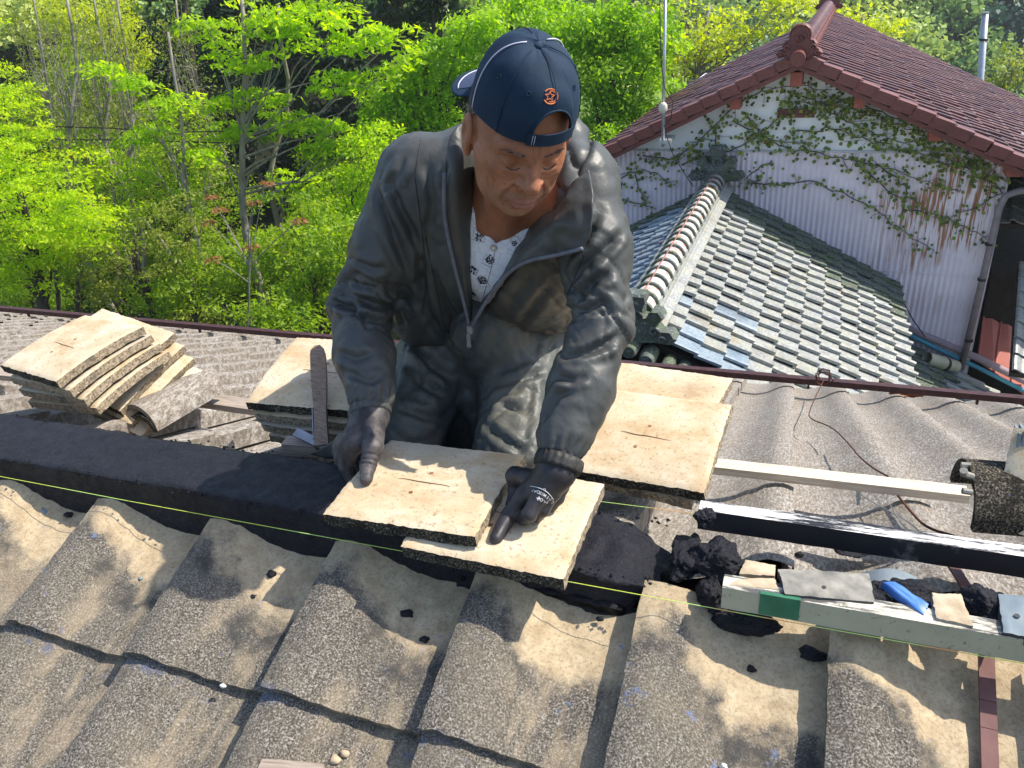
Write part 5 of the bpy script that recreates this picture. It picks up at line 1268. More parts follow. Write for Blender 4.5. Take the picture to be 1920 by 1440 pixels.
# collar wings and zip
def ribbon(name, rows, m, th, parent, nsub=10, wob=.003, seed=1, disp=True):
    """rows: list of 3-D polylines (same length); smooth sheet through them with thickness"""
    R_ = np.array(rows, float)
    def cr(a, n):
        out = []; k_ = len(a)
        for i in range(k_ - 1):
            p0, p1, p2, p3 = a[max(0, i - 1)], a[i], a[i + 1], a[min(k_ - 1, i + 2)]
            for j in range(n): t = j / n; out.append(.5 * ((2 * p1) + (-p0 + p2) * t + (2 * p0 - 5 * p1 + 4 * p2 - p3) * t * t + (-p0 + 3 * p1 - 3 * p2 + p3) * t ** 3))
        out.append(a[-1]); return np.array(out)
    R2 = np.array([cr(r, nsub) for r in R_]); R3 = cr(R2, nsub) ; nu, nv = R3.shape[:2]
    du = np.gradient(R3, axis=0); dv = np.gradient(R3, axis=1); n_ = np.cross(du, dv); n_ /= np.linalg.norm(n_, axis=2, keepdims=True) + 1e-9
    if wob:
        for i in range(nu):
            for j in range(nv): R3[i, j] += n_[i, j] * wob * (nz(R3[i, j], 22, seed) + .6 * nz(R3[i, j], 55, seed))
    V = np.concatenate([(R3 + n_ * th / 2).reshape(-1, 3), (R3 - n_ * th / 2).reshape(-1, 3)]); N = nu * nv; F = []
    for i in range(nu - 1):
        for j in range(nv - 1):
            a = i * nv + j; F.append((a, a + nv, a + nv + 1, a + 1)); F.append((a + N, a + 1 + N, a + nv + 1 + N, a + nv + N))
    for i in range(nu - 1):
        for j in (0, nv - 1): a = i * nv + j; F.append((a, a + nv, a + nv + N, a + N) if j else (a, a + N, a + nv + N, a + nv))
    for j in range(nv - 1):
        for i in (0, nu - 1): a = i * nv + j; F.append((a, a + 1, a + 1 + N, a + N))
    me = mesh(name, V, F, m, True); return pl(link(name, me, parent)), R3
Tt = lambda px, py, y: fy(px, py, y)
# collar wing left of the neck (in the picture): stands from the zip line, rolls inwards
cl, R3 = ribbon('collar', [[Tt(836, 330, .205), Tt(836, 410, .22), Tt(858, 500, .27), Tt(880, 606, .335)],
                  [Tt(842, 262, .225), Tt(852, 345, .20), Tt(866, 450, .25), Tt(880, 604, .330)],
                  [Tt(866, 232, .26), Tt(877, 320, .235), Tt(882, 430, .275), Tt(882, 602, .335)],
                  [Tt(884, 250, .32), Tt(888, 330, .29), Tt(886, 430, .31), Tt(884, 600, .345)]], M['nylon'], .004, person, 8)
M['zip'] = simple('grey_blue_zip_tape', (.10, .11, .14), (.16, .17, .20), 60, .5, 400, .4, .0008)
def zipline(pix, r=.0038):
    pts = [Tt(*p) for p in pix]; out = []
    for i in range(len(pts) - 1):
        p0, p1, p2, p3 = pts[max(0, i - 1)], pts[i], pts[i + 1], pts[min(len(pts) - 1, i + 2)]
        for j in range(8): t = j / 8; out.append(.5 * ((2 * p1) + (-p0 + p2) * t + (2 * p0 - 5 * p1 + 4 * p2 - p3) * t * t + (-p0 + 3 * p1 - 3 * p2 + p3) * t ** 3))
    out.append(pts[-1]); b = MB(); b.tube(out, r, 6); return pl(b.build('zip', M['zip'], person, smooth=True))
zipline([(834, 325, .195), (834, 405, .208), (850, 490, .25), (868, 560, .29), (880, 610, .325)])
zipline([(1092, 466, .155), (1045, 478, .165), (990, 490, .19), (950, 515, .23), (915, 560, .27), (884, 612, .325)])
# big folded lapel right of the neck
ribbon('collar', [[Tt(1094, 466, .165), Tt(1045, 476, .175), Tt(985, 489, .20), Tt(935, 527, .25), (Tt(886, 610, .33))],
                  [Tt(1108, 430, .165), Tt(1060, 440, .17), Tt(1000, 458, .195), Tt(955, 500, .25), (Tt(890, 600, .335))],
                  [Tt(1112, 370, .19), Tt(1075, 395, .18), Tt(1020, 425, .20), Tt(970, 475, .26), (Tt(893, 590, .345))],
                  [Tt(1105, 320, .25), Tt(1080, 345, .235), Tt(1050, 385, .24), Tt(985, 440, .29), (Tt(896, 585, .36))]], M['nylon'], .004, person, 8, .006, 5)
# hood bundle behind the neck and rolled collar on the shoulder
def hood_f(P):
    d = chain(P, [A3(-.60, .36, .620), A3(-.53, .41, .645), A3(-.44, .38, .635), A3(-.405, .31, .600), A3(-.390, .255, .555), A3(-.390, .225, .51)], [.035, .042, .041, .035, .028, .022], .03)
    return d
me, g = sdf_mesh('hood', hood_f, (-.68, .14, .44), (-.28, .50, .78), .005, M['nylon']); V = getv(me)
b1 = vnoise(V, 18, 2); V += g * (-.008 * (1 - np.abs(np.sin((V @ A3(60, 18, 40)) + b1 * 3.0))) ** 2 + b1 * .006)[:, None]; setmesh(me, V); pl(link('hood', me, person))
# slider and puller of the zip
p = Tt(881, 618, .318); b = MB(); b.box((-.005, -.004, -.009), (.005, .004, .009), None, p); pl(b.build('zip_slider', M['steel'], person)); 
b = MB(); b.box((-.0035, -.003, -.034), (.0035, .000, -.008), None, p + A3(-.002, -.006, 0)); b.box((-.0045, -.0035, -.038), (.0045, .0005, -.030), None, p + A3(-.002, -.006, 0)); pl(b.build('zip_puller', M['steel'], person))
zipline([(881, 625, .322), (880, 650, .345), (878, 690, .40)], .003)
# seams on the jacket: placed on the surface by ray casting
jt = BVHTree.FromPolygons([tuple(v) for v in getv(jk.data)], [tuple(p.vertices) for p in jk.data.polygons])
def onsurf(tree, px, py, off=.0008):
    r = Vector(ray(px, py)).normalized(); h = tree.ray_cast(Vector(CAM), r)
    return None if h[0] is None else (h[0] + h[1] * off * (1 if h[1].dot(r) < 0 else -1), h[1])
def seam(pix, r, m, name='seam', tree=None):
    pts = []
    for (a, c_) in zip(pix, pix[1:]):
        for j in range(10):
            t = j / 10; h = onsurf(tree or jt, a[0] + (c_[0] - a[0]) * t, a[1] + (c_[1] - a[1]) * t)
            if h and (not pts or (h[0] - pts[-1]).length < .05): pts.append(h[0])
    if len(pts) > 2: b = MB(); b.tube(pts, r, 4); return pl(b.build(name, m, person))
for px_ in ([(790, 262), (778, 330), (790, 420), (800, 520), (790, 600)], [(1085, 430), (1095, 480), (1060, 560), (1045, 640)], [(912, 628), (908, 665)], [(795, 430), (830, 600), (850, 640)], [(1002, 470), (1040, 468), (1085, 455)]):
    seam(px_, .0009, M['dark'])
# ---------------- shirt
def shirt_f(P):
    d = torso(P) + .014; nd = -cap(P, NKc + A3(-.02, .05, -.02), NKc + A3(.06, -.14, .14), .048, .075)
    d = smax(d, nd, .01)
    p0 = Tt(932, 452, .3); a = Tt(888, 385, .28); c_ = Tt(1012, 405, .24); q1 = plane(p0, a, p0 + DV, Tt(935, 380, .3)); q2 = plane(p0, c_, p0 + DV, Tt(935, 380, .3))
    o = np.maximum(q1(P), q2(P)); d = smax(d, -np.maximum(o, P[:, 1] - .36), .004)
    return np.maximum(np.maximum(np.maximum(d, .2 - P[:, 2]), P[:, 2] - .55), np.abs(P[:, 0] + .575) - .12)
k = NM('white_printed_cotton', .85, .2); co = k.co('Object', False); c = k.ramp(k.noise(30, 3, .5, co), [(.3, (.62, .63, .70)), (.7, (.76, .77, .82))])
wv = k.vor(34, 'DISTANCE_TO_EDGE', co, (1, 1, 1), rand=.7); c = k.mix(k.ramp(wv, [(.010, .4), (.022, 0)]), c, (.25, .27, .33)); k.col(c); k.bump(k.noise(22, 3, .6, co), .5, .008).bump(k.noise(70, 3), .4, .002); M['shirt'] = k.m
me, g = sdf_mesh('shirt', shirt_f, (-.80, .10, .18), (-.36, .60, .66), .005, M['shirt']); V = getv(me); V += g * (vnoise(V, 14, 3) * .005)[:, None]; setmesh(me, V); sh = pl(link('shirt', me, person))
st = BVHTree.FromPolygons([tuple(v) for v in getv(sh.data)], [tuple(p.vertices) for p in sh.data.polygons])
def print_on(tree, text, px, py, size_px, ang, m, name, parent, off=.0007, subdiv=0, thick=.0, xup=None):
    """flat lettering laid on a curved surface of the scene (size given by its extent seen from the camera)"""
    h = onsurf(tree, px, py)
    if not h: return None
    p, n_ = h; 
    if n_.dot(Vector(FWD)) > 0: n_ = -n_
    cu = bpy.data.curves.new('t', 'FONT'); cu.body = text; cu.size = 1; cu.align_x = 'CENTER'; cu.align_y = 'CENTER'; cu.resolution_u = 2; cu.offset = thick
    ob = bpy.data.objects.new('t', cu); COL.objects.link(ob); dg = bpy.context.evaluated_depsgraph_get(); me = bpy.data.meshes.new_from_object(ob.evaluated_get(dg)); bpy.data.objects.remove(ob)
    z = (p - Vector(CAM)).dot(Vector(FWD)); s = size_px / 1500 * z
    xd = Vector(RIGHT) * math.cos(ang) + Vector(DOWN) * math.sin(ang); xd = (xd - n_ * xd.dot(n_)).normalized(); yd = n_.cross(xd)
    bmx = bmesh.new(); bmx.from_mesh(me); bmesh.ops.triangulate(bmx, faces=bmx.faces); bmx.to_mesh(me); bmx.free()
    for v in me.vertices:
        q = p + xd * v.co.x * s + yd * v.co.y * s; hh = tree.ray_cast(q + n_ * .03, -n_, .08)
        v.co = (hh[0] + n_ * off) if hh[0] else q
    me.materials.clear(); me.materials.append(m); me.update(); return pl(link(name, me, parent))
M['ink'] = simple('black_print_ink', (.012, .012, .02), (.03, .03, .04), 30, .7, 0, 0)
M['greyink'] = simple('grey_print_ink', (.20, .20, .24), (.28, .28, .30), 30, .7, 0, 0)
for (tx, px, py, sz, an_) in (('王', 901, 430, 16, .2), ('将', 899, 447, 20, .2), ('歩', 918, 486, 20, 2.6), ('飛', 888, 508, 20, .6), ('銀', 905, 527, 20, -.5), ('角', 886, 550, 18, .4), ('金', 966, 457, 13, -.8), ('香', 899, 566, 13, .8)):
    print_on(st, tx, px, py, sz, an_, M['ink'], 'shirt_print', person, thick=.02)
for (px, py, s_, an_) in ((898, 438, 24, .1), (916, 487, 20, .5), (905, 527, 22, -.4), (966, 452, 18, -.6), (888, 552, 18, .3)):
    h = onsurf(st, px, py)
    if h:
        p, n_ = h; n_ = -n_ if n_.dot(Vector(FWD)) > 0 else n_; z = (p - Vector(CAM)).dot(Vector(FWD)); s = s_ / 1500 * z; xd = Vector(RIGHT) * math.cos(an_) + Vector(DOWN) * math.sin(an_); xd = (xd - n_ * xd.dot(n_)).normalized(); yd = n_.cross(xd); pts = []
        poly = [(-.5, -.65), (.5, -.65), (.4, .35), (0, .65), (-.4, .35), (-.5, -.65)]
        for (a, c_) in zip(poly, poly[1:]):
            for j in range(5):
                t = j / 5; q = p + xd * (a[0] + (c_[0] - a[0]) * t) * s + yd * (a[1] + (c_[1] - a[1]) * t) * s; hh = st.ray_cast(q + n_ * .03, -n_, .08); pts.append((hh[0] + n_ * .0005) if hh[0] else q)
        b = MB(); b.tube(pts, .0005, 4); pl(b.build('shirt_print', M['greyink'], person))
h = onsurf(st, 926, 464)
if h:
    n_ = h[1] if h[1].dot(Vector(FWD)) < 0 else -h[1]; b = MB(); b.tube([h[0], h[0] + n_ * .0025], [.0072, .0066], 18); bt_ = pl(b.build('shirt_button', simple('beige_button', (.35, .28, .22), (.45, .38, .30), 50, .35), person, ang=40))
    b = MB(); b.tube([h[0] + n_ * .0025, h[0] + n_ * .003], .003, 10); pl(b.build('shirt_button', simple('button_thread', (.6, .6, .62), (.7, .7, .7)), person))
seam([(930, 462), (922, 500), (905, 560), (892, 600)], .0006, M['greyink'], 'shirt_placket', st)

# ---------------- trousers
KL, KR = A3(-.845, .27, -.005), A3(-.548, .25, -.020); HL, HRp = A3(-.80, .68, .10), A3(-.62, .66, .10)
def trousers_f(P):
    d = cap(P, A3(-.80, .68, .14), A3(-.62, .66, .14), .13, .13)
    l = chain(P, [A3(-.805, .62, .12), KL, A3(-.885, .30, -.08)], [.125, .098, .085], .04); l = smin(l, cap(P, KL + A3(0, .05, -.03), A3(-.90, .72, -.20), .085, .06), .03)
    r = chain(P, [A3(-.625, .60, .12), KR, A3(-.55, .27, -.08)], [.125, .088, .080], .04); r = smin(r, cap(P, KR + A3(0, .05, -.03), A3(-.56, .72, -.20), .08, .06), .03)
    d = smin(d, l, .03); d = smin(d, r, .03)
    d = smin(d, cap(P, A3(-.71, .50, .02), A3(-.70, .46, -.14), .10, .10), .03)  # added fill between the legs, so the gap reads as dark shade
    d = smin(d, cap(P, A3(-.66, .44, .20), A3(-.76, .60, .12), .10, .12), .05)
    return d
me, g = sdf_mesh('trousers', trousers_f, (-1.05, .10, -.33), (-.40, .92, .38), .0085, M['nylon']); V = getv(me); dpt = px_folds(V, me, [([(1027, 691), (978, 709), (911, 731)], .012, .008), ([(991, 718), (938, 740), (907, 771)], .014, .009), ([(987, 767), (947, 758), (920, 784)], .012, .008), ([(756, 620), (809, 682), (858, 722)], .014, .010), ([(751, 669), (796, 718), (849, 749)], .013, .010), ([(991, 851), (929, 811), (907, 793)], .010, .008), ([(740, 760), (790, 775), (850, 790)], .009, .009)])
b1 = vnoise(V, 8, 4); ph = V @ A3(40, 12, -34) + b1 * 4; ph2 = V @ A3(-36, 14, -40) + b1 * 3.6
Qa = np.stack([(V[:, 0] * .9 + V[:, 1] * .3 - V[:, 2] * .5) * 18, (V[:, 0] * .3 + V[:, 2]) * 6, V[:, 1] * 6], 1); Qb = np.stack([(-V[:, 0] * .9 + V[:, 1] * .3 - V[:, 2] * .7) * 18, (-V[:, 0] * .3 + V[:, 2]) * 6, V[:, 1] * 6], 1)
na = vnoise(np.where((V[:, 0] > -.70)[:, None], Qa, Qb), 1.0, 6); nb = vnoise(V, 24, 8)
V += g * (dpt - .007 * np.clip(1 - np.abs(na) * 4.0, 0, 1) ** 1.3 + na * .012 + b1 * .006 - .004 * np.clip(1 - np.abs(nb) * 5, 0, 1))[:, None]; setmesh(me, V)
k = NM('mottled_dark_nylon', .5, .4); co = k.co('Object', False)
k.col(k.mix(k.ramp(k.noise(7, 5, .65, co), [(.42, .05), (.70, .8)]), (.048, .056, .054), (.13, .122, .098)))  # paler tan patches scattered over the dark base
k.bump(k.noise(16, 4, .6, co, None, .3), .5, .010).bump(k.noise(55, 3, .6, co), .4, .004); M['trouser'] = k.m
me.materials.clear(); me.materials.append(M['trouser']); pl(link('trousers', me, person))
# boots behind
for (x, y, z) in ((-.905, .80, -.27), (-.56, .80, -.27)):
    def bf(P, x=x, y=y, z=z): return smin(cap(P, A3(x, y - .06, z - .01), A3(x, y + .12, z - .05), .05, .045), cap(P, A3(x, y - .08, z + .02), A3(x, y - .02, z + .03), .05, .05), .03)
    me, g = sdf_mesh('boot', bf, (x - .1, y - .2, z - .15), (x + .1, y + .22, z + .12), .009, M['cuff']); pl(link('boot', me, person))
# waist strap hanging by the glove
ribbon('strap', [[fy(582, 852, .16), fy(625, 826, .14), fy(655, 795, .13), fy(652, 782, .16)], [fy(600, 856, .15), fy(640, 838, .13), fy(662, 812, .12), fy(660, 785, .15)], [fy(636, 862, .14), fy(632, 850, .12), fy(662, 830, .12), fy(668, 790, .15)]], M['trouser'], .004, person, 6)

# ---------------- gloves
k = NM('black_rubber_glove', .45, .35); co = k.co('Object', False)
k.col(k.ramp(k.noise(40, 4, .6, co), [(.3, (.020, .018, .022)), (.7, (.042, .038, .042))])); k.bump(k.noise(500, 2, .6, co), .3, .0005).bump(k.noise(60, 3, .6, co), .4, .002); M['glove'] = k.m
k = NM('worn_grey_glove', .55, .35); co = k.co('Object', False)
k.col(k.mix(k.ramp(k.noise(24, 5, .7, co), [(.40, 0), (.62, .75)]), (.030, .026, .030), (.13, .115, .11))); k.bump(k.noise(500, 2, .6, co), .3, .0005).bump(k.noise(60, 3, .6, co), .5, .002); M['glove2'] = k.m
gz = lambda px, py, z: fz(px, py, z)
# pointing hand (his left)
IT = gz(930, 1010, .050); IP = gz(955, 965, .066); IM = gz(985, 928, .100)
wr_ = WRr + uR * .030; MM = gz(1012, 930, .112); RM = gz(1034, 924, .108); PM = gz(1052, 912, .098)
def gl1(P):
    d = cap(P, wr_ - uR * .03, wr_ + uR * .01, .036, .034)
    for m_, r_a in ((IM, .0165), (MM, .0175), (RM, .0165), (PM, .0155)): d = smin(d, cap(P, wr_ + uR * .005, m_, .026, r_a), .016)
    ix = chain(P, [IM, IP, IT], [.0165, .0145, .0118], .004)
    d = smin(d, ix, .008)
    for (m_, e1, e2, e3, r_a) in ((MM, gz(992, 965, .088), gz(982, 972, .066), gz(992, 955, .062), .0135), (RM, gz(1018, 956, .084), gz(1006, 966, .064), gz(1015, 945, .062), .0130), (PM, gz(1045, 934, .080), gz(1033, 948, .062), gz(1038, 930, .062), .0120)):
        d = smin(d, chain(P, [m_, e1, e2, e3], [r_a * 1.15, r_a, r_a * .92, r_a * .8], .004), .0045)
    th = chain(P, [wr_ + uR * .025 + (IM - wr_) * .1, gz(966, 892, .105), gz(968, 918, .078), gz(960, 946, .064)], [.022, .0165, .0145, .0115], .008)
    return smin(d, th, .008)
me, g = sdf_mesh('glove', gl1, np.minimum(IT, wr_) - .07, np.maximum(wr_, PM) + .09, .0019, M['glove']); V = getv(me)
t = (V - wr_) @ uR; a_ = np.clip((.035 - t) / .02, 0, 1) * np.clip((t + .04) / .01, 0, 1); V += g * (np.sin(t * 1900) * .0005 * a_ + vnoise(V, 45, 2) * .0012)[:, None]; setmesh(me, V); g1 = pl(link('glove', me, person, label='black glove with white print pointing at the tile'))
gt = BVHTree.FromPolygons([tuple(v) for v in getv(g1.data)], [tuple(p.vertices) for p in g1.data.polygons])
M['whiteprint'] = simple('white_glove_print', (.6, .6, .6), (.7, .7, .7), 30, .6, 0, 0)
Lc = [('C', 1036.5, 941, 2.60), ('H', 1031.5, 936.2, 2.66), ('E', 1027, 932.3, 2.74), ('M', 1021.8, 928.4, 2.82), ('I', 1017.6, 926.0, 2.88), ('S', 1014, 924.2, 2.94), ('O', 1009.6, 922.2, 2.98), ('F', 1004.6, 920.4, 3.04), ('T', 1000, 919.4, 3.08)]
for ch, px, py, an_ in Lc: print_on(gt, ch, px, py, 8.6, an_ + .95, M['whiteprint'], 'glove_print', g1, .0004, thick=.012)
for ch, px, py in (('A', 1025.5, 942), ('T', 1020.5, 939.5), ('O', 1015, 937), ('M', 1009.5, 934.2)): print_on(gt, ch, px, py, 8.6, 2.72 + .95 - .95 + .0, M['whiteprint'], 'glove_print', g1, .0004, thick=.014)
print_on(gt, 'L', 1021.5, 918.5, 9.5, 3.0, M['whiteprint'], 'glove_print', g1, .0004, thick=.014)
def surf_line(tree, pix, r, m, name, parent):
    pts = []
    for (a, c_) in zip(pix, pix[1:]):
        for j in range(5):
            t = j / 5; h = onsurf(tree, a[0] + (c_[0] - a[0]) * t, a[1] + (c_[1] - a[1]) * t, .0005)
            if h: pts.append(h[0])
    if len(pts) > 2: b = MB(); b.tube(pts, r, 4); return pl(b.build(name, m, parent))
surf_line(gt, [(994.5, 911.5), (1002, 912.5), (1010, 914.5), (1018, 917.5), (1026, 922.5), (1033, 930), (1038.5, 938)], .0006, M['whiteprint'], 'glove_print', g1)
# fix: lettering children were placed in world coordinates under the glove
for o in [c_ for c_ in g1.children]: o.location = (0, 0, 0)

# holding hand (his right), thumb on top of the tile, fingers curled under its edge
wl_ = WLr + uL * .018
tt_ = gz(687, 897, .0885); ti = gz(690, 872, .100); tm = gz(699, 838, .128)
def gl2(P):
    d = cap(P, wl_ - uL * .03, wl_ + uL * .015, .034, .034)
    km = gz(664, 828, .125)
    d = smin(d, cap(P, wl_ + uL * .01, km, .034, .026), .02)
    d = smin(d, chain(P, [wl_ + uL * .02 + A3(.012, -.01, 0), tm, ti, tt_], [.026, .0195, .0155, .0125], .008), .010)
    for (a, b_, c_, r_a) in (((657, 842, .112), (649, 872, .072), (662, 902, .040), .0155), ((650, 838, .112), (641, 860, .072), (652, 884, .040), .0155), ((645, 834, .108), (637, 848, .070), (646, 868, .040), .0145), ((642, 828, .104), (635, 838, .072), (642, 852, .042), .0130)):
        d = smin(d, chain(P, [km, gz(*a), gz(*b_), gz(*c_)], [.020, r_a * 1.15, r_a, r_a * .8], .005), .005)
    return d
me, g = sdf_mesh('glove', gl2, np.minimum(tt_, gz(642, 852, .042)) - .06, np.maximum(wl_, tm) + .09, .0019, M['glove2']); V = getv(me)
ax = (tt_ - tm) / np.linalg.norm(tt_ - tm); t = (V - ti) @ ax; r = np.linalg.norm(V - ti - np.outer(t, ax), axis=1)
V += g * (-.0016 * (r < .024) * np.exp(-((t - .002) / .002) ** 2) - .0014 * (r < .024) * np.exp(-((t + .006) / .002) ** 2) - .0012 * (r < .026) * np.exp(-((t + .016) / .002) ** 2) + vnoise(V, 40, 5) * .0015)[:, None]
setmesh(me, V); pl(link('glove', me, person, label='worn grey-black glove gripping the left edge of the ridge tile'))

# ---------------- cap
k = NM('navy_twill', .8, .25); co = k.co('Object', False)
k.col(k.ramp(k.noise(12, 4, .6, co), [(.3, (.007, .019, .040)), (.7, (.013, .034, .066))])); k.bump(k.noise(28, 3, .6, co), .35, .004).bump(k.noise(700, 1, .5, co, (1, 1, 2)), .3, .0004); M['navy'] = k.m
M['mesh_navy'] = NM('lighter_blue_mesh', .8); k = M['mesh_navy']; k.col(k.ramp(k.vor(420, 'F1', k.co('Object', False), rand=.1), [(.25, (.01, .015, .04)), (.4, (.05, .07, .13))])); M['mesh_navy'] = k.m
M['piping'] = simple('pale_lilac_piping', (.5, .5, .62), (.6, .6, .7), 60, .6, 0, 0)
ROT = math.radians(11)         # the cap sits turned round, its opening over the forehead
CO = np.array([-.004, -.006, .048]); RX, RY, HZ = .0835, .103, .099
def cp_(phi, v, off=0.0, zoff=None):
    """phi 0 = opening side; v 0..1 bottom to button"""
    a = phi
    e = v * math.pi / 2; rho = math.cos(e) ** .62; zz = math.sin(e) ** 1.05
    x = -math.sin(a + ROT) * (RX + off) * rho; y = math.cos(a + ROT) * (RY + off) * rho
    z = (HZ + off) * zz - .004 * math.cos(a) - .014 * (1 - rho * rho) * math.sin(a) * 0
    zz_t = -.010 * (1 - math.cos(a)) * (1 - v)       # lower at the back of the head
    return h2w(CO + np.array([x, y, z + zz_t]))
PH0 = .44
def vlow(phi):
    p_ = abs((phi + math.pi) % (2 * math.pi) - math.pi)
    return .36 * math.sqrt(max(0, 1 - (p_ / PH0) ** 2)) ** .8 if p_ < PH0 else 0
phis = list(np.linspace(-PH0, PH0, 33)) + list(np.linspace(PH0, 2 * math.pi - PH0, 92))[1:-1]; phis = [phis[0] - .0] + phis[1:]
def dent(phi, v): return .0022 * noise.noise(Vector((math.cos(phi) * 2, math.sin(phi) * 2, v * 3))) + .0014 * abs(math.sin(phi * 3)) - .0012
G = [[cp_(p, vlow(p) + (1 - vlow(p)) * (j / 26) ** .9, dent(p, j / 26)) for p in phis] for j in range(27)]
G2 = [[cp_(p, vlow(p) + (1 - vlow(p)) * (j / 26) ** .9, -.0028) for p in phis] for j in range(26, -1, -1)]
b = MB(); b.grid(G + G2 + [G[0]], True)
capo = pl(b.build('cap', M['navy'], person, smooth=True))
def cline(pts, r, m, name): b = MB(); b.tube(pts, r, 5); o = b.build(name, m, capo, smooth=True); return o
for p in (0, math.pi / 3, -math.pi / 3, math.pi): cline([cp_(p, vlow(p) + (1 - vlow(p)) * j / 20, .0012) for j in range(20)], .0008, M['navy'], 'panel_seam')
for p in (1.75, -1.75): cline([cp_(p + .25 * math.sin(j / 20 * 3) * (1 if p > 0 else -1) * .3, j / 20, .0015) for j in range(20)], .0011, M['piping'], 'piping')
cline([cp_(p, vlow(p), .0015) for p in np.linspace(-PH0, PH0, 30)], .0018, M['navy'], 'opening_hem')
for p in (.62, -.62, 1.35, -1.35):
    c_ = np.array(cp_(p, .50, .001)); n_ = Vector(c_ - np.array(cp_(p, .50, -.01))).normalized(); q_ = n_.to_track_quat('Z', 'Y').to_matrix()
    cline([Vector(c_) + q_ @ Vector((math.cos(t) * .0032, math.sin(t) * .0032, 0)) for t in np.linspace(0, 2 * math.pi, 13)], .0008, M['navy'], 'eyelet')
b = MB(); c_ = Vector(cp_(0, 1, .0)); n_ = Vector(h2w((0, 0, 1)) - h2w((0, 0, 0)))
b.tube([c_ + n_ * -.002, c_ + n_ * .002, c_ + n_ * .005, c_ + n_ * .0065], [.009, .009, .006, .001], 14); b.build('button', M['navy'], capo, smooth=True)
# strap over the forehead
PS = np.linspace(-PH0 - .06, PH0 + .06, 26)
G = [[cp_(p, z_, o_) for (z_, o_) in ((-.008, .0032), (.125, .0032), (.125, .0008), (-.008, .0008))] for p in PS]
b = MB(); b.grid(G, True); b.build('strap', M['navy'], capo, ang=40)
for p in (-.36, -.40): cline([cp_(p, v_, .0036) for v_ in (.01, .06, .115)], .0004, M['piping'], 'strap_stitch')
# brim, pointing backwards and to his right
def brim(phi, t, dz=0):
    d_ = abs(phi - math.pi) / .92; L = .056 * math.sqrt(max(0, 1 - d_ ** 2.6)); q0 = np.array(cp_(phi, .02, -.001)); q1 = HC + 0
    out = HR @ np.array([-math.sin(phi + ROT), math.cos(phi + ROT), 0]); up_h = HR @ np.array([0, 0, 1.0])
    return q0 + out * L * t + up_h * (-.55 * L * t - .012 * d_ ** 2 + dz + .002)
PB = np.linspace(math.pi - .92, math.pi + .92, 34)
rows = [[brim(p, t) for p in PB] for t in np.linspace(0, 1, 12)]; rows2 = [[brim(p, t, -.003) for p in PB] for t in np.linspace(1, 0, 12)]
b = MB(); b.grid(rows + rows2); b.build('brim', M['navy'], capo, smooth=True)
PB2 = np.linspace(math.pi - .72, math.pi + .72, 26)
b = MB(); b.grid([[brim(p, t, .0009) for p in PB2] for t in np.linspace(.02, .70, 8)]); b.build('brim_panel', M['mesh_navy'], capo, smooth=True)
cline([brim(p, .72, .001) for p in PB2], .0011, M['piping'], 'brim_piping')
# orange emblem: a star inside a ring that is open on one side
ctree = BVHTree.FromPolygons([tuple(v) for v in getv(capo.data)], [tuple(p.vertices) for p in capo.data.polygons])
M['orange'] = simple('orange_thread', (.62, .16, .05), (.75, .24, .09), 200, .6, 400, .4, .0004)
def emb(pts, r=.0008):
    cx_, cy_ = 1032, 181; s_ = 13.2; th = math.radians(-6)
    pix = [(cx_ + s_ * (x * math.cos(th) - y * math.sin(th)), cy_ - s_ * (x * math.sin(th) + y * math.cos(th)) * 1.05) for x, y in pts]; out = []
    for (a, c_) in zip(pix, pix[1:]):
        for j in range(4):
            t = j / 4; h = onsurf(ctree, a[0] + (c_[0] - a[0]) * t, a[1] + (c_[1] - a[1]) * t, .0006)
            if h: out.append(h[0])
    if len(out) > 2: b = MB(); b.tube(out, r, 5); o = b.build('emblem', M['orange'], capo)
emb([(math.cos(t), math.sin(t)) for t in np.linspace(-2.55, 2.55, 26)], .0010); emb([(.08 + .74 * math.cos(t), .74 * math.sin(t)) for t in np.linspace(-1.9, 1.9, 18)], .0007)
st_ = [(-.12 + .70 * (1 if i % 2 == 0 else .42) * math.sin(i * math.pi / 5), .70 * (1 if i % 2 == 0 else .42) * math.cos(i * math.pi / 5)) for i in range(11)]; emb(st_, .0007)
# ================================================================== land, trees, hill
def gz_(x, y):
    zl = -5.2 + max(0, y - 13) * .22 + min(60, max(0, y - 40)) * .22
    zr = -5.2 - min(1, max(0, y - 22) / 35) * 13 + max(0, y - 62) * .50
    s = min(1, max(0, (x / max(y, 1) + .50) / .22)); s = s * s * (3 - 2 * s); z = zl * (1 - s) + zr * s
    return z + 1.2 * noise.noise(Vector((x * .05, y * .05, 1))) * min(1, max(0, y - 8) / 10)
xs = list(np.linspace(-160, 140, 90)); ys = [4, 6, 8, 10, 12, 14] + list(np.linspace(17, 122, 50)); V = [(x, y, gz_(x, y)) for y in [-60, -20] + ys for x in xs]; nx = len(xs); ny = len(ys) + 2
F = [(j * nx + i, j * nx + i + 1, (j + 1) * nx + i + 1, (j + 1) * nx + i) for j in range(ny - 1) for i in range(nx - 1)]
k = NM('forest_floor', .95, .1); k.col(k.ramp(k.noise(.6, 5, .6, k.co('World', False)), [(.3, (.012, .014, .007)), (.55, (.025, .028, .012)), (.8, (.035, .055, .014))])); M['ground'] = k.m
link('ground', mesh('ground', V, F, M['ground'], True), None, kind='structure')

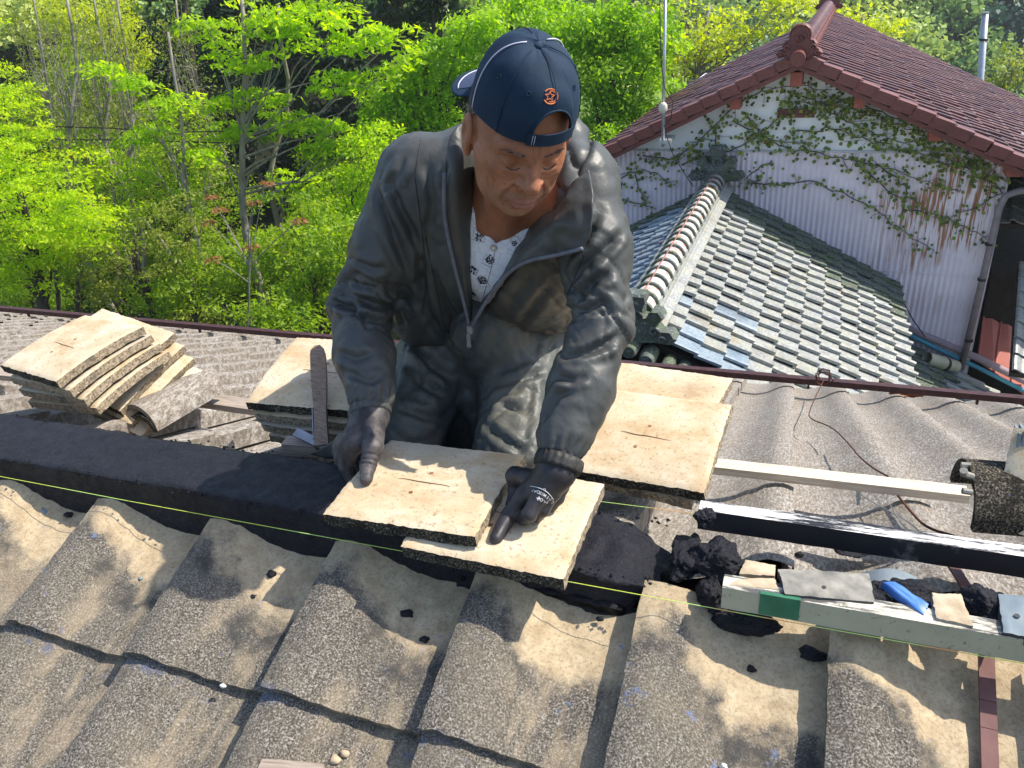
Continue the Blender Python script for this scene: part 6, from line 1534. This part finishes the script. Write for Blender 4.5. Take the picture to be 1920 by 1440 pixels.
def leaf_mat(name, stops, trans=.5, rough=.5):
    m = bpy.data.materials.new(name); m.use_nodes = True; t = m.node_tree; n = t.nodes; b = n['Principled BSDF']; out = n['Material Output']
    at = n.new('ShaderNodeAttribute'); at.attribute_name = 'tint'; r = n.new('ShaderNodeValToRGB'); e = r.color_ramp.elements
    while len(e) > 2: e.remove(e[-1])
    for i, (p, c) in enumerate(stops):
        q = e[i] if i < 2 else e.new(p); q.position = p; q.color = c4(c)
    tr = n.new('ShaderNodeBsdfTranslucent'); mx = n.new('ShaderNodeMixShader'); mx.inputs[0].default_value = trans
    hs = n.new('ShaderNodeHueSaturation'); hs.inputs['Value'].default_value = 1.75; hs.inputs['Saturation'].default_value = 1.1
    t.links.new(at.outputs['Fac'], r.inputs[0]); t.links.new(r.outputs[0], b.inputs['Base Color']); t.links.new(r.outputs[0], hs.inputs['Color']); t.links.new(hs.outputs[0], tr.inputs[0])
    t.links.new(b.outputs[0], mx.inputs[1]); t.links.new(tr.outputs[0], mx.inputs[2]); t.links.new(mx.outputs[0], out.inputs[0])
    b.inputs['Roughness'].default_value = rough; b.inputs['Specular IOR Level'].default_value = .35; return m
LM_ = {
 'maple': leaf_mat('maple_leaf', [(0, (.15, .26, .015)), (.45, (.38, .52, .02)), (.8, (.52, .64, .03)), (1, (.62, .50, .04))], .62),
 'tier': leaf_mat('broad_leaf', [(0, (0.143, 0.250, 0.012)), (.5, (0.338, 0.500, 0.018)), (1, (0.546, 0.660, 0.030))], .62),
 'fresh': leaf_mat('fresh_green_leaf', [(0, (.09, .19, .010)), (.5, (.24, .42, .018)), (1, (.40, .56, .03))], .5),
 'bush': leaf_mat('mid_green_leaf', [(0, (0.091, 0.180, 0.010)), (.5, (0.221, 0.350, 0.020)), (1, (0.416, 0.500, 0.040))], .5),
 'olive': leaf_mat('olive_leaf', [(0, (.10, .15, .02)), (.5, (.20, .26, .035)), (1, (.34, .34, .06))], .45),
 'yellow': leaf_mat('yellow_green_leaf', [(0, (.26, .32, .02)), (.5, (.46, .52, .03)), (1, (.60, .62, .06))], .5),
 'pine': leaf_mat('dark_conifer_needle', [(0, (.008, .018, .006)), (.6, (.020, .045, .014)), (1, (.04, .08, .02))], .15),
 'rust': leaf_mat('russet_young_leaf', [(0, (.20, .09, .03)), (1, (.38, .20, .08))], .4),
 'hill': leaf_mat('hill_forest_leaf', [(0, (.035, .085, .060)), (.30, (.08, .17, .08)), (.55, (.20, .31, .09)), (.8, (.36, .46, .12)), (1, (.46, .52, .14))], .3)}  # blue-green low stops paint distance haze into the leaf colour
M['bark'] = simple('grey_bark', (.16, .14, .115), (.34, .31, .27), 12, .9, 40, .6, .004, scale=(1, 1, .3)); M['darkbark'] = simple('dark_bark', (.035, .028, .02), (.09, .075, .055), 12, .9, 40, .6, .004)
def leaves(P, out, size, tilt, droop, asp=.5, tint=None, sv=.35):
    """one leaf per point: folded quads; out = direction the leaf points to"""
    n = len(P); a = rng.uniform(0, 2 * np.pi, n); d = np.stack([np.cos(a), np.sin(a), -droop + rng.normal(0, tilt, n)], 1) + out
    d /= np.linalg.norm(d, axis=1)[:, None] + 1e-9; up = np.array([0, 0, 1.0]) + rng.normal(0, tilt, (n, 3)); sd = np.cross(d, up); sd /= np.linalg.norm(sd, axis=1)[:, None] + 1e-9
    nn = np.cross(sd, d); s = size * rng.uniform(1 - sv, 1 + sv, n)[:, None]
    V = np.stack([P - d * s * .5, P + sd * s * asp * .5 - nn * s * .10, P + d * s * .5 - nn * s * .12, P - sd * s * asp * .5 - nn * s * .10], 1).reshape(-1, 3)
    F = np.arange(4 * n).reshape(n, 4); T = np.repeat(tint if tint is not None else rng.random(n), 4); return V, F, T
def clump_points(C, R, n, flat, drp):
    k_ = len(C); a = rng.uniform(0, 2 * np.pi, (k_, n)); r = np.sqrt(rng.random((k_, n))) * R[:, None]; z = rng.normal(0, 1, (k_, n)) * R[:, None] * flat - drp * r ** 2 / R[:, None]
    return (C[:, None, :] + np.stack([np.cos(a) * r, np.sin(a) * r, z], 2)).reshape(-1, 3), np.stack([np.cos(a), np.sin(a), np.zeros_like(a)], 2).reshape(-1, 3)
def crown(name, parent, mat_, specs):
    """specs: list of (centre, radii, clumps, clump radius, leaves per clump, leaf size, flatness, droop, tilt, aspect, hollow)"""
    Vs = []; Fs = []; Ts = []; cen = []; off = 0
    for (c, r, k_, cr_, n, size, flat, drp, tilt, asp, hollow) in specs:
        u = rng.normal(0, 1, (k_, 3)); u /= np.linalg.norm(u, axis=1)[:, None]; rad = rng.uniform(hollow, 1, k_)[:, None] ** .6
        C = np.array(c) + u * rad * np.array(r) * (1 + .18 * np.sin(u[:, :1] * 5 + u[:, 2:] * 7)); cen.append(C); R = cr_ * rng.uniform(.55, 1.35, k_)
        P, o = clump_points(C, R, n, flat, drp); tb = np.repeat(rng.normal(0, .16, k_), n); T = np.clip(.5 + tb + rng.normal(0, .16, len(P)), 0, 1)
        V, F, T = leaves(P, o * .9, size, tilt, .35, asp, T); Vs.append(V); Fs.append(F + off); Ts.append(T); off += len(V)
    me = mesh(name, np.concatenate(Vs), np.concatenate(Fs), mat_); fattr(me, 'tint', np.concatenate(Ts)); o = link(name, me, parent, kind='stuff' if False else None); return np.concatenate(cen)
def branchy(parent, base, top, r0, m, cen, nl, wig=.12, r1=None, sub=2, bend=None):
    """tapered trunk from base to top, limbs curving to some of the clumps"""
    base, top = Vector(base), Vector(top); L = (top - base).length; pts = []; s_ = random.random() * 50; n = 10
    for i in range(n + 1):
        t = i / n; q = base.lerp(top, t); w_ = wig * L * .25 * math.sin(math.pi * min(1, t * 1.1)); pts.append(q + Vector((noise.noise(Vector((t * 3, s_, 0))) * w_ * 2, noise.noise(Vector((t * 3, s_, 9))) * w_ * 2, 0)))
    b = MB(); b.tube(pts, [r0 * (1 - .75 * i / n) + .008 for i in range(n + 1)], 8); b.build('trunk', m, parent, smooth=True)
    if nl and len(cen):
        b = MB(); idx = rng.permutation(len(cen))[:nl]
        for i in idx:
            c = Vector(cen[i]); t = min(.96, max(.25, ((c.z - base.z) / max(.1, top.z - base.z)) * .75 + random.uniform(-.1, .05))); j = int(t * n); p = pts[j].lerp(pts[min(n, j + 1)], t * n - j); d = c - p; rr = r0 * (1 - .75 * t) * .45 + .004
            mid = p + d * .5 + Vector((0, 0, -d.length * .10 + random.uniform(-.05, .15))); P_ = [p, p.lerp(mid, .5) + Vector((random.uniform(-.05, .05), 0, .03)), mid, mid.lerp(c, .5) + Vector((0, 0, .04)), c]
            b.tube(P_, [rr, rr * .75, rr * .55, rr * .35, rr * .15 + .002], 5, cap=False)
            for _ in range(sub):
                q = P_[2].lerp(P_[4], random.random() * .8); e = q + Vector((random.gauss(0, .35), random.gauss(0, .35), random.uniform(.0, .4))) * (.5 + .1 * d.length); b.tube([q, q.lerp(e, .5) + Vector((0, 0, .03)), e], [rr * .3, rr * .18, .003], 4, cap=False)
        b.build('limb', m, parent, smooth=True, kind='stuff')
def E_(px, py, y): return np.array(fy(px, py, y))
def px2m(px, py, y): return (E_(px, py, y) - CAM).dot(FWD) / 1500
def tree(label, cat, mk, bark, y, blobs, trunkpx, r0, nl=16, leaf=(.08, .5), clump=(.35, 60), flat=.12, drp=.25, tilt=.45, dens=1.0, hollow=.35, name='tree', wig=.12, depth=.8, group=None):
    """blobs: (px, py, rx_px, rz_px) crown masses seen at distance y"""
    specs = []; 
    for (px, py, rx, rz) in blobs:
        s = px2m(px, py, y); c = E_(px, py, y); R = (rx * s, min(rx, rz * 1.5) * s * depth, rz * s); area = math.pi * rx * s * rz * s; nc = max(4, int(1.25 * dens * area / (clump[0] ** 2) * 1.6))
        specs.append((c, R, nc, clump[0], clump[1], leaf[0], flat, drp, tilt, leaf[1], hollow))
    c0 = E_(trunkpx[0], trunkpx[1], y); g = gz_(c0[0], y); base = (c0[0] - .16 * (c0[2] - g) + random.uniform(-.1, .1), y, g - .1)
    t = empty(name, base, label=label, cat=cat, group=group); cen = crown('crown', t, LM_[mk], specs); off = Vector((-base[0], -base[1], -base[2]))
    branchy(t, base, c0, r0, M[bark], cen, nl, wig)
    for ch in t.children: ch.location = off
    return t
# --- near left maples
tree('bright yellow-green maple filling the left edge of the picture', 'tree', 'maple', 'darkbark', 8.2, [(60, 385, 150, 120), (-60, 300, 150, 150), (20, 480, 150, 70), (130, 420, 90, 70)], (40, 360), .12, 20, (.075, .42), (.34, 90), .10, .30, .5, 1.35)
tree('yellow-green maple spray at the upper left edge', 'tree', 'maple', 'darkbark', 9.5, [(10, 215, 80, 60), (-50, 130, 90, 100), (60, 270, 60, 40)], (-10, 200), .10, 12, (.075, .42), (.32, 70), .10, .3, .5, 1.0)
tree('olive green maple with drooping tips above the leftmost roof tiles', 'tree', 'olive', 'darkbark', 8.8, [(270, 470, 120, 60), (180, 500, 120, 45), (330, 400, 70, 45)], (250, 440), .09, 14, (.07, .42), (.30, 70), .12, .35, .5, .8)
# --- tiered tree in the middle left
tree('tall slender tree with horizontal tiers of bright drooping leaves, left of the cap', 'tree', 'tier', 'bark', 11.5,
     [(520, 40, 120, 50), (640, 150, 90, 28), (560, 230, 110, 30), (620, 270, 90, 22), (420, 190, 90, 26), (470, 110, 80, 26), (720, 90, 60, 50), (380, 60, 60, 40), (440, 245, 90, 22), (640, 60, 90, 36)], (452, -20), .085, 26, (.135, .45), (.34, 34), .06, .35, .35, 1.25, 0, wig=.16)
tree('second slender grey trunked tree right of the tall tiered one', 'tree', 'tier', 'bark', 12.2, [(560, 330, 110, 26), (520, 180, 50, 40), (700, 300, 60, 26), (600, 10, 90, 30)], (522, 10), .07, 14, (.13, .45), (.34, 34), .06, .35, .35, .9, 0, wig=.16)
tree('leafy tree reaching in front of the dark conifers with pale green tiers', 'tree', 'tier', 'bark', 10.2, [(250, 150, 80, 24), (330, 185, 90, 24), (200, 120, 50, 22), (280, 250, 80, 30), (370, 290, 60, 25)], (315, 60), .045, 12, (.11, .45), (.30, 40), .07, .35, .4, 1.0, 0)
# --- bare and thin-leaved trees upper left
for i, (tp_, y, r0, lab) in enumerate((((120, -30), 11.0, .07, 'thin bare-limbed tree left of the pair of grey trunks'), ((170, -40), 12.0, .075, 'grey forked trunk among the bare limbs at the upper left'), ((215, -30), 11.5, .055, 'slim leaning bare tree right of the grey forked trunk'), ((55, -40), 12.5, .06, 'leftmost bare-limbed tree at the upper left corner'), ((330, 0), 13.5, .06, 'pale bare tree with rising twigs before the dark conifers'))):
    tree(lab, 'tree', 'olive', 'bark', y, [(tp_[0] + 5, 70, 70, 90), (tp_[0] + 20, 200, 60, 70)], tp_, r0 * .75, 26, (.075, .4), (.32, 26), .3, .1, .7, .7, 0, wig=.30)
tree('feathery olive tree behind the bare trunks', 'tree', 'olive', 'darkbark', 13.5, [(200, 260, 130, 100), (330, 330, 110, 90), (120, 180, 110, 80)], (220, 200), .1, 14, (.08, .4), (.45, 70), .2, .2, .6, 1.1)
tree('feathery mid-green tree between the maple and the tiered tree', 'tree', 'bush', 'darkbark', 12.8, [(330, 270, 100, 80), (380, 370, 110, 70), (260, 380, 90, 60)], (330, 260), .08, 14, (.075, .4), (.40, 80), .18, .25, .6, 1.1)
# --- dark conifers
for i, (px, w_, top, y) in enumerate(((330, 70, -120, 17), (430, 80, -160, 18.5), (540, 85, -150, 17.5), (650, 80, -140, 18), (750, 85, -130, 17), (820, 60, -60, 16.5))):
    labs = ['leftmost dark conifer behind the tiered tree', 'second dark conifer from the left behind the tiered tree', 'dark conifer directly behind the tallest grey trunk', 'dark conifer left of the fresh green tree', 'dark conifer just left of the cap', 'shorter dark conifer with a spreading edge left of the cap']
    bl = []; n_ = 9
    for j in range(n_): t = j / (n_ - 1); bl.append((px + random.uniform(-14, 14), top + (560 - top) * t, w_ * (.25 + .85 * t), 46))
    tree(labs[i], 'conifer', 'pine', 'darkbark', y, bl, (px, top), .16, 18, (.30, .30), (.60, 60), .16, .35, .6, 1.3, .2, name='conifer', wig=.03, group='dark conifers behind the trees')
# --- fresh green trees behind the man
tree('fresh green tree between the conifers and the cap', 'tree', 'fresh', 'darkbark', 14, [(790, 160, 80, 60), (740, 210, 60, 50), (850, 110, 70, 60), (800, 250, 90, 40), (890, 60, 60, 35)], (800, 120), .12, 12, (.11, .5), (.36, 70), .22, .25, .55, 1.5)
tree('dense bright green round tree right of the cap', 'tree', 'fresh', 'darkbark', 15.5, [(1170, 120, 100, 95), (1130, 50, 70, 45), (1210, 60, 60, 55), (1160, 230, 70, 50), (1060, 50, 70, 40)], (1160, 60), .14, 12, (.11, .5), (.36, 75), .22, .25, .55, 1.6)
tree('lime green tree above the cap', 'tree', 'fresh', 'darkbark', 17, [(960, 50, 90, 55), (1020, 20, 70, 40), (900, 120, 80, 60), (1000, 120, 100, 60)], (960, 20), .14, 10, (.12, .5), (.42, 65), .22, .25, .55, 1.4)
tree('sparse yellow-green tree behind the red roof ridge', 'tree', 'yellow', 'bark', 24, [(1330, 60, 100, 60), (1420, 35, 90, 45), (1290, 110, 60, 60), (1500, 20, 60, 30), (1250, 40, 50, 50)], (1330, 10), .16, 22, (.16, .5), (.7, 42), .16, .2, .5, 1.2)
tree('yellow-green tree top peeping over the right slope of the red roof', 'tree', 'yellow', 'bark', 30, [(1625, 35, 34, 22), (1590, 25, 30, 18), (1660, 55, 20, 12)], (1620, 25), .16, 8, (.18, .5), (.7, 60), .2, .2, .5, 1.5)
tree('brownish bare shrub at the far right end of the red roof', 'tree', 'olive', 'bark', 24, [(1900, 140, 40, 40), (1870, 165, 30, 20)], (1900, 130), .1, 10, (.13, .4), (.5, 60), .3, .1, .6, 1.2)
# --- low bushes behind the eaves
BL = [('mid-green bush in front of the tiered tree', 'bush', 9.4, [(560, 420, 90, 60), (520, 480, 100, 50)]), ('light green bush left of the man\'s elbow', 'bush', 8.4, [(590, 520, 70, 60), (560, 580, 70, 40), (640, 440, 60, 60)]),
      ('green bush above the dark brown bar left of the elbow', 'bush', 7.4, [(470, 580, 90, 34), (560, 600, 70, 24)]), ('leafy bush under the olive maple', 'bush', 9.0, [(360, 520, 90, 50), (300, 560, 80, 30)]),
      ('yellow-green bush behind the tiered tree\'s lower trunk', 'tier', 10.8, [(660, 360, 70, 60), (620, 400, 90, 50), (700, 260, 50, 50)]), ('olive undergrowth bush in the shade by the trunks', 'olive', 9.8, [(250, 560, 110, 30), (380, 590, 80, 26)]), ('green bush at the picture\'s left behind the piles', 'bush', 11, [(60, 560, 120, 34)]),
      ('bright green bush behind his shoulder left of the cap', 'fresh', 12.5, [(780, 320, 110, 60), (700, 380, 80, 60)]), ('green shrub far behind between the man and the red roof', 'fresh', 13, [(1130, 330, 90, 90), (1000, 360, 130, 90)])]
for lab, mk, y, bl in BL: tree(lab, 'bush', mk, 'darkbark', y, bl, (bl[0][0], bl[0][1]), .05, 10, (.085, .42), (.30, 62), .2, .3, .6, 1.35, .2, name='bush')
# --- deeper, shaded fill trees so that no bare ground shows
for lab, mk, y, bl in (('deep green tree behind the bare limbs at the far left', 'bush', 16.5, [(80, 250, 130, 110), (0, 330, 120, 100), (150, 150, 110, 70)]), ('deep green tree between the bare limbs and the conifers', 'bush', 17, [(280, 200, 110, 90), (340, 320, 120, 90), (230, 330, 110, 90)]),
    ('shaded green tree low behind the olive maple', 'bush', 13.5, [(180, 470, 150, 90), (330, 480, 120, 80)]), ('shaded green tree low behind the russet sapling', 'bush', 13, [(470, 500, 140, 90), (600, 470, 110, 90)]), ('shaded tree at the left edge low behind the big maple', 'bush', 13, [(0, 500, 140, 90), (90, 540, 100, 60)]),
    ('shaded green tree behind the man\'s right shoulder', 'bush', 15, [(700, 420, 140, 90), (640, 300, 90, 60)]), ('light yellow-green tree high behind the bare limbs', 'yellow', 22, [(200, 60, 90, 60), (130, 20, 70, 50), (260, 110, 60, 50)])):
    tree(lab, 'tree', mk, 'darkbark', y, bl, (bl[0][0], bl[0][1] - 40), .1, 12, (.12, .45), (.45, 56), .2, .25, .6, 1.5, .1)
tree('feathery lime tree spreading over the bare trunks at the left', 'tree', 'tier', 'bark', 10.9, [(210, 300, 120, 40), (120, 330, 90, 40), (300, 350, 90, 36), (230, 390, 90, 30), (150, 250, 70, 30)], (200, 280), .06, 14, (.08, .42), (.34, 52), .08, .35, .45, 1.1, 0)
# --- russet sapling
sp = E_(465, 620, 7.2); t = empty('sapling', tuple(sp), label='thin sapling with russet leaf tufts in front of the green bushes', cat='sapling')
tufts = [(395, 368), (412, 392), (475, 378), (497, 342), (470, 462), (400, 485), (392, 415), (560, 412)]; joint = E_(468, 500, 7.2); joint2 = E_(466, 440, 7.2)
b = MB(); b.tube([sp - A3(0, 0, 1.5), sp, joint, joint2, E_(472, 385, 7.2)], [.016, .014, .011, .008, .004], 6)
for (px, py) in tufts: e = E_(px, py, 7.2 + random.uniform(-.1, .1)); s_ = joint if py < 470 else E_(467, 530, 7.2); b.tube([s_, s_ * .5 + e * .5 + A3(0, 0, .02), e], [.007, .005, .003], 5)
b.build('stem', M['bark'], t).location = tuple(-sp)
C = np.array([E_(px, py, 7.2) for px, py in tufts]); P, o = clump_points(C, np.full(len(C), .11), 46, .12, .2); V, F, T = leaves(P, o, .07, .35, .3, .38); me = mesh('foliage', V, F, LM_['rust']); fattr(me, 'tint', T); link('foliage', me, t).location = tuple(-sp)
# --- dark trunks in the undergrowth, left
for i, (px, y, r0) in enumerate(((148, 9.6, .07), (185, 10.2, .05), (100, 10.5, .05), (250, 10.0, .035), (355, 9.9, .03), (220, 11.2, .05))):
    a = E_(px, 470, y); c_ = E_(px + random.uniform(-15, 15), 640, y); o = empty('bare_tree', tuple(c_), label=['thickest dark trunk in the shade above the leftmost pile', 'dark trunk just right of the thickest one in the shade', 'dark trunk left of the thickest one in the shade', 'thin dark stem right of the two dark trunks in the shade', 'thin grey stem below the mid-green bush in the shade', 'dark stem deep in the shade behind the trunks'][i], cat='tree')
    b = MB(); d = Vector(a - c_); b.tube([Vector((0, 0, -1.6)), Vector((0, 0, 0)), d * .5 + Vector((.03, 0, 0)), d], [r0 * 1.2, r0, r0 * .9, r0 * .8], 8); b.build('trunk', M['darkbark'], o, smooth=True)
# --- far wooded hill: one mass
Pc = []; Rc = []; Tc = []
r_ = random.Random(9); y = 27
while y < 114:
    st = 2.0 + y * .026; x = -y * 1.5
    while x < y * 1.0:
        xx = x + r_.uniform(-1, 1) * st * .4; yy = y + r_.uniform(-1, 1) * st * .4; R = st * r_.uniform(.55, .85)
        Pc.append((xx, yy, gz_(xx, yy) + R * 1.3)); Rc.append(R); q = xx / yy
        base = .78 if q < -.9 else (.62 if q < -.2 else .60)
        if yy > 60 and q > .19 + .03 * math.sin(yy * .3): base = .10
        elif yy > 60 and q > -.25: base = .68 + .14 * math.sin(xx * .3)
        Tc.append(min(1, max(0, base + r_.gauss(0, .13)))); x += st
    y += st * .85
Pc = np.array(Pc); Rc = np.array(Rc); Tc = np.array(Tc); z = (Pc - CAM) @ FWD; u = np.abs((Pc - CAM) @ RIGHT / z); w_ = (Pc - CAM) @ DOWN / z; keep = (u < .8) & (w_ < -.05) & (w_ > -.66) & (z > 0)
Pc, Rc, Tc = Pc[keep], Rc[keep], Tc[keep]; k_ = len(Pc)
dist = np.linalg.norm(Pc - CAM, axis=1); lf = dist * .0065; nn_ = np.minimum(1500, (1.5 * 12.6 * Rc ** 2 * .6 / (lf ** 2 * .5))).astype(int); nn_ = np.maximum(nn_, 90); ix = np.repeat(np.arange(k_), nn_); N = len(ix); print('hill leaves', N)
d = rng.normal(0, 1, (N, 3)); d /= np.linalg.norm(d, axis=1)[:, None]; d[:, 2] = np.abs(d[:, 2]) * 1.1 - .25; rr = Rc[ix][:, None] * rng.uniform(.72, 1.08, (N, 1)) * (1 + .24 * np.sin(d[:, :1] * 7 + d[:, 1:2] * 6 + Pc[ix][:, :1]))
P = Pc[ix] + d * rr; T = np.clip(Tc[ix] + rng.normal(0, .06, N), 0, 1); sz = lf[ix]
V, F, T = leaves(P, d * .3, 1.0, .8, .1, .8, T); Cc = np.repeat(P, 4, axis=0); V = Cc + (V - Cc) * np.repeat(sz, 4)[:, None]
me = mesh('hill_forest', V, F, LM_['hill']); fattr(me, 'tint', T); link('hill_forest', me, None, label='wooded hillside rising behind the red roofed house and trees', cat='forest', kind='stuff'); print('crowns', k_)
# overhead cables among the trees
for (pix, y, lab) in (([(60, 236), (200, 240), (330, 248), (420, 246)], 10.6, 'upper black overhead cable crossing the trees at left'), ([(60, 262), (130, 262), (230, 262), (420, 268)], 10.7, 'lower dark overhead cable just under the black one')):
    b = MB(); b.tube([E_(px, py, y) for px, py in pix], .011, 5); b.build('overhead_cable', M['dark'], None, label=lab, cat='cable')

# thin spring haze in the air of the valley
b = MB(); b.box((-170, -70, -30), (150, 135, 50)); me = b.mesh('haze', None); m = bpy.data.materials.new('haze_air'); m.use_nodes = True; t = m.node_tree; t.nodes.remove(t.nodes['Principled BSDF'])
pv = t.nodes.new('ShaderNodeVolumePrincipled'); pv.inputs['Color'].default_value = (.86, .92, 1, 1); pv.inputs['Density'].default_value = .0007; pv.inputs['Anisotropy'].default_value = .2
t.links.new(pv.outputs[0], t.nodes['Material Output'].inputs['Volume']); me.materials.append(m); link('haze', me, None, kind='stuff', label='thin pale haze over the wooded hillside', cat='haze')
